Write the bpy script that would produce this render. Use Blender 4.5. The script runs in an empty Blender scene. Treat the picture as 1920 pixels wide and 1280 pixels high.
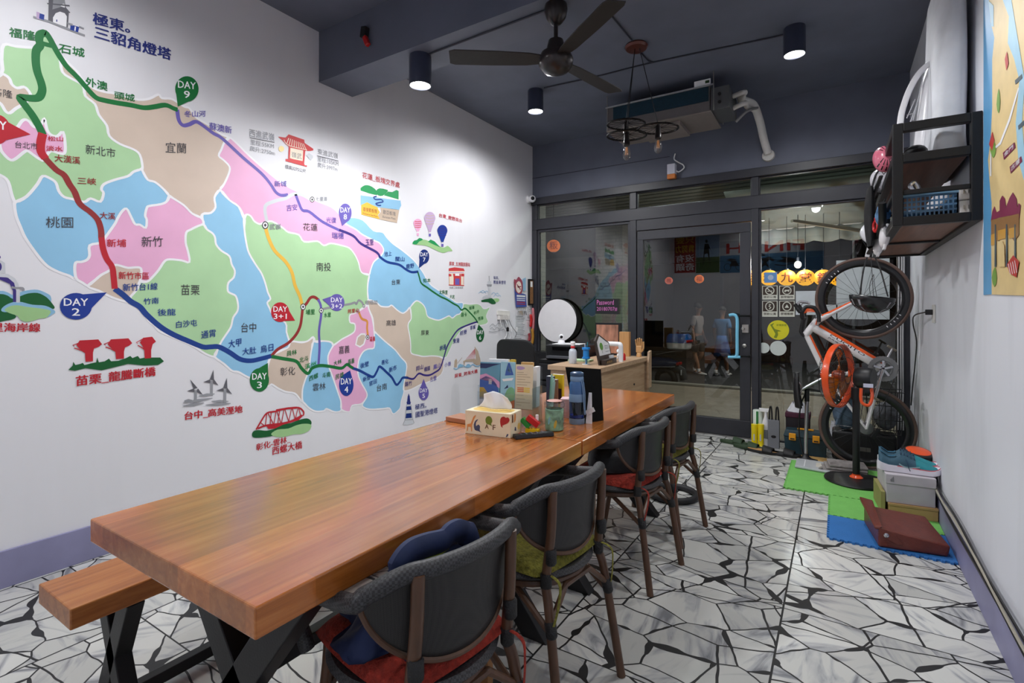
import bpy, bmesh, math, random
from mathutils import Vector, Matrix
from mathutils.geometry import tessellate_polygon
random.seed(7)
SC = bpy.context.scene
COL = SC.collection
PI = math.pi
# ------------------------------------------------------------------ camera
F, YAW, HY, CX, EYE = 960.0, math.radians(32.45), 583.0, 3.311, 1.30
cam_d = bpy.data.cameras.new('camera'); cam = bpy.data.objects.new('camera', cam_d); COL.objects.link(cam)
cam_d.sensor_width = 36.0; cam_d.lens = 36.0 * F / 1920.0
cam_d.shift_y = -(640.0 - HY) / 1920.0
cam_d.clip_start = 0.02
cam.location = (CX, 0, EYE); cam.rotation_euler = (PI / 2, 0, YAW)
SC.camera = cam
# ------------------------------------------------------------------ view, world (night sky)
SC.view_settings.view_transform = 'Standard'; SC.view_settings.look = 'None'
SC.view_settings.exposure = 0.0; SC.view_settings.gamma = 1.0
W = bpy.data.worlds.new('night_sky'); SC.world = W; W.use_nodes = True
W.node_tree.nodes['Background'].inputs[0].default_value = (0.10, 0.13, 0.2, 1)
W.node_tree.nodes['Background'].inputs[1].default_value = 0.05
try:
    SC.cycles.max_bounces = 10; SC.cycles.transparent_max_bounces = 24; SC.cycles.diffuse_bounces = 6
    SC.cycles.caustics_reflective = False; SC.cycles.caustics_refractive = False
    SC.cycles.sample_clamp_indirect = 6.0
except Exception:
    pass
LAMP_W = 138.0            # radiant power of one ceiling lamp
LAMP_COL = (0.98, 0.985, 1.0)
# ------------------------------------------------------------------ pixel -> point on a real plane
def ray(px, py):
    u = (px - 960) / F; v = -(py - HY) / F
    c, s = math.cos(YAW), math.sin(YAW)
    return Vector((c * u - s, s * u + c, v))
EYEP = Vector((CX, 0, EYE))
def ax(px, py, x): r = ray(px, py); return EYEP + r * ((x - CX) / r.x)
def ay(px, py, y): r = ray(px, py); return EYEP + r * (y / r.y)
def az(px, py, z): r = ray(px, py); return EYEP + r * ((z - EYE) / r.z)
# ------------------------------------------------------------------ materials
def lin(c):
    o = []
    for v in c[:3]:
        v = v / 255.0
        o.append(v / 12.92 if v <= 0.04045 else ((v + 0.055) / 1.055) ** 2.4)
    return (o[0], o[1], o[2], 1.0)
MATS = {}
def nodes_of(m):
    m.use_nodes = True
    nt = m.node_tree
    return nt, nt.nodes, nt.links, nt.nodes['Principled BSDF']
def M(name, rgb, rough=0.5, metal=0.0, var=0.06, scale=12.0, bump=0.0, bscale=60.0, coat=0.0, emit=0.0, spec=0.5, alpha=1.0, stretch=None):
    if name in MATS: return MATS[name]
    m = bpy.data.materials.new(name); nt, N, L, b = nodes_of(m)
    col = lin(rgb)
    tc = N.new('ShaderNodeTexCoord'); mp = N.new('ShaderNodeMapping')
    L.new(tc.outputs['Object'], mp.inputs[0])
    if stretch: mp.inputs['Scale'].default_value = stretch
    nz = N.new('ShaderNodeTexNoise'); nz.inputs['Scale'].default_value = scale; nz.inputs['Detail'].default_value = 4
    L.new(mp.outputs[0], nz.inputs['Vector'])
    rp = N.new('ShaderNodeValToRGB')
    rp.color_ramp.elements[0].position = 0.3; rp.color_ramp.elements[1].position = 0.7
    rp.color_ramp.elements[0].color = tuple(max(0, v * (1 - var)) for v in col[:3]) + (1,)
    rp.color_ramp.elements[1].color = tuple(min(1, v * (1 + var)) for v in col[:3]) + (1,)
    L.new(nz.outputs[0], rp.inputs[0]); L.new(rp.outputs[0], b.inputs['Base Color'])
    b.inputs['Roughness'].default_value = rough; b.inputs['Metallic'].default_value = metal
    b.inputs['Specular IOR Level'].default_value = spec
    if coat: b.inputs['Coat Weight'].default_value = coat; b.inputs['Coat Roughness'].default_value = 0.12
    if bump:
        n2 = N.new('ShaderNodeTexNoise'); n2.inputs['Scale'].default_value = bscale; n2.inputs['Detail'].default_value = 3
        L.new(mp.outputs[0], n2.inputs['Vector'])
        bp = N.new('ShaderNodeBump'); bp.inputs['Strength'].default_value = bump; bp.inputs['Distance'].default_value = 0.01
        L.new(n2.outputs[0], bp.inputs['Height']); L.new(bp.outputs[0], b.inputs['Normal'])
    if emit:
        L.new(rp.outputs[0], b.inputs['Emission Color']); b.inputs['Emission Strength'].default_value = emit
    MATS[name] = m
    return m
def glass_mat(name, tint=(0.8, 0.85, 0.85), f0=0.05, gain=0.8, rough=0.0):
    if name in MATS: return MATS[name]
    m = bpy.data.materials.new(name); nt, N, L, b = nodes_of(m); N.remove(b)
    out = N['Material Output']
    tr = N.new('ShaderNodeBsdfTransparent'); tr.inputs[0].default_value = tuple(tint) + (1,)
    gl = N.new('ShaderNodeBsdfGlossy'); gl.inputs['Roughness'].default_value = rough
    lw = N.new('ShaderNodeLayerWeight'); lw.inputs[0].default_value = 0.5
    pw = N.new('ShaderNodeMath'); pw.operation = 'POWER'; pw.inputs[1].default_value = 4.0
    L.new(lw.outputs['Facing'], pw.inputs[0])
    ma = N.new('ShaderNodeMath'); ma.operation = 'MULTIPLY_ADD'; ma.inputs[1].default_value = gain; ma.inputs[2].default_value = f0
    L.new(pw.outputs[0], ma.inputs[0])
    mx = N.new('ShaderNodeMixShader'); L.new(ma.outputs[0], mx.inputs[0]); L.new(tr.outputs[0], mx.inputs[1]); L.new(gl.outputs[0], mx.inputs[2])
    L.new(mx.outputs[0], out.inputs[0])
    MATS[name] = m
    return m
# ------------------------------------------------------------------ objects
def bottom_center(pts):
    xs = [p[0] for p in pts]; ys = [p[1] for p in pts]; zs = [p[2] for p in pts]
    return Vector(((min(xs) + max(xs)) / 2, (min(ys) + max(ys)) / 2, min(zs)))
def props(o, label=None, cat=None, group=None, kind=None):
    if label: o['label'] = label
    if cat: o['category'] = cat
    if group: o['group'] = group
    if kind: o['kind'] = kind
    return o
def thing(name, label, cat, loc=(0, 0, 0), rz=0.0, group=None):
    o = bpy.data.objects.new(name, None); COL.objects.link(o)
    o.empty_display_size = 0.05
    o.location = loc; o.rotation_euler = (0, 0, rz)
    return props(o, label, cat, group)
def to_local(o, p):
    """world point -> local of parent chain (location + z rotation only)"""
    chain = []
    while o is not None: chain.append(o); o = o.parent
    p = Vector(p)
    for q in reversed(chain):
        p = p - q.location
        a = -q.rotation_euler[2]
        if a: p = Vector((p.x * math.cos(a) - p.y * math.sin(a), p.x * math.sin(a) + p.y * math.cos(a), p.z))
    return p
def frame_of(t):
    t = Vector(t).normalized()
    u = Vector((0, 0, 1)) if abs(t.z) < 0.9 else Vector((1, 0, 0))
    n = t.cross(u).normalized(); return n, t.cross(n).normalized()
def smooth_path(pts, n=6, closed=False):
    P = [Vector(p) for p in pts]; out = []
    k = len(P); rng = range(k if closed else k - 1)
    for i in rng:
        if closed: a, b, c, d = P[(i - 1) % k], P[i], P[(i + 1) % k], P[(i + 2) % k]
        else: a, b, c, d = P[max(i - 1, 0)], P[i], P[i + 1], P[min(i + 2, k - 1)]
        for j in range(n):
            t = j / n; t2 = t * t; t3 = t2 * t
            out.append(0.5 * ((2 * b) + (c - a) * t + (2 * a - 5 * b + 4 * c - d) * t2 + (3 * b - a - 3 * c + d) * t3))
    if not closed: out.append(P[-1])
    return out
class MB:
    def __init__(s): s.v = []; s.f = []; s.mi = []; s.cur = 0
    def add(s, vs, fs):
        o = len(s.v); s.v += [Vector(p) for p in vs]
        for f in fs: s.f.append([i + o for i in f]); s.mi.append(s.cur)
        return s
    def m(s, i): s.cur = i; return s
    def box(s, c, d, rz=0.0, rx=0.0, ry=0.0):
        R = Matrix.Rotation(rz, 3, 'Z') @ Matrix.Rotation(ry, 3, 'Y') @ Matrix.Rotation(rx, 3, 'X')
        c = Vector(c)
        vs = [c + R @ Vector((sx * d[0] / 2, sy * d[1] / 2, sz * d[2] / 2)) for sx in (-1, 1) for sy in (-1, 1) for sz in (-1, 1)]
        return s.add(vs, [(0, 1, 3, 2), (4, 6, 7, 5), (0, 4, 5, 1), (2, 3, 7, 6), (0, 2, 6, 4), (1, 5, 7, 3)])
    def bx(s, a, b):
        a = Vector(a); b = Vector(b); return s.box((a + b) / 2, [abs(b[i] - a[i]) for i in range(3)])
    def hexa(s, p):   # 8 points: bottom 4 ccw, top 4 ccw
        return s.add(p, [(3, 2, 1, 0), (4, 5, 6, 7), (0, 1, 5, 4), (1, 2, 6, 5), (2, 3, 7, 6), (3, 0, 4, 7)])
    def rings(s, R, cap=True, closed=False):
        n = len(R[0]); vs = [p for r in R for p in r]; fs = []
        m = len(R)
        for i in range(m if closed else m - 1):
            a = i * n; b = ((i + 1) % m) * n
            for j in range(n): k = (j + 1) % n; fs.append((a + j, a + k, b + k, b + j))
        if cap and not closed: fs.append(tuple(range(n - 1, -1, -1))); fs.append(tuple((m - 1) * n + j for j in range(n)))
        return s.add(vs, fs)
    def tube(s, pts, r, seg=8, closed=False, flat=1.0):
        P = [Vector(p) for p in pts]; R = []; k = len(P); n0 = None
        for i, p in enumerate(P):
            if closed: t = P[(i + 1) % k] - P[i - 1]
            else: t = P[min(i + 1, k - 1)] - P[max(i - 1, 0)]
            t = t.normalized() if t.length > 1e-9 else Vector((0, 0, 1))
            if n0 is None: n0 = frame_of(t)[0]
            n0 = (n0 - t * n0.dot(t)); n0 = n0.normalized() if n0.length > 1e-6 else frame_of(t)[0]
            b = t.cross(n0); rr = r[i] if isinstance(r, (list, tuple)) else r
            R.append([p + n0 * (rr * math.cos(2 * PI * j / seg)) + b * (rr * flat * math.sin(2 * PI * j / seg)) for j in range(seg)])
        return s.rings(R, closed=closed)
    def lathe(s, prof, c=(0, 0, 0), axis=(0, 0, 1), seg=24, cap=True):
        a = Vector(axis).normalized(); n, b = frame_of(a); c = Vector(c)
        return s.rings([[c + a * h + n * (r * math.cos(2 * PI * j / seg)) + b * (r * math.sin(2 * PI * j / seg)) for j in range(seg)] for r, h in prof], cap=cap)
    def cyl(s, a, b, r, seg=16):
        a = Vector(a); b = Vector(b); return s.lathe([(r, 0), (r, (b - a).length)], a, b - a, seg)
    def torus(s, c, axis, R, r, seg=40, k=8, flat=1.0):
        a = Vector(axis).normalized(); n, b = frame_of(a); c = Vector(c); RR = []
        for i in range(seg):
            t = 2 * PI * i / seg; d = n * math.cos(t) + b * math.sin(t)
            RR.append([c + d * (R + r * math.cos(2 * PI * j / k)) + a * (r * flat * math.sin(2 * PI * j / k)) for j in range(k)])
        return s.rings(RR, closed=True)
    def ell(s, c, r, seg=16, st=10, rz=0.0, rx=0.0, ry=0.0, z0=-1.0, z1=1.0):
        R = Matrix.Rotation(rz, 3, 'Z') @ Matrix.Rotation(ry, 3, 'Y') @ Matrix.Rotation(rx, 3, 'X'); c = Vector(c)
        if isinstance(r, (int, float)): r = (r, r, r)
        rr = []
        t0 = math.asin(max(-.999, z0)); t1 = math.asin(min(.999, z1))
        for i in range(st + 1):
            t = t0 + (t1 - t0) * i / st; q = math.cos(t); h = math.sin(t)
            rr.append([c + R @ Vector((r[0] * q * math.cos(2 * PI * j / seg), r[1] * q * math.sin(2 * PI * j / seg), r[2] * h)) for j in range(seg)])
        return s.rings(rr)
    def prism(s, poly, d):      # planar polygon (3D points) extruded by vector d
        n = len(poly); d = Vector(d); P = [Vector(p) for p in poly]
        tri = tessellate_polygon([P])
        s.add(P + [p + d for p in P], [tuple(t) for t in tri] + [tuple(n + i for i in reversed(t)) for t in tri] + [(i, (i + 1) % n, n + (i + 1) % n, n + i) for i in range(n)])
        return s
    def fill(s, poly):
        P = [Vector(p) for p in poly]
        return s.add(P, [tuple(t) for t in tessellate_polygon([P])])
    def ribbon(s, pts, w, nrm, closed=False):
        P = [Vector(p) for p in pts]; nrm = Vector(nrm); vs = []; k = len(P)
        for i, p in enumerate(P):
            if closed: t = P[(i + 1) % k] - P[i - 1]
            else: t = P[min(i + 1, k - 1)] - P[max(i - 1, 0)]
            sd = nrm.cross(t); sd = sd.normalized() if sd.length > 1e-9 else Vector((0, 0, 1))
            ww = w[i] if isinstance(w, (list, tuple)) else w
            vs += [p + sd * ww / 2, p - sd * ww / 2]
        fs = [(2 * i, 2 * i + 1, 2 * ((i + 1) % k) + 1, 2 * ((i + 1) % k)) for i in range(k if closed else k - 1)]
        return s.add(vs, fs)
    def grid(s, fn, nu, nv, thick=0.0):
        P = [[Vector(fn(i / nu, j / nv)) for j in range(nv + 1)] for i in range(nu + 1)]
        vs = [p for r in P for p in r]; w = nv + 1
        return s.add(vs, [(i * w + j, (i + 1) * w + j, (i + 1) * w + j + 1, i * w + j + 1) for i in range(nu) for j in range(nv)])
    def build(s, name, mats, parent=None, world=True, bevel=0.0, smooth=False, solid=0.0, sub=0, label=None, cat=None, group=None, kind=None, seg=2, ang=40):
        me = bpy.data.meshes.new(name)
        if parent is None: org = bottom_center(s.v); vs = [p - org for p in s.v]
        elif world: org = None; vs = [to_local(parent, p) for p in s.v]
        else: org = None; vs = s.v
        me.from_pydata([tuple(p) for p in vs], [], s.f)
        if not isinstance(mats, (list, tuple)): mats = [mats]
        for m_ in mats: me.materials.append(m_)
        if len(mats) > 1:
            for p, i in zip(me.polygons, s.mi): p.material_index = i
        me.validate(); me.update()
        bm = bmesh.new(); bm.from_mesh(me); bmesh.ops.recalc_face_normals(bm, faces=bm.faces); bm.to_mesh(me); bm.free()
        if smooth:
            for p in me.polygons: p.use_smooth = True
            try: me.set_sharp_from_angle(angle=math.radians(ang))
            except Exception: pass
        o = bpy.data.objects.new(name, me); COL.objects.link(o)
        if parent is not None: o.parent = parent
        else: o.location = org
        if solid: md = o.modifiers.new('solid', 'SOLIDIFY'); md.thickness = solid; md.offset = 0
        if bevel: md = o.modifiers.new('bevel', 'BEVEL'); md.width = bevel; md.segments = seg; md.limit_method = 'ANGLE'; md.angle_limit = math.radians(35)
        if sub: md = o.modifiers.new('sub', 'SUBSURF'); md.levels = sub; md.render_levels = sub
        return props(o, label, cat, group, kind)
def kids(o): return [c for c in bpy.data.objects if c.parent == o]
def dup(o, loc=None, rz=None, label=None, group=None, parent=None, top=True):
    ch = kids(o)
    c = o.copy(); COL.objects.link(c)
    if parent is not None: c.parent = parent
    if top:
        if loc is not None: c.location = loc
        if rz is not None: c.rotation_euler = (0, 0, rz)
        if label: c['label'] = label
        if group: c['group'] = group
    for k in ch: dup(k, parent=c, top=False)
    return c
# ------------------------------------------------------------------ lettering
TXT = {}
def text_geo(body, bold=0.0):
    key = (body, bold)
    if key in TXT: return TXT[key]
    c = bpy.data.curves.new('txt', 'FONT'); c.body = body; c.resolution_u = 2; c.offset = bold
    o = bpy.data.objects.new('txt', c); COL.objects.link(o)
    dg = bpy.context.evaluated_depsgraph_get(); dg.update()
    me = bpy.data.meshes.new_from_object(o.evaluated_get(dg))
    vs = [v.co.copy() for v in me.vertices]; fs = [tuple(p.vertices) for p in me.polygons]
    bpy.data.objects.remove(o); bpy.data.curves.remove(c); bpy.data.meshes.remove(me)
    if not vs: TXT[key] = ([], []); return TXT[key]
    x0 = min(v.x for v in vs); x1 = max(v.x for v in vs); y0 = min(v.y for v in vs); y1 = max(v.y for v in vs)
    TXT[key] = ([((v.x - x0) / max(1e-6, x1 - x0), (v.y - y0) / max(1e-6, y1 - y0)) for v in vs], fs)
    return TXT[key]
def put_text(mb, body, bl, br, tl, bold=0.012):
    vs, fs = text_geo(body, 0.0)
    bl = Vector(bl); br = Vector(br); tl = Vector(tl); U = br - bl; V = tl - bl
    n = U.cross(V).normalized(); s = V.length * bold * 1.1 / max(1e-6, U.length)
    # brush weight: the same strokes laid down a few times, each a hair to the side and above
    for k, (a, b) in enumerate(((0, 0), (s, 0), (-s, 0), (0, bold * 1.1)) if bold > 0.005 else ((0, 0),)):
        mb.add([bl + U * (u + a) + V * (v + b) + n * (k * 6e-5) for u, v in vs], fs)
    return mb
# ------------------------------------------------------------------ room dimensions
RW, RD, RH, RB = 3.85, 5.70, 3.41, -0.97
# ------------------------------------------------------------------ ceiling lamps
m_navy = M('navy_paint', (97, 102, 117), 0.55, var=0.10, scale=3.0, bump=0.05, bscale=9)
m_house = M('lamp_housing', (52, 57, 76), 0.35)
m_lens = M('lamp_lens', (255, 253, 248), 0.4, var=0.0, emit=22.0)
LAMPS = [(0.92, 2.60, 3.03), (0.87, 4.26, RH), (3.04, 4.35, RH), (3.04, 2.60, 3.03),
         (0.92, 0.75, RH), (3.04, 0.75, RH), (1.95, -0.55, RH)]
LAMPLBL = ['navy can downlight under the ceiling beam, nearest to the painted map wall', 'navy can downlight on the ceiling near the front corner of the painted map wall',
           'navy can downlight on the ceiling above the wall shelf side, right of the air conditioner', 'navy can downlight under the beam on the shelf side of the room',
           'navy can downlight above the near end of the painted map', 'navy can downlight above the near end of the shelf wall', 'navy can downlight above the rear of the room']
LAMPK = [1.0, 1.05, .62, .42, .60, .18, .48]
for (x, y, z), lb, lk in zip(LAMPS, LAMPLBL, LAMPK):
    t = thing('ceiling_downlight', lb, 'ceiling light', (x, y, z), 0, 'can downlights on the ceiling')
    MB().lathe([(0.072, 0), (0.075, -0.012), (0.075, -0.20), (0.069, -0.203), (0.066, -0.19)], (x, y, z), seg=32, cap=False).add([], []).build('lamp_housing', m_house, t, smooth=True)
    MB().lathe([(0.0665, -0.192), (0.05, -0.200), (0.0, -0.203)], (x, y, z), seg=32, cap=False).build('lamp_lens', m_lens, t, smooth=True, label='glowing white lens')
    L_ = bpy.data.lights.new('lamp_light', 'SPOT'); L_.energy = LAMP_W * lk; L_.color = LAMP_COL; L_.spot_size = math.radians(174); L_.spot_blend = 0.7; L_.shadow_soft_size = 0.055
    lo = bpy.data.objects.new('lamp_light', L_); COL.objects.link(lo); lo.parent = t; lo.location = (0, 0, -0.21)
# ------------------------------------------------------------------ surfaces
def wall_mat(name, rgb, streak):
    m = bpy.data.materials.new(name); nt, N, L, b = nodes_of(m)
    tc = N.new('ShaderNodeTexCoord'); mp = N.new('ShaderNodeMapping'); mp.inputs['Scale'].default_value = (2.6, 2.6, 0.45)
    L.new(tc.outputs['Object'], mp.inputs[0])
    nz = N.new('ShaderNodeTexNoise'); nz.inputs['Scale'].default_value = 1.6; nz.inputs['Detail'].default_value = 5; L.new(mp.outputs[0], nz.inputs['Vector'])
    rp = N.new('ShaderNodeValToRGB'); rp.color_ramp.elements[0].position = 0.30; rp.color_ramp.elements[1].position = 0.52
    c = lin(rgb); rp.color_ramp.elements[0].color = tuple(v * (1 - streak) for v in c[:3]) + (1,); rp.color_ramp.elements[1].color = c
    L.new(nz.outputs[0], rp.inputs[0]); L.new(rp.outputs[0], b.inputs['Base Color'])
    b.inputs['Roughness'].default_value = 0.6
    n2 = N.new('ShaderNodeTexNoise'); n2.inputs['Scale'].default_value = 2.2; L.new(tc.outputs['Object'], n2.inputs['Vector'])
    bp = N.new('ShaderNodeBump'); bp.inputs['Strength'].default_value = 0.12; bp.inputs['Distance'].default_value = 0.02
    L.new(n2.outputs[0], bp.inputs['Height']); L.new(bp.outputs[0], b.inputs['Normal'])
    return m
m_wall = wall_mat('white_wall_paint', (232, 232, 237), 0.03)
m_wallr = wall_mat('scuffed_white_wall_paint', (226, 228, 235), 0.09)
def floor_mat():
    m = bpy.data.materials.new('crazy_marble_floor'); nt, N, L, b = nodes_of(m)
    def math_(op, a=None, b_=None, v=None):
        n = N.new('ShaderNodeMath'); n.operation = op
        for i, q in enumerate((a, b_)):
            if q is None: continue
            if isinstance(q, (int, float)): n.inputs[i].default_value = q
            else: L.new(q, n.inputs[i])
        return n.outputs[0]
    tc = N.new('ShaderNodeTexCoord'); sp = N.new('ShaderNodeSeparateXYZ'); L.new(tc.outputs['Object'], sp.inputs[0])
    # long straight joints between cast slabs
    def lines(o, off, step, w):
        q = math_('ADD', o, off); q = math_('DIVIDE', q, step); fr = math_('FRACT', q); d = math_('ABSOLUTE', math_('SUBTRACT', fr, 0.5)); return math_('LESS_THAN', math_('SUBTRACT', 0.5, d), w / step)
    # object origin = slab centre in x,y ; shift to room coordinates
    X0, Y0 = RW / 2, (RD + RB) / 2
    lx = lines(sp.outputs[0], X0 - 3.11 + 7.7, 0.77, 0.004); ly = lines(sp.outputs[1], Y0 - 0.99 + 7.7, 0.77, 0.003)
    sx = math_('FLOOR', math_('DIVIDE', math_('ADD', sp.outputs[0], X0 - 3.11 + 7.7), 0.77))
    sy = math_('FLOOR', math_('DIVIDE', math_('ADD', sp.outputs[1], Y0 - 0.99 + 7.7), 0.77))
    # warp a little, shift each slab so the pieces break at the joints, stretch
    wn = N.new('ShaderNodeTexNoise'); wn.inputs['Scale'].default_value = 5.0; L.new(tc.outputs['Object'], wn.inputs['Vector'])
    cb = N.new('ShaderNodeCombineXYZ'); L.new(math_('MULTIPLY', sx, 3.37), cb.inputs[0]); L.new(math_('MULTIPLY', sy, 5.71), cb.inputs[1])
    va = N.new('ShaderNodeVectorMath'); va.operation = 'ADD'; L.new(tc.outputs['Object'], va.inputs[0]); L.new(cb.outputs[0], va.inputs[1])
    vm = N.new('ShaderNodeVectorMath'); vm.operation = 'MULTIPLY_ADD'; L.new(wn.outputs['Color'], vm.inputs[0]); vm.inputs[1].default_value = (0.05, 0.05, 0); L.new(va.outputs[0], vm.inputs[2])
    mp = N.new('ShaderNodeMapping'); mp.inputs['Scale'].default_value = (4.0, 5.8, 0.0); mp.inputs['Rotation'].default_value = (0, 0, 0.12); L.new(vm.outputs[0], mp.inputs[0])
    ve = N.new('ShaderNodeTexVoronoi'); ve.feature = 'DISTANCE_TO_EDGE'; ve.voronoi_dimensions = '2D'; ve.inputs['Scale'].default_value = 1.0; L.new(mp.outputs[0], ve.inputs['Vector'])
    vc = N.new('ShaderNodeTexVoronoi'); vc.feature = 'F1'; vc.voronoi_dimensions = '2D'; vc.inputs['Scale'].default_value = 1.0; L.new(mp.outputs[0], vc.inputs['Vector'])
    gw = N.new('ShaderNodeTexNoise'); gw.inputs['Scale'].default_value = 7.0; gw.inputs['Detail'].default_value = 1; L.new(tc.outputs['Object'], gw.inputs['Vector'])
    gwid = math_('MAXIMUM', math_('MULTIPLY', math_('SUBTRACT', gw.outputs[0], 0.50), 0.50), 0.017)
    g1 = math_('LESS_THAN', ve.outputs['Distance'], gwid)
    # a second, coarser break-up cuts some pieces into shards
    mp2 = N.new('ShaderNodeMapping'); mp2.inputs['Scale'].default_value = (1.7, 2.6, 0.0); mp2.inputs['Location'].default_value = (3.1, 7.7, 0); mp2.inputs['Rotation'].default_value = (0, 0, -0.45); L.new(vm.outputs[0], mp2.inputs[0])
    v2 = N.new('ShaderNodeTexVoronoi'); v2.feature = 'DISTANCE_TO_EDGE'; v2.voronoi_dimensions = '2D'; v2.inputs['Scale'].default_value = 1.0; L.new(mp2.outputs[0], v2.inputs['Vector'])
    g2 = math_('LESS_THAN', v2.outputs['Distance'], 0.009)
    gr = math_('MAXIMUM', math_('MAXIMUM', g1, g2), math_('MAXIMUM', lx, ly))
    # marble: per-piece tone and veins
    sc = N.new('ShaderNodeSeparateColor'); L.new(vc.outputs['Color'], sc.inputs[0])
    vr = N.new('ShaderNodeVectorRotate'); vr.rotation_type = 'Z_AXIS'; L.new(va.outputs[0], vr.inputs['Vector']); L.new(math_('MULTIPLY', sc.outputs[0], 6.28), vr.inputs['Angle'])
    ms = N.new('ShaderNodeMapping'); ms.inputs['Scale'].default_value = (5, 20, 1); L.new(vr.outputs[0], ms.inputs[0])
    vn = N.new('ShaderNodeTexNoise'); vn.inputs['Scale'].default_value = 0.7; vn.inputs['Detail'].default_value = 6; vn.inputs['Distortion'].default_value = 0.9; L.new(ms.outputs[0], vn.inputs['Vector'])
    rp = N.new('ShaderNodeValToRGB'); e = rp.color_ramp.elements
    e[0].position = 0.31; e[0].color = lin((140, 142, 146)); e[1].position = 0.50; e[1].color = lin((214, 214, 209))
    e.new(0.41).color = lin((192, 193, 193))
    L.new(vn.outputs[0], rp.inputs[0])
    tone = math_('MULTIPLY_ADD', sc.outputs[1], 0.30); tone.node.inputs[2].default_value = 0.72
    mt = N.new('ShaderNodeVectorMath'); mt.operation = 'SCALE'; L.new(rp.outputs[0], mt.inputs[0]); L.new(tone, mt.inputs['Scale'])
    mx = N.new('ShaderNodeMix'); mx.data_type = 'RGBA'; L.new(gr, mx.inputs[0]); L.new(mt.outputs[0], mx.inputs[6]); mx.inputs[7].default_value = lin((30, 30, 31))
    L.new(mx.outputs[2], b.inputs['Base Color'])
    rr = math_('MULTIPLY_ADD', gr, 0.25); rr.node.inputs[2].default_value = 0.22; L.new(rr, b.inputs['Roughness'])
    b.inputs['Specular IOR Level'].default_value = 0.45
    return m
m_floor = floor_mat()
T = 0.12
MB().bx((0, RB, -0.1), (RW, RD, 0)).build('floor', m_floor, kind='structure')
# the floor's shader reads the slab centre as origin: keep origin at the centre in x and y (bottom centre is)
MB().bx((-T, RB - T, RH), (RW + T, RD + T, RH + 0.1)).build('ceiling', m_navy, kind='structure')
MB().bx((-T, RB, -0.1), (0, RD, RH)).build('wall_left', m_wall, kind='structure')
MB().bx((RW, RB, -0.1), (RW + T, RD, RH)).build('wall_right', m_wallr, kind='structure')
MB().bx((-T, RB - T, -0.1), (RW + T, RB, RH)).build('wall_back', m_wall, kind='structure')
MB().bx((0, RD, 2.74), (RW, RD + T, RH)).build('wall_front', m_navy, kind='structure')
MB().bx((0, 2.485, 3.03), (RW, 2.80, RH)).build('trim_1', m_navy, kind='structure')
m_base = M('lavender_baseboard', (139, 138, 172), 0.5, var=0.10, scale=5)
MB().bx((0, RB, 0), (0.014, RD - .1, 0.176)).build('baseboard_left', m_base, kind='structure', bevel=0.003)
MB().bx((RW - 0.016, RB, 0), (RW, RD - .1, 0.165)).build('baseboard_right', m_base, kind='structure', bevel=0.003)
# thin joint strip on the header wall
MB().bx((0, RD - 0.006, 3.0), (1.75, RD, 3.006)).build('trim_2', M('navy_joint', (48, 52, 66), .5), kind='structure')
# ------------------------------------------------------------------ shop front
m_fr = M('charcoal_frame', (46, 47, 54), 0.42, var=0.06)
m_pane = glass_mat('shop_glass', (0.64, 0.67, 0.67), 0.08, 0.7)
y0, y1 = RD - 0.02, RD + 0.07
MB().bx((0, y0 - .02, 2.655), (RW, y1, 2.74)).build('trim_3', m_fr, kind='structure', bevel=.004)
MB().bx((0, y0, 2.335), (RW, y1, 2.465)).build('trim_4', m_fr, kind='structure', bevel=.004)
for n, (a, b_) in enumerate(((0.0, 0.07), (1.30, 1.375), (2.575, 2.64), (3.78, 3.85))):
    MB().bx((a, y0, 0), (b_, y1, 2.335)).bx((a, y0, 2.465), (b_, y1, 2.655)).build('trim_%d' % (5 + n), m_fr, kind='structure', bevel=.004)
def window(n, x0, x1, z0, z1, fw):
    f = MB()
    for a, b_ in (((x0, z0), (x1, z0 + fw)), ((x0, z1 - fw), (x1, z1)), ((x0, z0 + fw), (x0 + fw, z1 - fw)), ((x1 - fw, z0 + fw), (x1, z1 - fw))):
        f.bx((a[0], RD, a[1]), (b_[0], RD + 0.045, b_[1]))
    w = f.build('window_%d' % n, m_fr, kind='structure', bevel=.003)
    MB().bx((x0 + fw, RD + .018, z0 + fw), (x1 - fw, RD + .024, z1 - fw)).build('pane', m_pane, w)
window(1, 0.07, 1.30, 0.0, 2.335, 0.03)
window(2, 0.07, 1.30, 2.465, 2.655, 0.012)
window(3, 1.375, 2.575, 2.465, 2.655, 0.012)
window(4, 2.64, 3.78, 2.465, 2.655, 0.012)
window(5, 2.64, 3.78, 0.0, 2.335, 0.02)
# door leaf
f = MB()
f.bx((1.385, RD - .015, .012), (2.565, RD + .04, .18)).bx((1.385, RD - .015, 2.105), (2.565, RD + .04, 2.205)).bx((1.385, RD - .015, .18), (1.455, RD + .04, 2.105)).bx((2.465, RD - .015, .18), (2.565, RD + .04, 2.105))
door = f.build('door_1', m_fr, kind='structure', bevel=.004)
MB().bx((1.455, RD + .01, .18), (2.465, RD + .016, 2.105)).build('pane', m_pane, door)
MB().bx((1.375, RD - .01, 2.215), (2.575, RD + .05, 2.335)).build('trim_9', m_fr, kind='structure', bevel=.003)
MB().bx((1.375, RD - .03, 0.0), (2.575, RD + .06, .010)).build('trim_10', M('steel_threshold', (140, 140, 140), .35, metal=.8), kind='structure')
m_sky = M('sky_blue_grip_tape', (120, 196, 228), .55, bump=.4, bscale=160)
hz = [ay(1382, 592, RD - .10), ay(1384, 668, RD - .10)]
hx = hz[0].x
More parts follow.
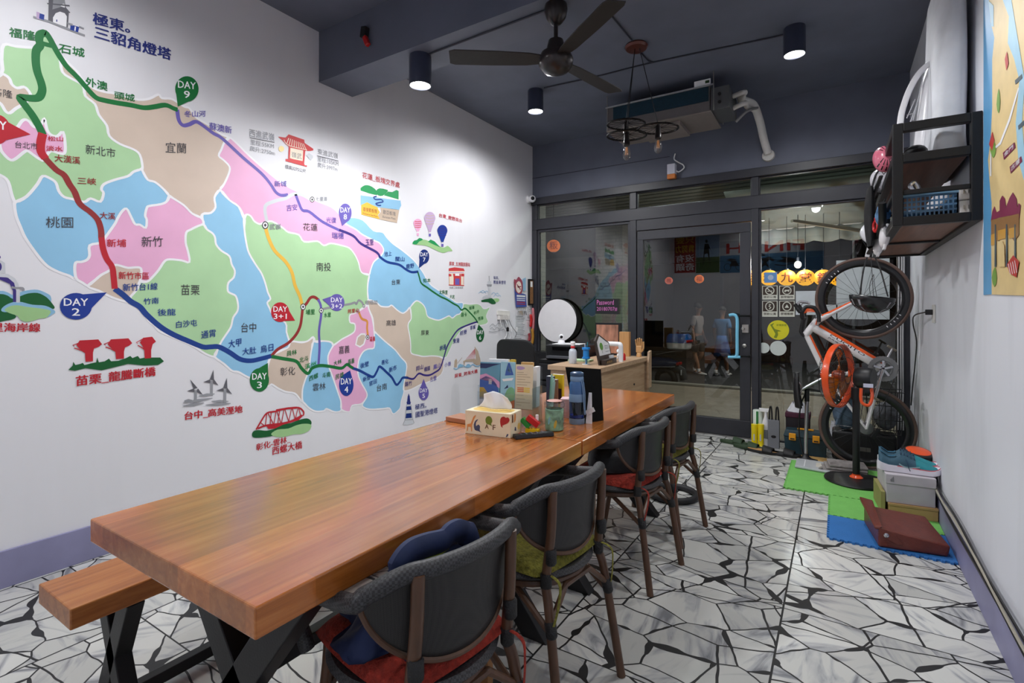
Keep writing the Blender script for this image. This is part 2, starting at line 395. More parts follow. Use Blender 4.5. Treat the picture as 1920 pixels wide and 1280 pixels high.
g = MB(); g.tube(smooth_path([(hx - .075, RD - .10, hz[0].z + .005), (hx - .03, RD - .10, hz[0].z + .01), (hx, RD - .10, hz[0].z - .03), (hx, RD - .10, (hz[0].z + hz[1].z) / 2), (hx, RD - .10, hz[1].z + .03), (hx - .01, RD - .10, hz[1].z)], 6), .016, 12)
g.tube([(hx - .085, RD - .1, hz[1].z - .012), (hx + .03, RD - .1, hz[1].z - .006)], .014, 12)
dh = g.build('door_handle', m_sky, door, smooth=True, label='sky blue wrapped pull handle')
MB().cyl((hx, RD - .1, hz[0].z), (hx + .11, RD - .04, hz[0].z), .009).cyl((hx, RD - .1, hz[1].z), (hx + .11, RD - .04, hz[1].z), .009).cyl((hx + .11, RD - .045, hz[0].z), (hx + .11, RD - .01, hz[0].z), .014).cyl((hx + .11, RD - .045, hz[1].z), (hx + .11, RD - .01, hz[1].z), .014).build('handle_bracket', M('black_metal', (26, 26, 28), .4, metal=.4), door, smooth=True)
m_steel = M('brushed_steel', (176, 174, 170), .3, metal=.9)
p = ay(1398, 616, RD - .02); MB().box((p.x, RD - .025, p.z), (.065, .03, .085)).cyl((p.x - .02, RD - .04, p.z), (p.x - .02, RD - .07, p.z), .016).build('door_lock', m_steel, door, bevel=.005)
p = ay(1396, 648, RD - .02); MB().lathe([(.022, 0), (.02, .012), (.012, .018), (0, .018)], (p.x, RD - .015, p.z), (0, -1, 0), 20, cap=False).build('door_cylinder', m_steel, door, smooth=True)
# ------------------------------------------------------------------ painted map on the left wall
mural = thing('wall_mural', 'painted cycling route map of coloured counties and day markers covering the white wall', 'mural', (0, 3.0, 0.9))
WK = [.4]
def wl(px, py, d=0.0): p = ax(px, py, 0.0); return Vector((d * WK[0], p.y, p.z))
def paint(name, rgb): return M('paint_' + name, rgb, .55, var=.05, scale=4)
PC = dict(green=(176, 217, 168), pink=(236, 178, 214), blue=(146, 200, 234), beige=(211, 193, 178), white=(244, 244, 248),
          dgreen=(8, 112, 52), red=(190, 26, 44), dred=(150, 44, 44), navy=(14, 60, 140), royal=(20, 56, 150), purple=(104, 92, 176), dpurple=(58, 44, 128),
          grey=(150, 152, 158), lgrey=(206, 210, 216), dgrey=(96, 96, 104), black=(66, 64, 70), yellow=(234, 186, 70), orange=(222, 150, 70), sky=(140, 190, 222), lgreen=(162, 206, 144), sun=(250, 226, 160), forest=(0, 92, 42), cream=(240, 226, 206), bred=(206, 58, 62), dblue=(10, 44, 120), mid=(24, 150, 84), lav=(196, 170, 206), tan=(196, 176, 156), ink=(40, 52, 130))
P_ = {k: paint(k, v) for k, v in PC.items()}
NX = Vector((1, 0, 0))
NREG = [0]
def region(col, pts):
    NREG[0] += 1
    s = smooth_path([wl(x, y, .0008 + NREG[0] * .00006) for x, y in pts], 3, closed=True)
    b = MB().fill(s); b.m(1); b.ribbon([p + NX * .0006 for p in s], .0125, NX, closed=True)
    b.build('map_region', [P_[col], P_['white']], mural)
REG = [
 ('green', [(7,84),(30,87),(60,89),(70,86),(74,65),(82,59),(92,68),(100,85),(112,110),(117,135),(135,148),(155,160),(160,180),(178,195),(185,215),(200,235),(205,255),(225,270),(250,280),(262,290),(267,312),(262,318),(250,322),(240,330),(215,337),(195,345),(190,355),(194,362),(188,378),(170,372),(160,378),(150,377),(135,373),(120,369),(110,358),(105,343),(95,335),(80,330),(70,345),(50,368),(30,378),(22,365),(15,340),(0,328),(-40,312),(-60,250),(-40,170),(2,140),(3,110)]),
 ('beige', [(0,140),(10,141),(18,148),(22,158),(32,165),(45,163),(53,170),(57,180),(47,193),(30,203),(18,212),(10,208),(2,195),(-10,185),(-20,160)]),
 ('pink', [(0,276),(8,290),(20,300),(30,297),(45,285),(52,283),(62,290),(72,297),(82,301),(88,290),(96,283),(110,287),(121,287),(122,270),(118,247),(108,255),(98,254),(90,247),(86,235),(83,222),(78,232),(70,238),(62,237),(55,228),(47,224),(40,228),(33,238),(25,242),(0,245)]),
 ('blue', [(80,330),(95,335),(105,343),(110,358),(120,369),(135,373),(150,377),(160,378),(170,372),(188,378),(194,362),(190,355),(195,345),(215,337),(240,330),(250,322),(262,318),(267,320),(277,337),(290,341),(305,353),(317,367),(312,378),(300,383),(280,386),(275,390),(272,404),(275,412),(273,427),(262,421),(253,420),(245,405),(237,391),(228,397),(220,410),(215,420),(197,445),(188,455),(168,460),(168,478),(163,487),(152,491),(142,492),(140,505),(141,523),(130,517),(110,510),(88,498),(70,478),(48,447),(38,425),(30,405),(27,385),(30,378),(50,368),(70,345)]),
 ('pink', [(317,367),(325,372),(345,385),(360,400),(375,407),(382,418),(370,424),(358,430),(349,436),(348,455),(352,470),(355,491),(340,488),(318,486),(308,490),(298,505),(285,520),(275,528),(263,527),(265,515),(264,503),(255,501),(240,502),(225,498),(215,497),(205,507),(190,515),(178,525),(165,535),(155,530),(143,522),(140,505),(142,492),(152,491),(163,487),(168,478),(168,460),(188,455),(197,445),(215,420),(220,410),(228,397),(237,391),(245,405),(253,420),(262,421),(273,427),(275,412),(272,404),(275,390),(280,386),(300,383),(312,378)]),
 ('beige', [(215,497),(225,498),(240,502),(255,501),(264,503),(265,515),(262,527),(258,540),(250,550),(245,556),(242,564),(235,565),(220,561),(205,555),(185,545),(165,537),(178,525),(190,515),(205,507)]),
 ('green', [(382,421),(388,430),(398,437),(403,445),(405,458),(415,470),(430,480),(434,495),(440,507),(438,520),(428,530),(427,545),(433,550),(442,555),(446,570),(445,583),(437,595),(433,612),(425,625),(415,640),(408,655),(402,668),(385,663),(365,650),(340,638),(315,628),(298,620),(290,610),(278,600),(268,580),(255,572),(242,564),(245,556),(250,550),(258,540),(262,527),(275,528),(285,520),(298,505),(308,490),(318,486),(340,488),(355,491),(352,470),(348,455),(349,436),(358,430),(370,424)]),
 ('blue', [(413,356),(430,375),(447,387),(455,400),(459,412),(458,430),(462,457),(467,475),(480,497),(490,512),(497,530),(502,548),(507,560),(501,567),(505,577),(512,590),(535,605),(537,622),(542,640),(541,650),(530,656),(520,661),(507,668),(502,682),(500,690),(490,700),(478,708),(465,707),(447,697),(435,695),(420,682),(402,668),(408,655),(415,640),(425,625),(433,612),(437,595),(445,583),(446,570),(442,555),(433,550),(427,545),(428,530),(438,520),(440,507),(434,495),(430,480),(415,470),(405,458),(403,445),(398,437),(388,430),(382,420),(380,401),(395,399),(404,388),(402,370)]),
 ('beige', [(100,85),(115,105),(128,118),(145,135),(155,150),(175,165),(195,172),(215,175),(240,182),(260,187),(280,185),(297,177),(303,184),(320,185),(333,192),(345,200),(355,203),(365,218),(380,228),(395,237),(415,252),(430,258),(421,266),(415,280),(410,292),(419,300),(430,312),(429,325),(420,345),(412,356),(402,370),(404,388),(395,399),(380,401),(375,407),(360,400),(345,385),(325,372),(317,367),(305,353),(290,341),(277,337),(267,320),(267,312),(262,290),(250,280),(225,270),(205,255),(200,235),(185,215),(178,195),(160,180),(155,160),(135,148),(117,135),(112,110)]),
 ('pink', [(430,258),(445,270),(467,292),(505,325),(535,347),(565,362),(595,377),(620,387),(635,400),(645,418),(652,422),(667,430),(680,440),(702,451),(712,456),(719,467),(716,477),(707,485),(700,492),(695,505),(692,515),(680,512),(675,505),(672,492),(665,477),(655,465),(640,460),(620,456),(607,460),(595,452),(570,453),(560,440),(540,435),(530,427),(510,415),(495,417),(487,420),(477,415),(470,405),(462,402),(457,410),(447,387),(430,375),(413,356),(420,345),(429,325),(430,312),(419,300),(410,292),(415,280),(421,266)]),
 ('green', [(457,410),(462,402),(470,405),(477,415),(487,420),(495,417),(510,415),(530,427),(540,435),(560,440),(570,453),(595,452),(607,460),(620,456),(640,460),(655,465),(665,477),(672,492),(675,505),(680,512),(692,515),(690,530),(689,545),(690,560),(685,572),(667,586),(656,590),(656,604),(665,607),(665,620),(657,627),(642,635),(635,640),(625,647),(620,641),(605,639),(592,641),(588,632),(577,639),(565,642),(552,640),(545,640),(542,637),(537,622),(535,605),(512,590),(505,577),(501,567),(507,560),(502,548),(497,530),(490,512),(480,497),(467,475),(462,457),(458,430)]),
 ('blue', [(652,422),(648,415),(657,407),(680,412),(700,432),(717,435),(725,445),(737,457),(755,470),(775,487),(787,502),(795,514),(800,524),(809,535),(822,544),(834,553),(847,561),(856,567),(867,567),(868,574),(866,581),(862,588),(856,590),(848,596),(842,592),(833,596),(822,600),(809,597),(801,592),(798,580),(794,572),(787,566),(780,564),(773,570),(769,576),(762,583),(755,587),(747,583),(741,578),(734,572),(728,575),(714,574),(706,567),(691,562),(689,545),(690,525),(695,505),(700,492),(707,485),(716,477),(719,467),(712,456),(702,451),(680,440),(667,430)]),
 ('beige', [(691,562),(706,567),(714,574),(728,575),(734,572),(741,578),(747,583),(755,587),(762,583),(769,576),(771,596),(766,605),(765,613),(767,624),(769,636),(770,649),(771,662),(784,666),(794,668),(809,667),(822,668),(830,671),(832,682),(827,702),(805,715),(790,720),(770,730),(757,732),(757,720),(761,700),(762,682),(752,670),(740,655),(722,640),(707,626),(702,622),(700,610),(697,595),(692,582),(689,570)]),
 ('green', [(868,574),(870,569),(881,570),(894,569),(901,572),(906,578),(912,578),(918,575),(917,580),(913,588),(912,594),(915,602),(912,607),(906,609),(898,610),(892,606),(872,614),(861,624),(850,642),(841,661),(837,669),(830,671),(822,668),(809,667),(794,668),(784,666),(771,662),(770,649),(769,636),(767,624),(765,613),(766,605),(771,596),(769,578),(773,571),(780,564),(787,566),(794,572),(798,580),(801,592),(809,597),(822,600),(833,596),(842,592),(848,596),(856,590),(862,588),(866,581)]),
 ('beige', [(545,640),(552,640),(565,641),(577,639),(587,631),(587,642),(584,655),(582,667),(580,685),(577,700),(572,712),(567,730),(566,752),(560,745),(552,737),(535,734),(520,727),(509,720),(502,724),(500,700),(507,670),(520,660),(530,655),(540,651)]),
 ('blue', [(587,641),(605,639),(620,641),(625,647),(622,652),(615,667),(616,685),(622,702),(630,725),(635,740),(639,752),(639,769),(627,772),(612,766),(607,770),(592,771),(580,765),(572,757),(567,750),(567,730),(572,712),(577,700),(580,685),(582,667),(584,655)]),
 ('pink', [(690,570),(692,580),(699,597),(701,622),(702,637),(701,652),(690,654),(680,660),(672,677),(671,700),(677,717),(687,735),(687,745),(677,757),(660,760),(655,772),(640,767),(639,752),(635,740),(630,725),(622,702),(616,685),(615,667),(622,652),(625,647),(635,640),(642,635),(657,627),(665,620),(665,607),(656,604),(656,590),(667,586),(685,575)]),
 ('blue', [(702,622),(707,626),(722,640),(740,655),(752,670),(762,682),(761,700),(757,720),(757,735),(752,752),(750,765),(740,775),(735,774),(730,765),(717,766),(692,767),(679,760),(687,745),(687,735),(677,717),(671,700),(672,677),(680,660),(690,654),(701,652),(702,637)]),
]
for c, pts in REG: region(c, pts)
b = MB().fill([wl(x, y, .0022) for x, y in [(670,632),(677,626),(684,626),(686,632),(682,645),(675,650),(667,646)]]); b.m(1)
b.ribbon([wl(x, y, .0026) for x, y in [(670,632),(677,626),(684,626),(686,632),(682,645),(675,650),(667,646)]], .014, NX, closed=True); b.build('map_region', [P_['beige'], P_['white']], mural)
def route(col, pts, w=.026, d=.0034):
    MB().ribbon(smooth_path([wl(x, y, d) for x, y in pts], 4), w, NX).build('route_line', P_[col], mural)
route('dgreen', [(82,62),(75,65),(73,74),(75,85),(68,95),(67,115),(70,135),(77,155),(79,170),(72,183),(55,184),(38,183),(45,195),(60,215),(72,235),(80,252)], .032)
route('dgreen', [(76,80),(85,83),(97,86)], .022, .0036)
route('dgreen', [(78,62),(85,61),(93,72),(100,85),(110,103),(125,125),(145,145),(165,168),(180,183),(195,188),(220,193),(245,197),(270,202),(290,200),(310,197),(325,203),(333,206)], .026, .0038)
route('red', [(80,250),(76,270),(77,285),(85,297)], .034, .004)
route('dred', [(83,295),(105,318),(120,328),(130,345),(140,360),(147,378),(155,387),(170,398),(183,412),(189,430),(190,447)], .028)
route('red', [(190,445),(193,465),(200,485),(210,500),(213,520),(215,541)], .028, .004)
route('navy', [(215,541),(230,552),(245,565),(262,575),(275,590),(300,612),(325,627),(355,640),(380,650),(395,650),(410,650),(430,660),(450,673),(470,676),(490,672),(509,667)], .030)
route('dred', [(509,667),(520,655),(540,643),(555,627),(563,610),(566,590),(568,577),(575,568),(582,558),(590,557),(598,563)], .022)
route('yellow', [(497,423),(503,445),(515,470),(535,490),(547,510),(553,535),(562,555),(567,575)], .026)
route('purple', [(596,561),(601,572),(602,590),(598,620),(599,650),(597,684)], .020, .0038)
route('grey', [(602,580),(625,575),(655,570),(665,567),(668,570),(672,563),(678,566),(682,573)], .018)
route('orange', [(672,583),(678,597),(688,602),(688,615),(690,632)], .020)
route('dgreen', [(509,668),(530,672),(555,677),(565,690),(577,700),(585,690),(600,685),(620,687),(640,690),(650,683),(657,687),(662,690)], .024, .004)
route('navy', [(661,690),(675,695),(690,703),(700,706),(707,695),(712,687),(725,698),(735,708),(743,721),(750,715),(755,708),(765,708)], .022)
route('dpurple', [(764,708),(775,710),(785,700),(795,703),(805,703),(815,698),(825,690),(832,670),(838,650),(848,632),(860,617),(880,608),(895,603)], .018)
route('dgreen', [(783,509),(786,519),(790,531),(801,539),(812,547),(826,556),(837,561),(850,569),(859,574),(865,581),(872,578),(881,586),(890,596),(896,605)], .018)
route('navy', [(710,480),(726,491),(748,496),(761,505),(772,510),(784,509)], .022)
route('dpurple', [(636,431),(662,442),(677,457),(705,472),(712,481)], .022)
route('purple', [(332,205),(335,225),(343,235),(355,233),(367,228),(380,235),(400,250),(417,260),(455,295),(490,325),(507,345),(517,360),(527,366),(540,365)], .022)
route('purple', [(554,364),(560,380),(567,394),(580,397),(605,416),(637,432)], .022)
route('lgrey', [(500,414),(497,387),(515,377),(535,372),(550,364),(565,365),(582,374)], .024)
for x, y, r in ((497,422,6),(568,575,5),(602,582,4.2),(585,374,4.5),(682,574,2.6),(671,583,3),(689,632,3.6)):
    dots = MB()
    for q, (rr, d, mi) in enumerate(((1, .0046, 0), (.72, .0050, 1), (.38, .0054, 0))):
        dots.m(mi); dots.fill([wl(x + r * rr * math.cos(a * PI / 8), y + r * rr * 1.25 * math.sin(a * PI / 8), d) for a in range(16)])
    dots.build('stop_dot', [P_['black'], P_['white']], mural)
def marker(col, c, rx, ry, tip, l1, l2, tr=1.0, halo=None):
    cx, cy = c; a0 = math.atan2((tip[1] - cy) / ry, (tip[0] - cx) / rx); pts = []
    for i in range(25):
        a = a0 + .62 + (2 * PI - 1.24) * i / 24; pts.append((cx + rx * math.cos(a), cy + ry * math.sin(a)))
    pts.append(tip)
    b = MB().fill([wl(x, y, .0060) for x, y in pts])
    o = b.build('day_marker', P_[col], mural)
    t = MB(); w = rx * 1.5; h = ry * .55
    sl = 0.10 if cy < 300 else (-.04 if cy > 600 else .0)
    for s, yy, ww in ((l1, cy - ry * .04, w), (l2, cy + ry * .70, w * (.33 if len(l2) == 1 else .95))):
        bl = wl(cx - ww / 2 * tr, yy - sl * ww / 2, .0066); br = wl(cx + ww / 2 * tr, yy + sl * ww / 2, .0066); tl = wl(cx - ww / 2 * tr, yy - sl * ww / 2 - h, .0066)
        put_text(t, s, bl, br, tl, .02)
    t.build('lettering', P_['white'], o)
marker('dgreen', (350,167), 22, 24, (333,200), 'DAY', '9')
marker('royal', (142,574), 30, 25, (200,548), 'DAY', '2')
marker('dgreen', (486,712), 18, 22, (502,680), 'DAY', '3')
marker('red', (525,585), 17, 18.5, (553,601), 'DAY', '3+1')
marker('purple', (631,567), 14.5, 16, (604,561), 'DAY', '3+2')
marker('royal', (649,721), 13.5, 21, (656,694), 'DAY', '4')
marker('purple', (794,736), 9.5, 14, (794,710), 'DAY', '5')
marker('forest', (900,627), 7.6, 14, (897,608), 'DAY', '6')
marker('dblue', (795,481), 9.5, 13.5, (785,503), 'DAY', '7')
marker('purple', (647,399), 12, 17.5, (641,424), 'DAY', '8')
marker('red', (-10,243), 29, 29, (57,252), 'DAY', '1')
TX = {}
def wt(col, s, x0, y0, x1, y1, h, bold=.014):
    big = h >= 9
    b = MB() if big else TX.setdefault(col, MB())
    put_text(b, s, wl(x0, y0, .0072), wl(x1, y1, .0072), wl(x0, y0 - h, .0072), bold)
    if big: b.build('lettering', P_[col], mural)
for a in [
 ('ink','極東。',174,45,243,63,22,.03),('ink','三貂角燈塔',177,72,320,114,24,.03),
 ('dgreen','福隆',17,69,66,77,18,.02),('dgreen','石城',110,98,158,108,17,.02),('dgreen','外澳',160,161,201,171,17,.02),('dgreen','頭城',214,185,252,191,14,.02),
 ('purple','冬山河',345,220,385,219,12),('purple','蘇澳新',392,243,434,251,14),
 ('black','基隆',-15,178,23,185,15,0),('black','台北市',28,277,70,281,13,0),('black','新北市',160,288,216,296,18,0),('black','宜蘭',310,286,349,288,20,0),
 ('red','松山',89,264,118,265,9),('red','淡水',86,283,117,284,10),('dred','大漢溪',102,303,150,308,14),('dred','三峽',145,345,180,347,13),('dred','大溪',187,410,216,412,13),
 ('red','新埔',200,463,236,463,15),('red','新竹市區',222,523,279,524,14),('navy','新竹台1線',230,546,295,543,14),('navy','竹南',269,571,297,569,12),('navy','後龍',295,592,329,591,13),('navy','白沙屯',330,615,369,611,13),('navy','通霄',377,635,404,631,14),
 ('black','桃園',86,427,137,427,21,0),('black','新竹',265,463,305,462,20,0),('black','苗栗',339,553,374,553,20,0),('black','台中',452,623,480,622,18,0),
 ('navy','大甲',428,653,452,648,15),('navy','大肚',454,666,480,662,13),('navy','烏日',488,662,512,657,14),
 ('black','南投',593,508,620,508,16,0),('black','花蓮',568,432,595,433,14,0),('black','台東',734,534,750,533,10,0),('black','高雄',724,611,742,610,11,0),('black','屏東',789,629,804,628,10,0),('black','彰化',525,705,553,702,16,0),('black','雲林',586,733,610,730,14,0),('black','嘉義',635,664,655,661,15,0),('black','台南',706,734,725,730,13,0),
 ('purple','新城',514,350,537,350,11),('purple','吉安',537,396,557,394,12),('purple','光復',611,418,630,418,11),('purple','瑞穗',622,447,644,448,12),('dpurple','玉里',685,460,700,459,11),('grey','七星潭',592,377,613,377,8),('grey','武嶺',505,431,526,430,11),
 ('navy','池上',720,481,734,479,9),('navy','關山',741,490,758,490,9),('navy','鹿野',761,504,776,502,9),('dgreen','知本',793,530,807,529,8),('dgreen','太麻里',823,551,839,552,8),('dgreen','大武',843,559,852,560,7),('dgreen','埔里',573,590,590,589,10),('dgreen','水里',607,595,620,594,9),('grey','塔塔加',684,571,707,570,8),('red','阿里山',652,588,672,585,8),('red','嘉義',693,640,703,639,9),
 ('dgreen','員林',537,668,556,664,10),('dgreen','北斗',561,680,578,676,10),('mid','溪州',571,693,592,686,10),('dgreen','西螺',579,715,596,708,10),('dgreen','斗南',604,709,619,706,10),('dgreen','大林',625,686,640,681,9),('dgreen','民雄',629,712,644,706,10),('dgreen','嘉義',652,684,664,680,10),
 ('navy','後壁',675,691,691,686,10),('navy','新營',680,716,694,711,9),('navy','官田',692,724,706,718,9),('navy','善化',715,684,728,681,9),('navy','新市',729,699,743,693,10),('dpurple','路竹',759,725,772,722,9),('dpurple','岡山',780,696,793,691,9),('dpurple','橋頭',795,697,806,694,9),('purple','左營',806,716,818,712,9),('purple','鳳山',812,693,826,688,9),('purple','小港',833,688,845,685,8),('ink','東港',849,644,861,642,9),('ink','林邊',824,658,836,654,10),('ink','枋寮',862,629,875,626,9),('ink','車城',881,619,891,616,8),('dgreen','壽卡',864,594,875,593,8),('dgreen','旭海',879,581,889,579,7),('dgreen','牡丹',888,590,898,586,6),('dgreen','恆春',896,601,906,599,7),
 ('red','里海岸線',-17,622,75,622,17,.03),('red','苗栗_龍騰斷橋',142,725,291,705,20,.03),('red','台中_高美溼地',346,788,454,774,16,.03),('red','彰化-雲林_',480,846,544,829,14,.02),('red','西螺大橋',510,853,566,840,15,.02),('ink','極西。',778,768,799,764,10),('ink','國聖港燈塔',779,783,820,774,11),
 ('grey','西進武嶺',467,256,514,265,15,0),('grey','里程:55KM',469,271,513,279,10,0),('grey','爬升:2750m',468,283,515,292,10,0),('grey','東進武嶺',595,289,633,298,11,0),('grey','里程:105KM',595,302,634,312,10,0),('grey','爬升:3997m',595,314,632,322,10,0),('dgrey','標高3275公尺',534,316,573,325,8,0),
 ('red','花蓮_板塊交界處',679,334,749,353,12,.01),('red','台東_鹿野高台',823,407,866,418,8,.01),('red','屏東_五洲園旅服站',842,498,881,500,8,.01),('ink','極南。',925,523,935,524,6,0),('ink','鵝鑾鼻燈塔',925,532,948,533,7,0),('red','屏東_跨海大橋',852,709,895,699,8,.02),('grey','恆春二戰機場堡',842,541,868,541,4,0)]: wt(*a)
small = MB()
for i, (c, b) in enumerate(TX.items()): small.m(i); small.add(b.v, b.f)
small.build('small_lettering', [P_[c] for c in TX], mural, kind='stuff')
# --- little landmark drawings
class Draw:
    def __init__(s): s.b = MB(); s.mats = []; s.d = .0062
    def c(s, col):
        if P_[col] not in s.mats: s.mats.append(P_[col])
        s.b.m(s.mats.index(P_[col])); s.d += .00012; return s
    def fill(s, col, pts, sm=0):
        s.c(col); q = [wl(x, y, s.d) for x, y in pts]
        if sm: q = smooth_path(q, sm, closed=True)
        s.b.fill(q); return s
    def ln(s, col, pts, w=.006, sm=0):
        s.c(col); q = [wl(x, y, s.d) for x, y in pts]
        if sm: q = smooth_path(q, sm)
        s.b.ribbon(q, w, NX); return s
    def circ(s, col, x, y, rx, ry=None):
        ry = ry or rx; return s.fill(col, [(x + rx * math.cos(a * PI / 10), y + ry * math.sin(a * PI / 10)) for a in range(20)])
    def done(s): return s.b.build('landmark_drawing', s.mats, mural)
D = Draw()   # lighthouse, top left
D.fill('dgrey', [(91,-8),(120,-8),(123,14),(129,21),(127,52),(90,41)]).fill('grey', [(100,-8),(120,-8),(122,8),(112,14),(98,18)])
D.fill('white', [(99,43),(99,33),(104,25),(112,22),(121,25),(125,31),(124,51)], 0).fill('white', [(113,12),(118,7),(122,9),(121,15)])
D.ln('grey', [(62,32),(90,40),(125,54),(159,67)], .010).fill('lav', [(68,22),(74,24),(76,37),(68,35)]).fill('royal', [(74,25),(83,28),(82,38),(73,35)]).fill('royal', [(132,46),(148,51),(146,61),(131,56)]).ln('grey', [(126,44),(136,47)], .01).ln('grey', [(148,50),(157,54)], .008).ln('white', [(141,50),(140,58)], .005).fill('ink', [(105,37),(107,37),(107,41),(105,41)]).ln('dgrey', [(88,7),(130,11)], .006).ln('dgrey', [(120,18),(131,24)], .006); D.done()
D = Draw()   # coast with stone arch, left edge
D.fill('sky', [(-30,550),(0,545),(14,548),(24,553),(36,548),(52,544),(70,543),(86,549),(95,556),(92,570),(60,578),(0,580),(-30,585)], 3)
D.fill('forest', [(-30,556),(0,551),(14,554),(24,560),(38,555),(52,550),(70,549),(84,555),(92,562),(100,572),(102,577),(95,579),(60,573),(30,580),(-30,600)], 3)
D.fill('forest', [(-30,575),(0,580),(28,590),(27,597),(10,601),(-30,606)], 2)
D.fill('sky', [(2,580),(10,572),(25,566),(40,566),(60,571),(85,573),(102,582),(100,588),(80,596),(40,585),(8,585)], 3)
D.fill('lgreen', [(8,581),(18,574),(32,572),(50,575),(75,578),(94,582),(92,590),(85,596),(74,597),(62,601),(48,603),(38,599),(32,592),(18,587)], 3)
D.fill('dpurple', [(-20,518),(0,517),(15,521),(26,530),(30,545),(30,566),(24,566),(24,545),(18,532),(0,524),(-20,524)])
D.fill('lgrey', [(-20,510),(0,512),(15,514),(28,522),(34,532),(37,545),(37,567),(30,567),(30,545),(26,530),(14,520),(-20,518)]).ln('grey', [(21,538),(30,540),(42,540),(43,545)], .010, 3)
D.fill('lgrey', [(-8,486),(3,489),(9,493),(10,512),(-8,512)]).circ('dpurple', -2, 500, 5, 8).circ('dpurple', -4, 482, 5, 4); D.done()
D = Draw()   # broken bridge piers
D.fill('forest', [(128,693),(136,685),(137,678),(141,684),(150,682),(155,680),(158,684),(170,681),(180,679),(182,670),(185,679),(196,677),(204,672),(208,677),(222,676),(236,671),(244,667),(248,671),(258,667),(262,672),(272,670),(300,670),(307,677),(296,684),(270,685),(240,682),(215,688),(190,694),(160,690),(140,695)])
def pier(x0, x1, yt, yb, ov, dx):
    c = (x0 + x1) / 2; h = (x1 - x0) / 2
    D.ln('red', [(c - ov - dx - 2, yt + 12), (c - ov - dx - 5, yt + 10), (c - h - dx, yt + 2)], .004).ln('red', [(c - ov - dx - 2, yt + 15), (c - h - dx + 2, yt + 24), (c - h - dx + 5, yb)], .005, 3)
    D.fill('red', [(c - ov, yt + 10), (c - ov + 6, yt + 1), (c + ov - 7, yt - 1), (c + ov, yt + 8), (c + ov - 6, yt + 13), (c + h + 2, yt + 16), (c + h, yt + 24), (c + h, yb), (c - h, yb + 1), (c - h - 1, yt + 24), (c - ov + 4, yt + 15)])
pier(160, 174, 637, 677, 24, 2); pier(217, 232, 635, 672, 23, 2); pier(271, 283, 632, 671, 15, 2); D.done()
D = Draw()   # wind turbines in the wetland
for x, y, s in ((366,731,1.0),(396,714,.95),(421,730,1.0)):
    D.fill('dgrey', [(x - 3, y - 2), (x - 10 * s, y - 20 * s), (x + 4, y - 4)] if x < 380 else [(x - 3, y - 3), (x + 4 * s, y - 22 * s), (x + 5, y - 1)])
    D.fill('dgrey', [(x - 3, y - 3), (x - 16 * s, y + 2), (x, y + 4)]).fill('dgrey', [(x, y + 3), (x + 14 * s, y + 9 * s), (x + 5, y - 3)])
    D.fill('grey', [(x - 2, y), (x + 3, y), (x + 2.5, y + 28), (x - 2, y + 27)])
for x0, y0_, x1, y1_ in ((343,755,398,746),(372,742,402,738),(342,761,382,755),(385,759,432,756),(396,752,428,752),(345,751,360,750)): D.ln('grey', [(x0, y0_), ((x0 + x1) / 2, (y0_ + y1_) / 2), (x1, y1_)], [.004, .018, .004])
D.done()
D = Draw()   # red truss bridge
D.fill('forest', [(472,815),(475,808),(485,806),(500,807),(515,803),(530,795),(545,793),(560,787),(575,784),(583,789),(582,797),(570,800),(540,806),(515,816),(490,820),(476,820)], 3)
D.fill('lgreen', [(508,813),(520,805),(540,803),(555,797),(570,794),(583,796),(580,806),(566,813),(550,814),(530,819),(515,818)], 3)
D.fill('red', [(498,797),(515,797),(540,791),(568,777),(570,768),(569,778),(560,787),(545,792),(530,796),(515,803),(503,804)])
D.ln('red', [(480,805),(490,788),(500,774),(515,771),(540,765),(560,764),(569,772),(568,779)], .011, 3).ln('red', [(483,803),(500,797),(540,791),(566,778)], .012, 3).ln('red', [(517,769),(540,765),(556,764)], .014)
for a, b_ in (((500,774),(497,799)),((502,774),(513,796)),((513,796),(517,772)),((519,771),(527,795)),((527,795),(532,768)),((534,768),(541,790)),((541,790),(546,767)),((548,766),(553,786)),((553,786),(558,766)),((560,766),(564,781)),((488,792),(497,799)),((508,773),(506,797)),((524,770),(520,796))): D.ln('red', [a, b_], .006)
D.done()
D = Draw()   # blue lighthouse
D.fill('ink', [(766,737),(768,743),(769,753),(763,753),(764,743)]).fill('ink', [(762,753),(770,753),(769,758),(763,758)]).fill('lgrey', [(762,758),(770,758),(774,787),(759,788)]).fill('dblue', [(761,762),(770,761),(771,768),(761,769)]).fill('dblue', [(761,775),(771,774),(772,783),(760,784)]).fill('lgrey', [(759,787),(774,786),(776,793),(766,796),(755,796)]).ln('grey', [(755,796),(759,787),(774,786),(776,793)], .006).ln('grey', [(762,758),(759,788)], .005).ln('grey', [(770,758),(774,787)], .005); D.done()
D = Draw()   # red pavilion
D.fill('bred', [(521,256),(535,258),(541,252),(570,262),(571,268),(587,279),(587,282),(582,283),(574,283),(560,281),(540,274),(535,270),(530,264)])
D.fill('bred', [(540,252),(570,262),(570,268),(540,258)])
for i in range(9): D.ln('cream', [(541 + i * 3.4, 259 + i * 1.3), (537 + i * 4.7, 270 + i * 1.6)], .005)
D.ln('cream', [(532,262),(538,271),(556,277),(575,281)], .005, 3).fill('bred', [(541,274),(572,281),(570,306),(540,299)]).fill('cream', [(544,277),(568,282),(567,302),(543,297)]).fill('bred', [(535,298),(540,298),(541,296),(569,304),(571,310),(575,310),(575,313),(535,302)]); put_text(D.c('dgrey').b, '嶺武', wl(546,295,.0085), wl(565,299,.0085), wl(546,284,.0085), 0)
D.circ('sun', 527, 279, 5, 5.5).fill('lgrey', [(574,291),(579,287),(586,292),(586,296),(582,301)]).ln('dgrey', [(468,258),(514,267)], .005).ln('dgrey', [(594,292),(634,302)], .005); D.done()
D = Draw()   # valley picture
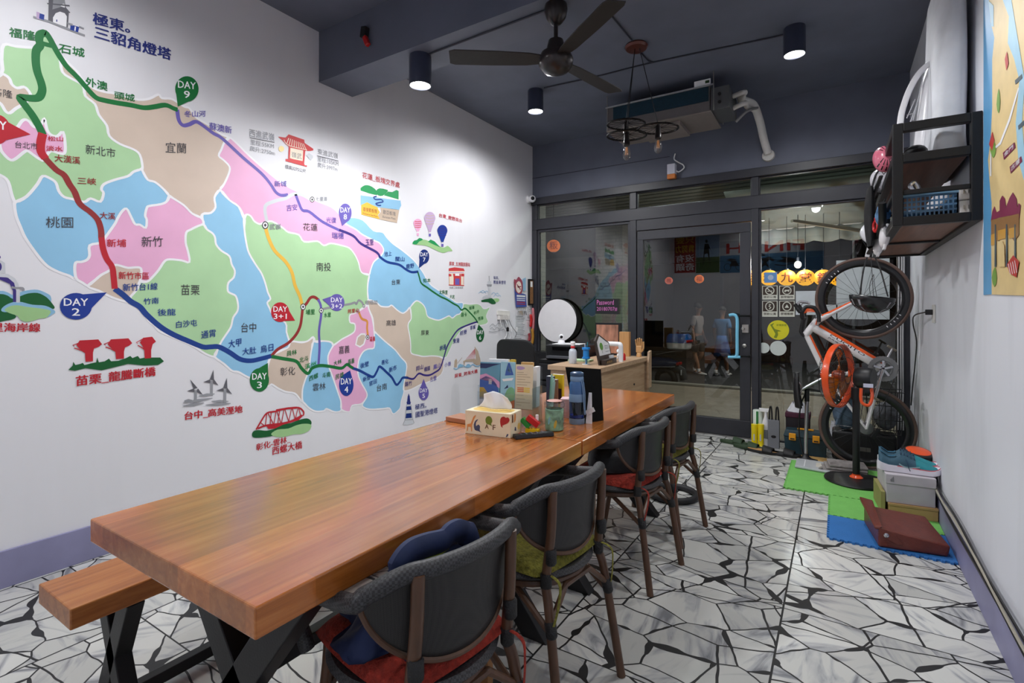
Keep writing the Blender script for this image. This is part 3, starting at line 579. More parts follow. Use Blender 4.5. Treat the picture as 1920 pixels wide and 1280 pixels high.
D.fill('sky', [(676,361),(700,365),(750,373),(752,385),(748,393),(676,385)], 0).fill('white', [(676,359),(750,368),(750,376),(676,366)])
D.fill('mid', [(676,357),(680,349),(688,347),(697,350),(706,358),(706,366)], 2).fill('mid', [(705,358),(711,353),(723,355),(727,358),(717,367),(708,366)], 2).fill('mid', [(719,366),(727,359),(735,360),(743,356),(747,358),(747,374)], 0)
D.ln('navy', [(706,368),(700,370),(704,374),(714,374),(718,378),(710,380),(704,382),(709,385),(714,385)], .012, 3)
D.fill('yellow', [(677,384),(688,379),(697,384),(707,388),(709,393),(712,398),(708,403),(712,411),(677,402)]).fill('tan', [(713,389),(748,394),(744,418),(711,411),(709,403),(714,397)])
put_text(D.c('dred').b, '菲律賓板塊', wl(680,396,.0085), wl(706,400,.0085), wl(680,388,.0085), 0); put_text(D.c('dred').b, 'Philippine Sea Plate', wl(680,402,.0085), wl(707,408,.0085), wl(680,398,.0085), 0); put_text(D.c('dgrey').b, '歐亞板塊', wl(718,401,.0085), wl(741,405,.0085), wl(718,393,.0085), 0); put_text(D.c('dgrey').b, 'Eurasian Plate', wl(717,408,.0085), wl(741,412,.0085), wl(717,404,.0085), 0); D.done()
D = Draw()   # balloons
D.fill('lgreen', [(776,458),(782,451),(795,449),(806,453),(815,458),(830,464),(836,462),(840,461),(848,470),(840,471),(830,474),(815,468),(800,461),(785,459)], 3).fill('mid', [(773,457),(776,451),(781,450),(786,446),(793,449),(785,453),(781,458)], 2).fill('mid', [(802,453),(807,449),(814,452),(819,457),(826,464),(812,458)], 0)
for x, y, rx, ry, c1, c2, b1 in ((783,419,8.2,9,'pink','bred',442),(805.5,410,10.5,13,'lav','tan',443),(829,433,9.5,11.5,'royal','dpurple',462)):
    D.fill(c1, [(x + rx * math.cos(a * PI / 12), y + ry * math.sin(a * PI / 12)) for a in range(-12, 1)] + [(x + rx * .9, y + 3), (x + rx * .35, y + ry * 1.45), (x + 1.8, b1 - 8), (x - 1.8, b1 - 8), (x - rx * .35, y + ry * 1.45), (x - rx * .9, y + 3)])
    for k in (-.5, -.1, .3, .7): D.ln(c2, [(x - rx * .75, y + ry * k), (x, y + ry * k + 1.2), (x + rx * .75, y + ry * k)], .006)
    D.ln('white', [(x, b1 - 8), (x, b1 - 5)], .016).fill('purple' if c1 != 'pink' else 'pink', [(x - 2, b1 - 5), (x + 2, b1 - 5), (x + 2, b1), (x - 2, b1)])
D.done()
D = Draw()   # red station house
D.fill('bred', [(841,503),(852,501),(869,503),(871,508),(841,508)]).fill('cream', [(842,508),(870,508),(869,534),(842,534)]).ln('lav', [(842,511),(869,511)], .010).fill('bred', [(841,513),(846,514),(846,518),(841,518)]).fill('bred', [(864,513),(870,513),(870,518),(864,518)]).fill('bred', [(849,513),(863,513),(864,520),(850,520)]).fill('white', [(853,513),(861,513),(861,517),(853,517)]).fill('bred', [(850,520),(864,520),(864,534),(850,534)]).fill('purple', [(853,522),(861,522),(861,534),(853,534)]).ln('bred', [(841,534),(870,535)], .008).ln('orange', [(842,518),(842,533)], .006).ln('bred', [(869,518),(869,533)], .006); D.done()
D = Draw()   # white tower on the cape
D.fill('lgreen', [(920,562),(930,559),(936,561),(933,566),(922,566)], 2).fill('forest', [(902,563),(908,561),(914,560),(922,559),(928,565),(929,569),(922,570),(915,566),(904,566)], 2).fill('lgrey', [(905,556),(913,553),(914,558),(905,559)], 2).fill('lgrey', [(915,537),(918,537),(921,558),(914,558)]).fill('grey', [(912,533),(922,533),(921,537),(914,537)]).fill('lgrey', [(914,527),(920,527),(921,533),(913,533)]).ln('grey', [(916.6,517),(917,527)], .012)
for x, y in ((902,547),(926,549),(930,553),(906,545)): D.ln('sky', [(x - 5, y + 3), (x - 1, y - 1), (x + 3, y + 2), (x + 6, y), (x + 9, y + 3)], .005, 3)
D.done()
D = Draw()   # ship bridge
D.fill('tan', [(889.5,649),(896,658),(900,672),(902,684),(893,684),(888,680),(892,672),(891,662)]).fill('tan', [(868,677),(873,674),(891,672),(889,682),(886,678),(872,678),(870,686)])
for k in range(6): D.ln('bred', [(890 + k * .1, 654 + k * 1.5), (874 + k * 2.8, 673)], .004)
D.fill('tan', [(852,676),(855,672),(857,676),(856,688),(851,688)]).ln('tan', [(857,681),(866,670)], .006)
for x in (862, 877): D.fill('sky', [(x - 4, 688), (x - 2, 683), (x + 2, 682), (x + 5, 685), (x + 5, 688)], 2)
D.ln('sky', [(850,690),(855,692),(860,689),(866,684),(871,687),(879,688),(886,683),(892,686),(898,686),(903,681),(909,680)], .010, 3); D.done()
WK[0] = 1.0
# ------------------------------------------------------------------ wood
def wood_mat(name, cols, plank=(0.13, 0.55), rough=.24, coat=.35, along='Y', vary=.22, grain=1.0):
    m = bpy.data.materials.new(name); nt, N, L, b = nodes_of(m)
    tc = N.new('ShaderNodeTexCoord'); mp = N.new('ShaderNodeMapping'); L.new(tc.outputs['Object'], mp.inputs[0])
    if along == 'X': mp.inputs['Rotation'].default_value = (0, 0, PI / 2)
    if along == 'Z': mp.inputs['Rotation'].default_value = (PI / 2, 0, 0)
    ms = N.new('ShaderNodeMapping'); ms.inputs['Scale'].default_value = (26 * grain, 1.6 * grain, 26 * grain); L.new(mp.outputs[0], ms.inputs[0])
    nz = N.new('ShaderNodeTexNoise'); nz.inputs['Scale'].default_value = 1.4; nz.inputs['Detail'].default_value = 7; nz.inputs['Roughness'].default_value = .62; nz.inputs['Distortion'].default_value = .7; L.new(ms.outputs[0], nz.inputs['Vector'])
    rp = N.new('ShaderNodeValToRGB'); e = rp.color_ramp.elements
    e[0].position = .30; e[0].color = lin(cols[0]); e[1].position = .72; e[1].color = lin(cols[2]); e.new(.5).color = lin(cols[1])
    L.new(nz.outputs[0], rp.inputs[0])
    br = N.new('ShaderNodeTexBrick'); br.offset = .37; br.inputs['Scale'].default_value = 1.0; br.inputs['Mortar Size'].default_value = 0.0; br.inputs['Brick Width'].default_value = plank[1]; br.inputs['Row Height'].default_value = plank[0]
    br.inputs['Color1'].default_value = (1 - vary,) * 3 + (1,); br.inputs['Color2'].default_value = (1 + vary * .4, 1 + vary * .25, 1 + vary * .1, 1)
    mb = N.new('ShaderNodeMapping'); mb.inputs['Rotation'].default_value = (0, 0, PI / 2); mb.inputs['Location'].default_value = (.31, .17, 0); L.new(mp.outputs[0], mb.inputs[0]); L.new(mb.outputs[0], br.inputs['Vector'])
    mx = N.new('ShaderNodeMix'); mx.data_type = 'RGBA'; mx.blend_type = 'MULTIPLY'; mx.inputs[0].default_value = 1.0
    L.new(rp.outputs[0], mx.inputs[6]); L.new(br.outputs['Color'], mx.inputs[7]); L.new(mx.outputs[2], b.inputs['Base Color'])
    b.inputs['Roughness'].default_value = rough; b.inputs['Coat Weight'].default_value = coat; b.inputs['Coat Roughness'].default_value = .16
    bp = N.new('ShaderNodeBump'); bp.inputs['Strength'].default_value = .08; bp.inputs['Distance'].default_value = .004; L.new(nz.outputs[0], bp.inputs['Height']); L.new(bp.outputs[0], b.inputs['Normal'])
    MATS[name] = m
    return m
m_table = wood_mat('honey_table_wood', ((156, 88, 36), (180, 106, 46), (200, 128, 64)), rough=.2, coat=.4)
m_bench = wood_mat('bench_wood', ((150, 84, 38), (186, 114, 56), (202, 136, 74)), plank=(.3, .7), rough=.35, coat=.15)
m_blk = M('black_steel', (24, 24, 27), .42, metal=.3, bump=.05, bscale=150)
TZ, TX0, TX1 = .75, 1.639, 2.401
def xframe(b, x0, x1, y, zt, w, th):
    """two crossed flat bars between floor and underside"""
    for a, c in ((x0, x1), (x1, x0)):
        A = Vector((a, y, zt)); B = Vector((c, y, 0)); d = (B - A).normalized(); s = Vector((d.z, 0, -d.x)) * w / 2 / abs(d.z)
        k = Vector((w / 2 / abs(d.z) * 1.0, 0, 0)); t = Vector((0, th / 2, 0))
        b.hexa([B - k - t, B + k - t, B + k + t, B - k + t, A - k - t, A + k - t, A + k + t, A - k + t])
    return b
def table(y0, y1, label):
    t = thing('dining_table', label, 'table', ((TX0 + TX1) / 2, (y0 + y1) / 2, 0), 0, 'wooden slab dining tables')
    MB().bx((TX0, y0, TZ - .062), (TX1, y1, TZ)).build('tabletop', m_table, t, bevel=.004)
    for y in (y0 + .20, y1 - .20): xframe(MB(), TX0 + .10, TX1 - .10, y, TZ - .064, .085, .06).build('leg_frame', m_blk, t, bevel=.003)
    MB().bx(((TX0 + TX1) / 2 - .02, y0 + .232, .335), ((TX0 + TX1) / 2 + .02, y1 - .232, .375)).build('stretcher', m_blk, t, bevel=.003)
table(.545, 1.979, 'orange brown wooden slab table nearest the viewer, with a clear near half')
table(1.991, 3.435, 'orange brown wooden slab table farther away, holding the brochures and the blue bottle')
t = thing('bench', 'wooden slab bench on black crossed legs between the table and the painted wall', 'bench', (1.338, 1.35, 0))
MB().bx((1.208, .555, .388), (1.467, 2.10, .45)).build('seat', m_bench, t, bevel=.004)
for y in (.72, 1.93): xframe(MB(), 1.245, 1.43, y, .386, .062, .05).build('leg_frame', m_blk, t, bevel=.003)
MB().bx((1.318, .747, .022), (1.358, 1.903, .062)).build('stretcher', m_blk, t, bevel=.003)
# ------------------------------------------------------------------ rattan arm chairs
def weave_mat(name, c1, c2, sc, rough=.5):
    m = bpy.data.materials.new(name); nt, N, L, b = nodes_of(m)
    tc = N.new('ShaderNodeTexCoord'); mp = N.new('ShaderNodeMapping'); mp.inputs['Rotation'].default_value = (.4, .5, .785); L.new(tc.outputs['Object'], mp.inputs[0])
    ck = N.new('ShaderNodeTexChecker'); ck.inputs['Scale'].default_value = sc; ck.inputs['Color1'].default_value = lin(c1); ck.inputs['Color2'].default_value = lin(c2); L.new(mp.outputs[0], ck.inputs[0])
    L.new(ck.outputs[0], b.inputs['Base Color']); b.inputs['Roughness'].default_value = rough
    bp = N.new('ShaderNodeBump'); bp.inputs['Strength'].default_value = .5; bp.inputs['Distance'].default_value = .002; L.new(ck.outputs['Fac'], bp.inputs['Height']); L.new(bp.outputs[0], b.inputs['Normal'])
    MATS[name] = m; return m
m_weave = weave_mat('dark_grey_weave', (60, 60, 63), (34, 34, 37), 170)
m_mesh = weave_mat('charcoal_mesh_sling', (42, 40, 40), (27, 26, 27), 320, .45)
m_cane = M('brown_cane', (84, 56, 38), .4, var=.22, scale=14, stretch=(4, 4, 1), coat=.1)
m_bind = M('black_binding', (26, 26, 28), .55, bump=.4, bscale=220)
def bind(b, c, ax_, r=.0185, h=.05):
    c = Vector(c); a = Vector(ax_).normalized(); b.lathe([(r * .8, -h / 2), (r, -h / 2 + .006), (r, h / 2 - .006), (r * .8, h / 2)], c - Vector((0, 0, 0)), a, 12)
def rail_pt(t):     # t in -1..1 across the back, chair-local
    a = t * 1.25
    return Vector((.055 + .165 * math.cos(a) / 1.0, .255 * math.sin(a) / math.sin(1.25), .735 - .055 * max(0, abs(t) - .55) / .45))
def make_chair(label, loc, rz):
    t = thing('rattan_chair', label, 'chair', loc, rz, 'grey rattan armchairs along the table')
    B = lambda b, n, m, **k: b.build(n, m, t, world=False, **k)
    rp_ = [(-.175, -.205, .44), (-.185, -.235, .55), (-.13, -.262, .632)] + [tuple(rail_pt(-1 + i * 2 / 16)) for i in range(17)] + [(-.13, .262, .632), (-.185, .235, .55), (-.175, .205, .44)]
    B(MB().tube(smooth_path(rp_, 4), .0205, 12), 'back_rail', m_weave, smooth=True)
    def sling(u, v):
        tt = -.93 + 1.86 * u; q = rail_pt(tt); zb = .735 - .232 * math.sqrt(max(0, 1 - (tt / .94) ** 2)); z = q.z + (zb - q.z) * v
        k = 1 - .10 * (q.z - z) / .23
        return (q.x - .028 * (q.z - z) / .23 * (1.6 - (q.z - z) / .23), q.y * k, z)
    B(MB().grid(sling, 28, 8), 'back_panel', m_mesh, smooth=True, solid=.004)
    B(MB().tube([sling(i / 40, 1.0) for i in range(41)], .0075, 8), 'panel_trim', m_cane, smooth=True)
    B(MB().lathe([(0, .432), (.17, .425), (.205, .432), (.222, .447), (.21, .461), (.17, .455), (0, .449)], seg=36, cap=False), 'seat', m_weave, smooth=True)
    LB = MB()
    for s in (-1, 1):
        B(MB().tube(smooth_path([(.205, .150 * s, .735), (.200, .152 * s, .60), (.185, .158 * s, .45), (.205, .168 * s, .36), (.262, .188 * s, 0)], 5), .0155, 10), 'leg', m_cane, smooth=True)
        B(MB().tube(smooth_path([(-.165, .150 * s, .44), (-.175, .160 * s, .30), (-.215, .195 * s, 0)], 5), .0150, 10), 'leg', m_cane, smooth=True)
        for c, a in (((.185, .158 * s, .452), (0, 0, 1)), ((.214, .171 * s, .315), (.2, .07 * s, -1)), ((.200, .153 * s, .53), (0, 0, 1)), ((-.178, .163 * s, .27), (-.1, .1 * s, -1))): bind(LB, c, a)
        B(MB().tube([(.213, .171 * s, .30), (.06, .168 * s, .405), (-.05, .166 * s, .40), (-.177, .163 * s, .26)], .0105, 8), 'stretcher', m_cane, smooth=True)
    B(MB().tube([(.212, -.171, .325), (.20, -.07, .41), (.20, .07, .41), (.212, .171, .325)], .0105, 8), 'stretcher', m_cane, smooth=True)
    B(MB().tube([(-.178, -.163, .285), (-.17, -.06, .40), (-.17, .06, .40), (-.178, .163, .285)], .0105, 8), 'stretcher', m_cane, smooth=True)
    B(MB().torus((0, 0, .418), (0, 0, 1), .192, .0125, 36, 8), 'seat_ring', m_cane, smooth=True)
    B(LB, 'joint_binding', m_bind, smooth=True, kind='stuff')
    return t
CH = [((2.372, 1.0, 0), math.radians(-9)), ((2.375, 1.60, 0), math.radians(-8)), ((2.352, 2.53, 0), math.radians(-7)), ((2.352, 3.09, 0), math.radians(-8))]
CL = ['grey rattan armchair nearest the viewer, with a navy jacket on its seat', 'grey rattan armchair with a moss green cushion, second from the viewer', 'grey rattan armchair with a red cushion and a black bag', 'grey rattan armchair farthest from the viewer, with a green cushion']
ch0 = make_chair(CL[0], *CH[0])
for (p, a), l in list(zip(CH, CL))[1:]: dup(ch0, p, a, l)
def at_chair(i, v):
    (p, a) = CH[i]; c, s = math.cos(a), math.sin(a); return Vector((p[0] + c * v[0] - s * v[1], p[1] + s * v[0] + c * v[1], v[2]))
m_moss = M('moss_green_plush', (124, 120, 44), .9, var=.35, scale=70, bump=.8, bscale=120)
m_redc = M('red_plush', (150, 44, 30), .9, var=.3, scale=60, bump=.7, bscale=120)
def cushion(i, m, label, strap=None):
    t = thing('seat_cushion', label, 'cushion', at_chair(i, (0, 0, .462)), CH[i][1], 'square seat cushions on the rattan chairs')
    def f(u, v, top):
        x = -1 + 2 * u; y = -1 + 2 * v; e = (1 - x ** 6) * (1 - y ** 6)
        k = 1 - .08 * (x * x * y * y)
        return (.195 * x * k - .005, .195 * y * k, (.040 * e ** .5 if top else -.0) + .006 * math.sin(7 * x) * math.cos(6 * y) * (1 if top else 0) * e)
    b = MB(); b.grid(lambda u, v: f(u, v, True), 18, 18); b.grid(lambda u, v: f(u, v, False), 2, 2)
    b.build('cushion_pad', m, t, world=False, smooth=True, ang=70)
    for s in (-1, 1): MB().tube(smooth_path([(.165, .15 * s, .01), (.235, .158 * s, 0), (.24, .165 * s, -.06), (.228, .175 * s, -.13)], 4), .006, 6, flat=.35).build('tie_strap', m, t, world=False, smooth=True)
cushion(0, m_redc, 'red seat cushion on the chair nearest the viewer, under the navy jacket')
cushion(1, m_moss, 'moss green seat cushion on the second chair, in full view')
cushion(2, m_redc, 'red seat cushion under the black bag')
cushion(3, m_moss, 'green seat cushion on the chair farthest from the viewer')
# navy jacket bundled on the nearest chair, rising to the table edge
m_navyj = M('navy_jacket', (22, 38, 78), .7, var=.25, scale=10, bump=.5, bscale=14)
m_lime = M('lime_lining', (150, 170, 40), .7)
c = lambda v: at_chair(0, v)
t = thing('jacket', 'navy jacket with lime lining bundled on the chair nearest the viewer', 'jacket', c((0, 0, .505)))
def fold(u, v):
    a = u * 2 * PI; r = (.03 + .15 * v) * (1 + .13 * math.sin(5 * a + 3 * v) + .08 * math.sin(9 * a))
    h = .505 + .14 * (1 - v) ** 1.2 * (1 + .3 * math.sin(3 * a)) + .012 * math.sin(8 * a + 9 * v)
    return c((.0 + r * math.cos(a) * .95, r * math.sin(a) * 1.1 - .01, h if v < .98 else .506))
MB().grid(fold, 48, 14).build('jacket_body', m_navyj, t, smooth=True, ang=80)
J_ = lambda px, py: ax(px, py, 2.468)
MB().tube(smooth_path([J_(735, 1092), J_(748, 1056), J_(768, 1034), J_(798, 1022), J_(828, 1014), J_(843, 1000), J_(860, 994), J_(876, 1004), J_(884, 1030)], 5), [.014] * 4 + [.020] * 30 + [.024] * 7, 10, flat=1.5).build('collar', m_navyj, t, smooth=True)
def drape(u, v): p = J_(742 + 140 * u, 1060 - 40 * u + 8 * math.sin(u * 14)); q = c((.06, -.15 + .30 * u, .52)); return p.lerp(q, v) + Vector((.015 * math.sin(u * 17) * v, 0, 0))
MB().grid(drape, 28, 8).build('jacket_front', m_navyj, t, smooth=True, solid=.012, ang=80)
MB().tube(smooth_path([J_(790, 1052), J_(815, 1040), J_(836, 1024)], 5), .012, 8, flat=.6).build('lining', m_lime, t, smooth=True, label='lime green lining')
MB().box(c((.135, -.09, .535)), (.004, .055, .045), CH[0][1], 0, .3).build('care_tag', M('white_tag', (176, 178, 180), .6), t)
# black bag on the third chair
t = thing('shoulder_bag', 'slouching black bag on the red cushion of the third chair', 'bag', at_chair(2, (0, 0, .505)))
c2 = lambda v: at_chair(2, v)
m_bag = M('black_bag_cloth', (22, 22, 25), .65, var=.2, bump=.5, bscale=20)
def bagf(u, v):
    a = u * 2 * PI; q = math.sin(PI * min(1, v) ** .8 / 2); r = .165 * (q ** .5 if v < .5 else q ** .5) * (1 + .07 * math.sin(4 * a + 2))
    return c2((r * math.cos(a) * .9 - .01, r * math.sin(a) * 1.0, .506 + .10 * (1 - v ** 2.4) * (1 + .12 * math.sin(3 * a))))
MB().grid(bagf, 40, 12).build('bag_body', m_bag, t, smooth=True, ang=80)
MB().tube(smooth_path([c2((.03, -.1, .60)), c2((.05, 0, .635)), c2((.05, .08, .61)), c2((.09, .13, .56))], 5), .008, 6).build('bag_strap', m_bag, t, smooth=True)
# low wooden stool under the near table
m_pine = M('pine_wood', (150, 104, 60), .45, var=.15, scale=8, stretch=(1, 8, 8))
S = (2.245, 1.255)
t = thing('step_stool', 'low plain wooden stool under the table between the two nearest chairs', 'stool', (S[0], S[1], 0))
MB().bx((S[0] - .14, S[1] - .10, .225), (S[0] + .14, S[1] + .10, .25)).build('seat', m_pine, t, bevel=.003)
for sx in (-1, 1):
    for sy in (-1, 1): MB().box((S[0] + .12 * sx, S[1] + .08 * sy, .1125), (.032, .03, .225)).build('leg', m_pine, t, bevel=.002)
for sy in (-1, 1): MB().box((S[0], S[1] + .08 * sy, .10), (.206, .02, .028)).build('stretcher', m_pine, t, bevel=.002)
p = az(1262, 925, .02)
MB().torus((p.x, p.y, .022), (0, 0, 1), .155, .022, 40, 10).build('spare_tyre', M('tyre_rubber', (26, 26, 30), .6), smooth=True, label='black spare tyre lying on the floor behind the farthest chair', cat='tyre')
# ------------------------------------------------------------------ things on the table
Vec = Vector
def quad_text(mb, s, bl, br, up, h, bold=.0): put_text(mb, s, bl, br, Vec(bl) + Vec(up) * h, bold)
m_card = M('cream_card', (236, 226, 196), .6)
A, Bq = Vec((1.896, 1.832, TZ)), Vec((2.120, 1.861, TZ)); dx = (Bq - A).normalized(); dy = Vec((-dx.y, dx.x, 0)); UP = Vec((0, 0, 1))
t = thing('tissue_box', 'cream tissue box printed with a giraffe, balloons and letters', 'tissue box', (A + Bq) / 2 + dy * .06)
Cc = Bq + dy * .118; Dd = A + dy * .118
hh = UP * .105
MB().hexa([A, Bq, Cc, Dd, A + hh, Bq + hh, Cc + hh, Dd + hh]).build('carton', m_card, t, bevel=.002)
fr = lambda u, v, o=.0007: A + (Bq - A) * u + hh * v - dy * o
pr = [M('print_orange', (222, 150, 84), .6), M('print_navy', (70, 80, 110), .6), M('print_green', (112, 134, 40), .6), M('print_red', (176, 44, 44), .6), M('print_brown', (110, 74, 44), .6), M('print_yellow', (236, 200, 110), .6)]
b = MB()
def blob(mi, pts, sm=3, f=fr): b.m(mi); q = [f(*p) for p in pts]; b.fill(smooth_path(q, sm, closed=True) if sm else q)
blob(0, [(.04,.12),(.05,.4),(.13,.45),(.19,.75),(.24,.84),(.24,.78),(.20,.62),(.16,.38),(.16,.12),(.14,.12),(.13,.3),(.07,.3),(.06,.12)], 0)
blob(1, [(.22,.2),(.20,.42),(.24,.6),(.30,.66),(.25,.52),(.25,.36),(.30,.44),(.34,.36),(.33,.2),(.38,.12),(.30,.16)], 2)
blob(2, [(.48,.52),(.46,.68),(.49,.80),(.54,.84),(.59,.78),(.61,.64),(.58,.52),(.61,.42),(.56,.47)], 3)
blob(3, [(.80,.46),(.78,.66),(.80,.82),(.86,.88),(.90,.84),(.95,.86),(.98,.76),(.94,.62),(.83,.50),(.84,.42)], 3)
b.m(4); quad_text(b, 'A', fr(.45,.30), fr(.53,.30), UP, .020, .02); quad_text(b, 'F', fr(.62,.28), fr(.68,.28), UP, .022, .02); blob(1, [(.90,.05),(.93,.05),(.96,.16),(.93,.18)], 0)
rt = lambda u, v, o=.0007: Bq + dy * (.118 * u) + hh * v + dx * o
blob(4, [(.12,.60),(.12,.94),(.22,.94),(.24,.62)], 0, rt); blob(0, [(.30,.60),(.33,.94),(.46,.90),(.44,.66)], 2, rt); blob(1, [(.35,.25),(.38,.4),(.48,.35),(.5,.2)], 0, rt); blob(5, [(.6,.3),(.7,.5),(.85,.42),(.8,.2)], 2, rt)
tp = lambda u, v, o=.0007: A + hh + (Bq - A) * u + dy * (.118 * v) + UP * o
blob(5, [(.15,.2),(.4,.1),(.8,.12),(.92,.3),(.9,.8),(.6,.92),(.2,.85),(.08,.5)], 3, tp)
b.build('printed_pattern', pr, t)
def tis(u, v):
    w = .085 * (1 - .25 * v) * (2 * u - 1); return tp(.5, .5) + dx * (w + .010 * math.sin(v * 4) + .012 * v) + dy * (.012 * math.sin(u * 9 + v * 2) * (1 - .3 * v) + .012 * v) + UP * (.078 * v * (1 - .55 * abs(u - .42)) + .004)
MB().grid(tis, 22, 10).build('tissue', M('white_tissue', (240, 240, 242), .8), t, smooth=True, solid=.001, ang=80)
# acrylic brochure rack
m_acr = glass_mat('clear_acrylic', (.90, .93, .95), .05, .5)
L_, R_ = Vec((1.795, 2.062, TZ)), Vec((2.085, 2.108, TZ)); ux = (R_ - L_).normalized(); uy = Vec((-ux.y, ux.x, 0)); WID = (R_ - L_).length
P = lambda a, d, z: L_ + ux * a + uy * d + UP * (z - TZ)
t = thing('brochure_rack', 'clear acrylic brochure rack behind the tissue box', 'rack', P(WID / 2, .07, TZ))
def slab(b, a0, a1, d0, d1, z0, z1): return b.hexa([P(a0, d0, z0), P(a1, d0, z0), P(a1, d1, z0), P(a0, d1, z0), P(a0, d0, z1), P(a1, d0, z1), P(a1, d1, z1), P(a0, d1, z1)])
for nm, q in (('front_panel', (0, WID, 0, .003, TZ, .90)), ('back_panel', (0, WID, .137, .14, TZ, 1.02)), ('side_panel', (0, .003, .004, .136, TZ, .93)), ('side_panel', (WID - .003, WID, .004, .136, TZ, .93)), ('pocket_floor', (.004, WID - .004, .004, .136, .824, .827)), ('divider', (.004, WID - .004, .062, .065, .828, .96))):
    slab(MB(), *q).build(nm, m_acr, t)
def leaflet(a0, a1, d, z1, label, base, shapes, th=.006, z0=.8285, lean=.012):
    o = thing('brochure', label, 'brochure', P((a0 + a1) / 2, d, z0), 0, 'brochures in the acrylic rack')
    b = MB(); b.hexa([P(a0, d, z0), P(a1, d, z0), P(a1, d + th, z0), P(a0, d + th, z0), P(a0, d + lean, z1), P(a1, d + lean, z1), P(a1, d + th + lean, z1), P(a0, d + th + lean, z1)]); b.build('cover', base, o)
    f = lambda u, v: P(a0 + (a1 - a0) * u, d + lean * v - .0008, z0 + (z1 - z0) * v)
    b = MB(); ms = []
    for m, pts, sm in shapes:
        if m not in ms: ms.append(m)
        b.m(ms.index(m)); q = [f(*p) for p in pts]
        if isinstance(sm, str): put_text(b, sm, q[0], q[1], q[2], .01)
        else: b.fill(smooth_path(q, sm, closed=True) if sm else q)
    if ms: b.build('cover_print', ms, o)
    return o
c_ = lambda n, r: M('print_' + n, r, .5)
m_teal, m_pinkp, m_blu, m_nav, m_yel, m_gry, m_wht, m_grn, m_orn, m_pur = c_('teal', (96, 150, 176)), c_('rose', (206, 150, 190)), c_('cobalt', (56, 92, 168)), c_('deepnavy', (34, 48, 92)), c_('mustard', (226, 190, 70)), c_('mist', (196, 202, 212)), c_('white', (238, 238, 240)), c_('sage', (120, 176, 130)), c_('rust', (206, 108, 60)), c_('lilac', (176, 150, 190))
leaflet(.005, .115, .012, 1.045, 'blue brochure with wavy teal, pink and yellow shapes, leftmost in the rack', m_teal, [
 (m_nav, [(0,.97),(1,.97),(.7,.93),(.3,.86),(0,.86)], 0), (m_pinkp, [(0,.70),(.3,.74),(.7,.66),(1,.56),(1,.42),(.5,.55),(0,.6)], 0), (m_blu, [(0,.15),(0,.6),(.3,.68),(.6,.64),(.85,.5),(.95,.35),(.95,.15)], 0), (m_yel, [(0,.15),(0,.42),(.2,.42),(.42,.3),(.42,.15)], 0), (m_gry, [(0,0),(1,0),(1,.17),(0,.2)], 0), (m_wht, [(.45,.5),(.6,.5),(.6,.62),(.45,.62)], 0)])
leaflet(.119, .196, .012, 1.05, 'pale blue brochure with a sailing boat, middle of the front row', c_('paleblue', (150, 196, 216)), [
 (m_blu, [(.35,.80),(.5,.98),(.62,.98),(.9,.72),(.3,.70)], 0), (c_('paleblue', (150, 196, 216)), [(.45,.80),(.54,.93),(.75,.76)], 0), (m_wht, [(.1,.62),(.9,.66),(.8,.6),(.2,.57)], 0), (m_grn, [(.3,.12),(.95,.15),(.95,.42),(.6,.44),(.35,.3)], 2), (m_nav, [(.25,.40),(.5,.5),(.55,.44)], 0), (m_orn, [(0,.15),(.35,.2),(.3,.1),(0,.08)], 0), (m_orn, [(.55,0),(1,0),(1,.18),(.6,.12)], 0)])
leaflet(.199, WID - .005, .010, 1.040, 'cream timetable brochure with lines of text and orange bars, rightmost in the rack', c_('cream2', (222, 206, 176)), [
 (m_pur, [(.08,.90),(.1,.96),(.4,.96),(.55,.92),(.3,.88)], 2)] + [(c_('tanline', (176, 156, 130)), [(.08, y), (.08 + w, y), (.08 + w, y + .012), (.08, y + .012)], 0) for y, w in ((.82,.4),(.77,.6),(.72,.78),(.66,.5),(.60,.8),(.54,.6),(.30,.4),(.22,.5),(.14,.8),(.08,.3))] + [(m_orn, [(.12, y), (.5, y), (.5, y + .025), (.12, y + .025)], 0) for y in (.38,.42,.46)] + [(m_yel, [(.5, y), (.85, y), (.85, y + .025), (.5, y + .025)], 0) for y in (.38,.42,.46)])
leaflet(.02, .13, .075, 1.055, 'white booklet standing behind the blue brochure', m_wht, [], .02)
leaflet(.14, .165, .075, 1.055, 'yellow booklet edge behind the sailing boat brochure', m_yel, [], .02)
leaflet(.20, .262, .075, 1.045, 'tan booklet standing behind the cream timetable', M('tan_card', (206, 160, 96), .6), [], .02)
leaflet(.266, .286, .070, 1.025, 'white zigzag leaflet at the right end of the rack', m_wht, [], .05)
# loose folded leaflets and books right of the rack, in a second stand
Q0 = az(1030, 778, TZ)
t = thing('folded_leaflets', 'mint green zigzag folded leaflet leaning at the right end of the rack', 'leaflet', (2.075, 2.262, TZ))
def zig(u, v): return Vec((2.07 + .05 * u + .02 * v, 2.29 - .06 * u + .012 * math.sin(u * 26), TZ + .002 + (.23 - .03 * u) * v))
MB().grid(zig, 26, 3).build('paper', M('mint_paper', (160, 198, 186), .6), t, solid=.0012)
def book(px0, px1, py0, py1, y, th, col, label, name='guidebook', deco=None):
    a = ay(px0, py1, y); c = ay(px1, py0, y); z0 = TZ
    o = thing(name, label, 'book', ((a.x + c.x) / 2, y, z0), 0, 'guide books standing right of the rack')
    MB().bx((a.x, y, z0), (c.x, y + th, c.z)).build('cover', M('cover_' + col[0], col[1], .45), o, bevel=.0015)
    MB().bx((a.x + .002, y + .002, c.z), (c.x - .0015, y + th - .002, c.z + .0015)).build('pages', m_wht, o)
    if deco:
        b = MB()
        for m, q in deco: b.fill([Vec((a.x + (c.x - a.x) * u, y - .0007, z0 + (c.z - z0) * v)) for u, v in q])
        b.build('cover_print', deco[0][0], o)
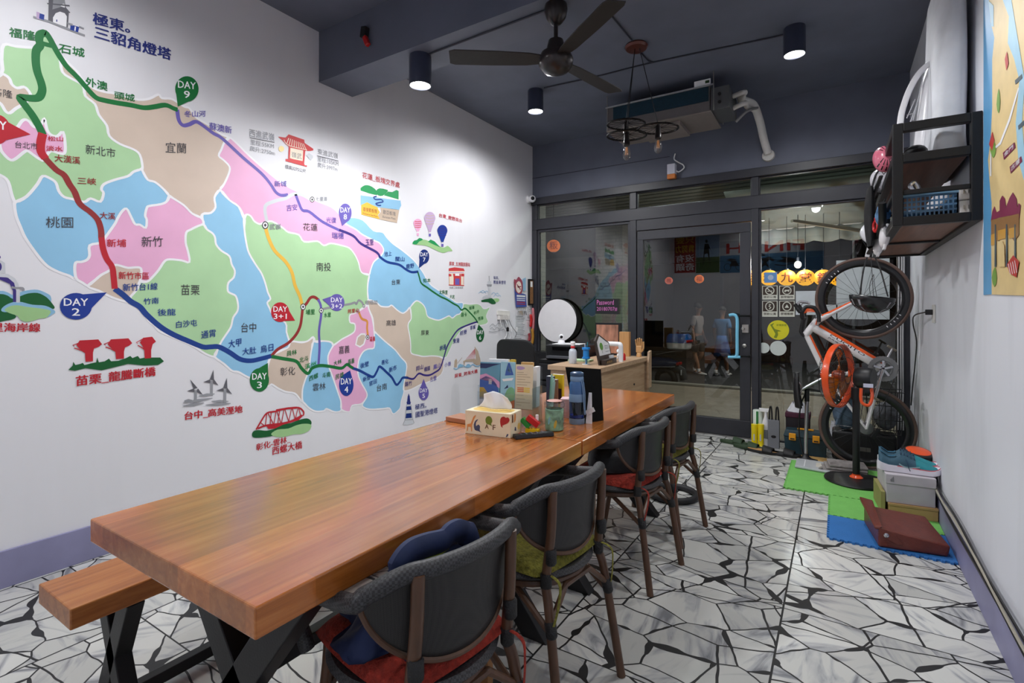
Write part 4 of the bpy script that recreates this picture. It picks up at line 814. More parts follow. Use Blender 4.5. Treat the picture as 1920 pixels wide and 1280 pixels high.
book(1024, 1036, 706, 775, 2.46, .03, ('navyb', (44, 54, 78)), 'thin navy guidebook standing right of the rack')
book(1036.5, 1044, 712, 775, 2.47, .02, ('brownb', (128, 96, 76)), 'thin brown guidebook beside the navy one')
book(1035, 1055, 703, 770, 2.52, .02, ('yellowb', (232, 204, 40)), 'yellow covered guidebook behind the others', deco=[(c_('purplebrown', (74, 50, 60)), [(.15,.2),(.9,.2),(.9,.62),(.15,.62)])])
MB().hexa([Vec(v) for v in ((2.10,2.37,TZ),(2.19,2.40,TZ),(2.165,2.475,TZ),(2.075,2.445,TZ),(2.10,2.37,TZ+.095),(2.19,2.40,TZ+.095),(2.165,2.475,TZ+.095),(2.075,2.445,TZ+.095))]).build('card_stack', M('pink_white_cards', (232, 196, 202), .6, var=.25, scale=90, stretch=(.3, .3, 6)), label='stack of pink and white cards behind the glass jar', cat='cards')
# wooden box at the table's left edge
MB().hexa([Vec(v) for v in ((1.655,1.985,TZ),(1.79,1.975,TZ),(1.80,2.09,TZ),(1.66,2.10,TZ),(1.655,1.985,TZ+.022),(1.79,1.975,TZ+.022),(1.80,2.09,TZ+.022),(1.66,2.10,TZ+.022))]).build('wooden_tray', M('reddish_wood', (176, 116, 82), .4, var=.15, stretch=(1, 12, 12)), bevel=.002, label='flat reddish wooden tray at the wall side edge of the table', cat='tray')
# remote control
a, c = Vec((2.135, 1.865, TZ)), Vec((2.245, 2.01, TZ)); d = (c - a).normalized(); n = Vec((-d.y, d.x, 0))
t = thing('remote_control', 'black remote control lying beside the tissue box', 'remote', (a + c) / 2)
b = MB(); b.hexa([a - n * .022, a + n * .022, c + n * .022, c - n * .022, a - n * .020 + UP * .018, a + n * .020 + UP * .018, c + n * .020 + UP * .018, c - n * .020 + UP * .018][0:8] if False else [a + n * .022, a - n * .022, c - n * .022, c + n * .022, a + n * .019 + UP * .018, a - n * .019 + UP * .018, c - n * .019 + UP * .018, c + n * .019 + UP * .018]); b.build('remote_body', M('black_plastic', (26, 26, 30), .35), t, bevel=.004)
for i in range(5):
    for j in (-1, 0, 1):
        q = a + d * (.03 + i * .026) + n * (.011 * j) + UP * .0182; MB().lathe([(.004, -.0005), (.004, .0015), (.003, .002), (0, .002)], q, seg=10, cap=False).build('button', M('grey_button', (92, 92, 98), .5) if (i, j) != (0, 1) else M('red_button', (190, 44, 44), .5), t)
# toy
t = thing('toy_blocks', 'red, green and yellow toy brick figure beside the tissue box', 'toy', (2.148, 1.988, TZ))
mr, mg, my = M('toy_red', (200, 30, 34), .3), M('toy_green', (40, 150, 60), .3), M('toy_yellow', (240, 196, 20), .3)
b = MB().box((2.155, 1.99, TZ + .0115), (.062, .03, .023), .3)
for i in range(4): b.cyl((2.155 + (i - 1.5) * .014, 1.985 + (i - 1.5) * .0043, TZ + .023), (2.155 + (i - 1.5) * .014, 1.985 + (i - 1.5) * .0043, TZ + .027), .004, 10)
b.build('yellow_brick', my, t, bevel=.0015); MB().box((2.122, 1.985, TZ + .046), (.05, .026, .022), .3, 0, .8).build('green_brick', mg, t, bevel=.0015)
MB().box((2.156, 1.993, TZ + .056), (.062, .028, .026), .3, 0, .62).build('red_brick', mr, t, bevel=.0015); MB().box((2.166, 2.012, TZ + .062), (.012, .012, .04), .3).build('white_brick', m_wht, t, bevel=.001)
# glass jar
j = Vec((2.205, 2.105, TZ)); t = thing('glass_jar', 'squat glass jar with a clear lid and leaf patterned paper inside', 'jar', j)
MB().lathe([(.038, .002), (.045, .006), (.046, .02), (.046, .10), (.043, .112)], j, seg=32, cap=False).build('jar_body', glass_mat('jar_glass', (.93, .96, .95), .05, .6), t, smooth=True)
MB().lathe([(.047, .108), (.048, .112), (.048, .122), (.044, .132), (.02, .135), (0, .135)], j, seg=32, cap=False).build('lid', glass_mat('lid_glass', (.80, .80, .80), .10, .7), t, smooth=True)
mlv = M('leafy_paper', (126, 168, 140), .6, var=.7, scale=30)
MB().lathe([(.0, .004), (.041, .004), (.042, .015), (.042, .098), (.038, .10)], j, seg=32, cap=False).build('paper_lining', mlv, t, smooth=True)
b = MB()
for k in range(9):
    a_ = k * .7 + 3.2; z = .03 + .05 * ((k * 37 % 10) / 10); q = []
    for s in range(8): th = s * PI / 4; q.append(j + Vec(((.0425) * math.cos(a_ + .18 * math.cos(th)), .0425 * math.sin(a_ + .18 * math.cos(th)), z + .017 * math.sin(th) + .01 * math.cos(th))))
    b.m(k % 3); b.fill(q)
b.build('paper_print', [m_yel, m_grn, c_('sky', (140, 196, 206))], t)
MB().lathe([(.036, .1355), (.03, .138), (0, .138)], j, seg=24, cap=False).build('lid_disc', M('rosy_lid', (206, 150, 140), .5), t, smooth=True)
# blue bottle
j = Vec((2.232, 2.29, TZ)); t = thing('water_bottle', 'blue plastic sports bottle with a flip lid and carry loop', 'bottle', j)
m_bb = M('blue_bottle', (58, 98, 150), .2, coat=.3); m_bl = M('pale_blue_band', (116, 146, 180), .35); m_bd = M('deep_blue_lid', (50, 78, 112), .3, coat=.2)
MB().lathe([(0, 0), (.036, 0), (.038, .004), (.038, .028)], j, seg=32, cap=False).build('base_band', m_bl, t, smooth=True)
MB().lathe([(.0375, .028), (.0375, .105), (.036, .108)], j, seg=32, cap=False).build('bottle_body', glass_mat('blue_clear', (.22, .36, .62), .06, .5), t, smooth=True)
MB().lathe([(0, .03), (.034, .03), (.034, .042), (0, .042)], j, seg=24, cap=False).build('water', M('bottle_water', (46, 92, 170), .1), t, smooth=True)
MB().lathe([(.016, .035), (.018, .10), (0, .10)], j, seg=20, cap=False).build('filter', M('dark_filter', (30, 26, 40), .5), t, smooth=True)
MB().lathe([(.038, .108), (.0385, .112), (.0385, .142), (.037, .146)], j, seg=32, cap=False).build('grip_band', m_bl, t, smooth=True)
MB().lathe([(.0375, .146), (.037, .196), (.033, .206), (.028, .208)], j, seg=32, cap=False).build('neck', m_bb, t, smooth=True)
MB().lathe([(.031, .206), (.033, .21), (.033, .228), (.030, .232)], j, seg=32, cap=False).build('collar', m_bl, t, smooth=True)
MB().lathe([(.032, .232), (.034, .236), (.033, .248), (.024, .253), (0, .254)], j, seg=32, cap=False).build('lid', m_bd, t, smooth=True)
MB().tube(smooth_path([j + Vec(v) for v in ((.022, -.012, .235), (.034, -.014, .20), (.042, -.014, .14), (.044, -.012, .09), (.048, -.01, .05), (.047, -.008, .09), (.046, -.010, .16), (.036, -.012, .22))], 5), .0045, 8, flat=.5).build('carry_loop', m_bl, t, smooth=True)
# menu stand seen from behind
a, c = az(1078, 796, TZ), az(1131, 788, TZ); lean = Vec((-.018, .02, 0))
t = thing('menu_stand', 'black backed menu board on a white card strut behind the blue bottle', 'menu board', (a + c) / 2)
ta = ay(1060, 688, a.y + .02); tc_ = ay(1126, 692, c.y + .02); nn = Vec((-.02, .98, 0)).normalized() * .006
MB().hexa([a, c, c + nn, a + nn, ta, tc_, tc_ + nn, ta + nn]).build('board', M('black_card', (9, 9, 10), .85, spec=.2), t)
st = az(1104, 793, TZ) + Vec((0, -.008, 0))
MB().hexa([st + Vec((-.012, -.004, 0)), st + Vec((.02, .0, 0)), st + Vec((.02, .003, 0)), st + Vec((-.012, 0, 0)), st + Vec((.000, .008, .15)), st + Vec((.014, .010, .15)), st + Vec((.014, .013, .15)), st + Vec((0, .011, .15))]).build('card_strut', m_wht, t)
MB().box(st + Vec((.012, -.004, .062)), (.05, .002, .022), 0, 0, -.5).build('card_brace', m_wht, t)
# ------------------------------------------------------------------ reception desk
DZ = .85
m_ash = wood_mat('ash_laminate', ((162, 132, 102), (182, 152, 122), (196, 168, 138)), plank=(2, 4), rough=.5, coat=0, vary=.04, along='X')
m_ashz = wood_mat('ash_laminate_side', ((164, 132, 100), (180, 150, 118), (194, 166, 134)), plank=(2, 4), rough=.5, coat=0, vary=.04, along='Y')
t = thing('reception_desk', 'pale oak laminate reception desk with raised end panel by the glass front', 'desk', (1.49, 4.4, 0))
MB().bx((1.26, 3.78, DZ - .04), (1.735, 5.02, DZ)).build('desktop', m_ash, t, bevel=.003)
MB().bx((1.28, 3.80, 0), (1.715, 3.82, DZ - .041)).build('front_panel', m_ashz, t)
MB().bx((1.695, 3.821, 0), (1.715, 4.93, DZ - .041)).build('side_panel', m_ashz, t)
MB().bx((1.28, 3.821, 0), (1.30, 5.0, DZ - .041)).build('side_panel', m_ashz, t)
MB().bx((1.30, 4.95, 0), (1.735, 5.02, DZ - .041)).build('end_panel', m_ash, t)
q = ay(1187, 655, 4.985); MB().prism([(1.735, 4.93, DZ - .3), (1.735, 5.02, DZ - .3), (1.735, 5.02, DZ + .06), (1.735, 4.96, DZ + .05), (1.735, 4.93, DZ - .05)], (.022, 0, 0)).build('raised_end', m_ash, t, bevel=.002)
MB().cyl((1.715, 4.62, .62), (1.722, 4.62, .62), .010, 12).build('cable_hole', M('black_hole', (20, 18, 16), .6), t)
def on_desk(px, py): return az(px, py, DZ)
# spray bottle
j = on_desk(1074, 681); t = thing('sanitiser_bottle', 'clear spray bottle with a red ringed white cap on the desk', 'bottle', j)
MB().lathe([(0, .0), (.032, 0), (.034, .004), (.034, .10), (.028, .118), (.014, .128), (.013, .135)], j, seg=24, cap=False).build('bottle_body', M('milky_plastic', (196, 204, 214), .3), t, smooth=True)
MB().lathe([(.018, .132), (.019, .136), (.019, .146), (.016, .15)], j, seg=24).build('neck_ring', mr, t, smooth=True)
MB().lathe([(.014, .15), (.020, .165), (.021, .182), (.016, .188), (0, .188)], j, seg=20, cap=False).build('cap', m_wht, t, smooth=True)
# pen cup
j = on_desk(1099, 683) ; t = thing('pen_cup', 'clear and blue acrylic pen cup full of pens', 'pen cup', j)
m_ab = M('bright_blue_acrylic', (30, 128, 206), .2)
MB().lathe([(.024, .003), (.024, .165), (.027, .168)], j, seg=24, cap=False).build('tube', glass_mat('cup_glass', (.86, .92, .95), .06, .6), t, smooth=True)
MB().lathe([(.026, .045), (.034, .05), (.034, .06), (.026, .066), (.026, .12), (.036, .126), (.036, .14), (.026, .146)], j, seg=24, cap=False).build('blue_band', m_ab, t, smooth=True)
MB().lathe([(0, 0), (.034, 0), (.034, .003), (0, .003)], j, seg=24, cap=False).build('foot', m_wht, t)
for k, (m_, x, y, h) in enumerate(((mr, -.01, .005, .16), (m_blk, .008, .008, .17), (m_ab, .002, -.01, .165), (m_wht, -.006, -.006, .175), (M('teal_pen', (40, 140, 150), .4), .012, -.004, .19))):
    MB().cyl(j + Vec((x * .6, y * .6, .006)), j + Vec((x * 1.3, y * 1.3, h)), .0038, 8).build('pen', m_, t, smooth=True)
# award plaque
j = on_desk(1138, 681); t = thing('award_plaque', 'house shaped award plaque with a green tree on a dark wood base', 'plaque', j)
m_dw = M('dark_walnut', (46, 34, 28), .4, var=.2)
pb0, pb1 = on_desk(1125, 685), on_desk(1149, 678); e = (pb1 - pb0).normalized(); nrm = Vec((e.y, -e.x, 0)); back = -nrm * .05
def pq(u, z, o=0): return pb0 + (pb1 - pb0) * u + back * (z / .24) + UP * z + nrm * o
o2 = [(0,0),(1,0),(1,.17),(.32,.255),(0,.20)]
MB().prism([pq(u, z) for u, z in o2], -nrm * .014).build('plaque_back', m_dw, t)
MB().prism([pq(u, z, .003) for u, z in ((.10,.075),(.92,.075),(.92,.165),(.34,.235),(.10,.19))], -nrm * .003).build('white_plate', m_wht, t)
b = MB(); b.fill([pq(.33 + .12 * math.cos(k * PI / 8), .150 + .032 * math.sin(k * PI / 8), .0045) for k in range(16)]); b.build('tree_emblem', M('leaf_green', (86, 150, 40), .5), t)
b = MB(); b.ribbon([pq(.33, .118, .0045), pq(.33, .09, .0045)], .006, nrm)
for z in (.150, .138, .126, .10): b.ribbon([pq(.56, z, .0045), pq(.86, z, .0045)], .004, nrm)
b.build('plate_lettering', M('grey_ink', (120, 124, 128), .6), t)
MB().box((pb0 + pb1) / 2 + UP * .022 + nrm * .022, (.30 * 1.02, .04, .044), math.atan2(e.y, e.x)).build('base', m_dw, t, bevel=.002)
b = MB(); put_text(b, '金質獎', pb0 + e * .05 + nrm * .043 + UP * .012, pb0 + e * .2 + nrm * .043 + UP * .012, pb0 + e * .05 + nrm * .043 + UP * .032); b.build('base_lettering', M('gold_ink', (176, 146, 96), .5), t)
# white pipe shape, framed canyon picture, wooden box, wooden hand, figurine, small sign
j = on_desk(1164, 678); t = thing('phone_stand', 'white right angled stand on the desk beside the award plaque', 'stand', j)
MB().tube(smooth_path([j + Vec((-.155, .03, .155)), j + Vec((-.03, .01, .155)), j + Vec((-.005, 0, .150)), j + Vec((0, 0, .12)), j + Vec((0, 0, .0))], 4), .021, 14).build('pipe', M('gloss_white', (236, 236, 240), .25), t, smooth=True)
MB().tube(smooth_path([j + Vec((-.155, .03, .155)), j + Vec((-.16, .03, .12)), j + Vec((-.16, .03, .02))], 4), .012, 10).build('pipe_leg', M('gloss_white', (236, 236, 240), .25), t, smooth=True)
MB().lathe([(0, 0), (.06, 0), (.06, .006), (0, .008)], j + Vec((-.16, .03, 0)), seg=20, cap=False).build('stand_foot', m_wht, t)
p0, p1 = ay(1118, 662, 4.96), ay(1159, 609, 4.96); t = thing('framed_picture', 'black framed picture of orange canyon rock standing at the back of the desk', 'picture', ((p0.x + p1.x) / 2, 4.97, DZ))
MB().bx((p0.x - .012, 4.965, DZ), (p1.x + .03, 4.985, p1.z + .02)).build('frame', m_blk, t, bevel=.002)
MB().bx((p0.x, 4.9635, DZ + .02), (p1.x, 4.965, p1.z)).build('print', M('canyon_print', (168, 118, 96), .5, var=.55, scale=7, stretch=(2.5, 1, .8)), t)
p0, p1 = ay(1163, 668, 4.93), ay(1181, 622, 4.93); MB().bx((p0.x, 4.90, DZ), (p1.x, 4.955, p1.z)).build('wooden_box', M('kraft_wood', (188, 140, 88), .55, var=.1, stretch=(6, 6, 1)), bevel=.002, label='tall pale wooden box at the back corner of the desk', cat='box')
j = on_desk(1186, 671); j.y = 4.93; j.x = 1.66; t = thing('wooden_hand', 'jointed wooden hand model at the desk corner', 'figurine', j)
m_hw = M('hand_wood', (196, 150, 98), .5, var=.08)
MB().lathe([(.026, 0), (.024, .03), (.018, .04)], j, seg=16).build('wrist', m_hw, t, smooth=True)
MB().box(j + Vec((0, 0, .075)), (.06, .024, .07)).build('palm', m_hw, t, bevel=.008)
for k, l in enumerate((.06, .072, .078, .07)):
    x = -.024 + k * .016; MB().tube(smooth_path([j + Vec((x, 0, .108)), j + Vec((x * 1.15, -.004, .108 + l * .5)), j + Vec((x * 1.2, -.016, .108 + l))], 4), [.0085] * 5 + [.0075] * 3 + [.006], 8).build('finger', m_hw, t, smooth=True)
MB().tube(smooth_path([j + Vec((.028, 0, .055)), j + Vec((.045, -.004, .085)), j + Vec((.046, -.008, .15))], 4), .009, 8).build('thumb', m_hw, t, smooth=True)
j = on_desk(1172, 673) + Vec((.0, .25, 0)); j.x = 1.58; j.y = 4.60; t = thing('dog_figurine', 'little brown and white dog figurine on the desk', 'figurine', j)
b = MB().ell(j + Vec((0, 0, .03)), (.022, .03, .03), 12, 8).ell(j + Vec((0, -.012, .075)), (.022, .022, .021), 12, 8).ell(j + Vec((0, -.034, .07)), (.01, .012, .009), 10, 6)
b.build('figurine_body', m_wht, t, smooth=True)
MB().ell(j + Vec((-.02, -.005, .078)), (.008, .01, .02), 8, 6).build('ear', M('dog_brown', (120, 70, 40), .5), t, smooth=True); MB().ell(j + Vec((.02, -.005, .078)), (.008, .01, .02), 8, 6).build('ear', M('dog_brown', (120, 70, 40), .5), t, smooth=True)
for k in (-1, 1): MB().ell(j + Vec((.011 * k, -.02, .008)), (.007, .01, .008), 8, 6).build('paw', m_wht, t, smooth=True)
j = Vec((1.655, 4.50, DZ)); MB().lathe([(0, 0), (.022, 0), (.024, .01), (.022, .05), (.012, .066), (0, .068)], j, seg=16, cap=False).build('red_ornament', mr, smooth=True, label='small red ornament beside the dog figurine', cat='ornament')
j = Vec((1.655, 4.22, DZ)); MB().box(j + UP * .035, (.004, .07, .07), -.2, 0, -.2).build('desk_sign', M('white_sign', (220, 222, 226), .5), label='small tilted white card sign behind the award plaque', cat='sign')
j = Vec((1.36, 4.22, DZ)); MB().box(j + UP * .008, (.20, .12, .016), .1).build('notepad', M('mint_pad', (170, 200, 160), .6), bevel=.002, label='mint green notepad lying on the desk behind the spray bottle', cat='notepad')
# ------------------------------------------------------------------ printer corner
PZ = .80
t = thing('printer_cabinet', 'black drawer cabinet under the printer', 'cabinet', (.93, 4.86, 0))
MB().bx((.70, 4.62, 0), (1.20, 5.10, PZ - .012)).build('cabinet_body', m_blk, t, bevel=.004)
for k in range(4): 
    d_ = MB().bx((.715, 4.60, .06 + k * .18), (1.185, 4.619, .22 + k * .18)).build('drawer', M('dark_drawer', (40, 40, 44), .4), t, bevel=.003)
    MB().bx((.86, 4.585, .145 + k * .18), (1.04, 4.60, .155 + k * .18)).build('drawer_handle', m_steel, d_)
MB().bx((.70, 4.62, PZ - .011), (1.20, 5.10, PZ)).build('cabinet_top', m_blk, t)
t = thing('printer', 'black desktop printer beside the reception desk', 'printer', (.97, 4.86, PZ))
m_pr = M('printer_black', (24, 24, 27), .35)
MB().bx((.76, 4.66, PZ + .001), (1.20, 5.08, PZ + .155)).build('printer_body', m_pr, t, bevel=.012)
MB().bx((.80, 4.60, PZ + .02), (1.12, 4.66, PZ + .045)).build('output_tray', M('tray_grey', (84, 86, 92), .4), t, bevel=.003)
MB().bx((.84, 4.655, PZ + .10), (1.12, 4.66, PZ + .135)).build('control_panel', M('panel_gloss', (12, 12, 14), .1), t)
MB().bx((1.201, 4.70, PZ + .05), (1.204, 4.76, PZ + .13)).build('rating_label', m_wht, t)
MB().box((.94, 4.84, PZ + .158), (.30, .21, .004), .15).build('paper_stack', m_wht, label='sheets of white paper lying on the printer', cat='paper')
j = Vec((.872, 4.80, PZ + .1605)); t = thing('security_camera', 'small white pan camera with a dark eye standing on the printer', 'camera', j)
MB().lathe([(0, 0), (.036, 0), (.038, .01), (.030, .032), (.020, .042), (0, .044)], j, seg=24, cap=False).build('camera_base', M('gloss_white', (236, 236, 240), .25), t, smooth=True)
MB().ell(j + Vec((0, 0, .068)), (.028, .028, .032), 20, 12).build('camera_head', M('gloss_white', (236, 236, 240), .25), t, smooth=True)
MB().lathe([(.016, .022), (.015, .029), (.006, .0305), (0, .0305)], j + Vec((0, 0, .07)), (.45, -.9, 0), 16, cap=False).build('camera_lens', M('lens_black', (18, 18, 20), .1), t, smooth=True)
pc = ay(1045, 601, 5.64); rad = (ay(1083, 601, 5.64) - pc).length * .97
t = thing('photo_reflector', 'round white photo reflector disc with a black rim propped against the window', 'reflector', (pc.x, 5.64, PZ))
dn = Vec((.0, -1, .02)).normalized()
MB().lathe([(0, .0), (rad, .0), (rad, .010), (0, .014)], pc, dn, 64, cap=False).build('disc', M('reflector_white', (232, 230, 232), .5, var=.02), t, smooth=True)
MB().torus(pc, dn, rad, .011, 64, 8).build('rim', m_blk, t, smooth=True)
MB().bx((pc.x - .30, 5.44, PZ - .02), (pc.x + .30, 5.66, PZ + .0)).build('ledge', m_blk, t); MB().bx((pc.x - .28, 5.46, 0), (pc.x + .28, 5.62, PZ - .021)).build('ledge_stand', m_blk, t)
MB().cyl((pc.x, 5.635, PZ), (pc.x, 5.635, pc.z - rad), .010).build('support', m_blk, t)
# office chair
j = Vec((.56, 4.28, 0)); t = thing('office_chair', 'black office chair with rounded back in front of the charging sockets', 'office chair', j)
a0, a1 = ay(930, 690, 4.16), ay(1000, 637, 4.16); w = (a1.x - a0.x) / 2; zc = a1.z
m_of = M('black_mesh_fabric', (15, 15, 17), .75, bump=.3, bscale=300)
def ob(u, v): x = -1 + 2 * u; z = v; k = 1 - .10 * (1 - v) - .0; e = (1 - abs(x) ** 5 * .0); top = zc - .05 * abs(x) ** 6 * 1.2; return Vec((j.x + (a0.x + a1.x) / 2 - .56 + w * x * (1 - .06 * v ** 4 * abs(x)), 4.16 + .05 * x * x - .02 * v, .62 + (top - .62) * v))
MB().grid(ob, 20, 16).build('backrest', m_of, t, smooth=True, solid=.05, bevel=.02, seg=3)
cx_ = (a0.x + a1.x) / 2
MB().lathe([(0, .47), (.23, .47), (.25, .49), (.25, .52), (.22, .545), (0, .55)], (cx_, 4.36, 0), seg=32, cap=False).build('seat', m_of, t, smooth=True)
MB().cyl((cx_, 4.36, .10), (cx_, 4.36, .47), .025).build('gas_lift', m_blk, t, smooth=True)
MB().tube(smooth_path([(cx_, 4.36, .46), (cx_, 4.18, .47), (cx_, 4.17, .64)], 5), .02, 8).build('back_bar', m_blk, t, smooth=True)
for k in range(5):
    a_ = k * 2 * PI / 5; e_ = Vec((cx_ + .27 * math.cos(a_), 4.36 + .27 * math.sin(a_), 0)); lg = MB().tube([(cx_, 4.36, .11), e_ + UP * .075], [.022, .015], 8).build('leg', m_blk, t, smooth=True); MB().cyl(e_ + Vec((-.012, 0, .028)), e_ + Vec((.012, 0, .028)), .027, 14).build('castor', m_blk, lg, smooth=True)
# ------------------------------------------------------------------ wall things near the front left corner
def onleft(name, label, cat, pts, mat_, d=.004, th=.003):
    return MB().prism([wl(x, y, .001) for x, y in pts], (d, 0, 0)).build(name, mat_, label=label, cat=cat)
t = thing('no_smoking_poster', 'blue die cut no smoking poster on the painted wall', 'poster', wl(973, 576))
MB().prism([wl(*p, .012) for p in ((963,540),(965,547),(984,552),(986,575),(966,576))], (.002, 0, 0)).build('poster_sheet', M('poster_blue', (58, 80, 160), .5), t)
MB().prism([wl(*p, .0142) for p in smooth_path([Vec((962,524,0)), Vec((966,525,0)), Vec((970,519,0)), Vec((974,522,0)), Vec((978,530,0)), Vec((977,548,0)), Vec((971,551,0)), Vec((965,545,0))], 3, True) for p in [(p.x, p.y)]], (.001, 0, 0)).build('emblem_edge', M('poster_maroon', (160, 70, 90), .5), t)
MB().prism([wl(970.5 + 5.2 * math.cos(k * PI / 10), 538 + 11 * math.sin(k * PI / 10), .0156) for k in range(20)], (.0008, 0, 0)).build('emblem_disc', M('poster_cream', (240, 226, 216), .5), t)
b = MB(); b.ribbon([wl(967,533,.0170), wl(974,543,.0170)], .016, NX); b.ribbon([wl(968,538,.0170), wl(975,537,.0170)], .014, NX); b.build('emblem_bar', M('poster_maroon', (160, 70, 90), .5), t)
MB().prism([wl(*p, .0142) for p in ((978,523),(984,520),(984,544),(979,546))], (.0008, 0, 0)).build('poster_cloud', M('poster_sky', (150, 190, 220), .5), t)
b = MB()
for i, y in enumerate((554.5, 559, 562.5, 566, 569.5)): b.m(0 if i in (0, 1, 2) else 1); b.ribbon([wl(967, y, .0146), wl(983, y + 1, .0146)], .022 if i == 0 else .010, NX)
b.build('poster_lettering', [m_wht, M('print_red', (176, 44, 44), .6)], t)
for (pts, nm, lb, cc) in (([(965,590),(986,592),(986,628),(965,630)], 'notice_sheet', 'white printed notice sheet above the office chair', (226, 228, 232)), ([(986,574),(997,574),(997,600),(986,600)], 'notice_sheet', 'small white notice beside the window frame', (230, 230, 232)), ([(962,632),(982,631),(982,640),(962,640)], 'notice_sheet', 'lower white notice strip above the office chair', (222, 224, 228))):
    o = onleft(nm, lb, 'notice', pts, M('notice_paper', cc, .6), .003)
    x0 = min(p[0] for p in pts); x1 = max(p[0] for p in pts); y0_ = min(p[1] for p in pts); y1_ = max(p[1] for p in pts); b = MB(); yy = y0_ + 3
    while yy < y1_ - 2: b.ribbon([wl(x0 + 2, yy, .0046), wl(x1 - 3 - (yy * 7 % 4), yy + .4, .0046)], .006, NX); yy += 3
    b.build('text_lines', M('grey_ink', (120, 124, 128), .6), o)
for k, (x, m_) in enumerate(((969, m_steel), (973, M('brass', (170, 140, 90), .35, metal=.7)), (977, m_steel), (981, m_blk))):
    t = thing('key_bunch', ('steel keys', 'brass keys', 'steel keys with a tag', 'black keys')[k] + ' hanging under the blue no smoking poster, ' + ('first', 'second', 'third', 'fourth')[k] + ' from the left', 'keys', wl(x, 590, .03), 0, 'keys on the wall hooks')
    MB().torus(wl(x, 579, .03), (1, 0, 0), .013, .002, 16, 6).build('key_ring', m_steel, t, smooth=True)
    for q in (-1, 1): 
        p_ = wl(x, 580.5, .03); MB().box(p_ + Vec((.004 * q, .012 * q, -.040)), (.003, .014, .055), 0, .25 * q).build('key', m_, t, bevel=.001)
    MB().cyl(wl(x, 577.2, .0), wl(x, 577.2, .032), .004, 8).build('hook', m_steel, t)
t = thing('wall_socket', 'white power strip full of charger plugs on the painted wall above the office chair', 'socket', wl(941, 600))
MB().prism([wl(*p, .001) for p in ((931,582),(953,583),(953,591),(931,590))], (.02, 0, 0)).build('socket_plate', M('ivory_plate', (222, 220, 214), .4), t)
for x in (934, 939, 944, 949): MB().prism([wl(x - 1.8, 591, .002), wl(x + 1.8, 591, .002), wl(x + 1.8, 599, .002), wl(x - 1.8, 599, .002)], (.04, 0, 0)).build('charger_plug', M('plug_white', (214, 210, 206), .4), t)
for k, (x, x2, yb) in enumerate(((934, 941, 636), (939, 944, 640), (944, 951, 638), (950, 962, 632))):
    m_ = m_wht if k % 2 == 0 else M('grey_cable', (92, 92, 96), .5)
    t = thing('charging_cable', ('white charging cable, leftmost', 'grey charging cable, second', 'white charging cable, third', 'grey charging cable, rightmost')[k] + ' hanging from the power strip', 'cable', wl(x2, yb, .03), 0, 'charging cables')
    MB().tube(smooth_path([wl(x, 599, .03), wl(x - 1 + k, 612, .06), wl(x2 + 4 - k, 624, .04), wl(x2, yb, .03)], 6), .0035, 6).build('wire', m_, t, smooth=True)
    MB().box(wl(x2 + (3 - k) * .8, 617, .055), (.012, .016, .05)).build('cable_plug', m_blk if k in (0, 1) else m_wht, t, bevel=.003)
t = thing('cork_board', 'narrow brown cork strip in a black frame at the window corner', 'pin board', (.02, 5.62, 1.36))
q0, q1 = ay(990, 572, 5.62), ay(999, 523, 5.62); MB().bx((.003, 5.575, q0.z), (.03, 5.668, q1.z)).build('frame', m_blk, t); MB().bx((.0305, 5.585, q0.z + .02), (.033, 5.66, q1.z - .02)).build('cork', M('cork', (132, 92, 56), .8, var=.3, scale=60), t); MB().bx((.0331, 5.59, q1.z - .10), (.034, 5.64, q1.z - .03)).build('pinned_note', m_wht, t)
for k, (y, z0, z1, m_, lb) in enumerate(((5.60, 1.10, 1.26, mr, 'red cloth tag'), (5.655, 1.02, 1.34, M('pink_strap', (206, 120, 130), .6), 'pink strap'), (5.64, .88, 1.08, M('mustard_bag', (186, 130, 40), .6), 'mustard cloth pouch'), (5.56, .92, 1.02, M('maroon_card', (150, 50, 60), .6), 'maroon card'))):
    MB().tube(smooth_path([(.03, y, z1), (.035, y + .008, (z0 + z1) / 2), (.03, y - .004, z0)], 5), [.012] + [.022] * 9 + [.014], 8, flat=.7).build('hanging_strap', m_, smooth=True, label=lb + ' hanging in the window corner below the cork strip', cat='strap', group='things hanging in the window corner')
b = MB()
for p_ in ([(917,612),(923,607),(928,611),(934,605),(941,608)], [(918,617),(922,614),(926,618),(931,613),(936,617),(942,612)], [(916,621),(925,622),(944,617)]): b.ribbon(smooth_path([wl(x, y, .0075) for x, y in p_], 4), .006, NX)
b.build('pencil_scribble', P_['grey'], mural)
# blackboard sign on the glass
yg = RD - .004
c4 = [ay(1117, 588, yg), ay(1160, 589, yg), ay(1160.5, 560, yg), ay(1117, 560, yg)]
t = thing('blackboard_sign', 'small blackboard with the password chalked in pink, stuck on the window', 'sign', (c4[0] + c4[1]) / 2)
MB().prism(c4, (0, -.006, 0)).build('board', M('slate_black', (24, 24, 28), .7), t)
b = MB(); f = lambda u, v: c4[0] + (c4[1] - c4[0]) * u + (c4[3] - c4[0]) * v + Vec((0, -.0068, 0))
put_text(b, 'Password', f(.06,.60), f(.80,.62), f(.06,.92), .0); put_text(b, '20180707#', f(.06,.18), f(.95,.20), f(.06,.45), .0); b.build('chalk_lettering', M('pink_chalk', (214, 120, 190), .8), t)
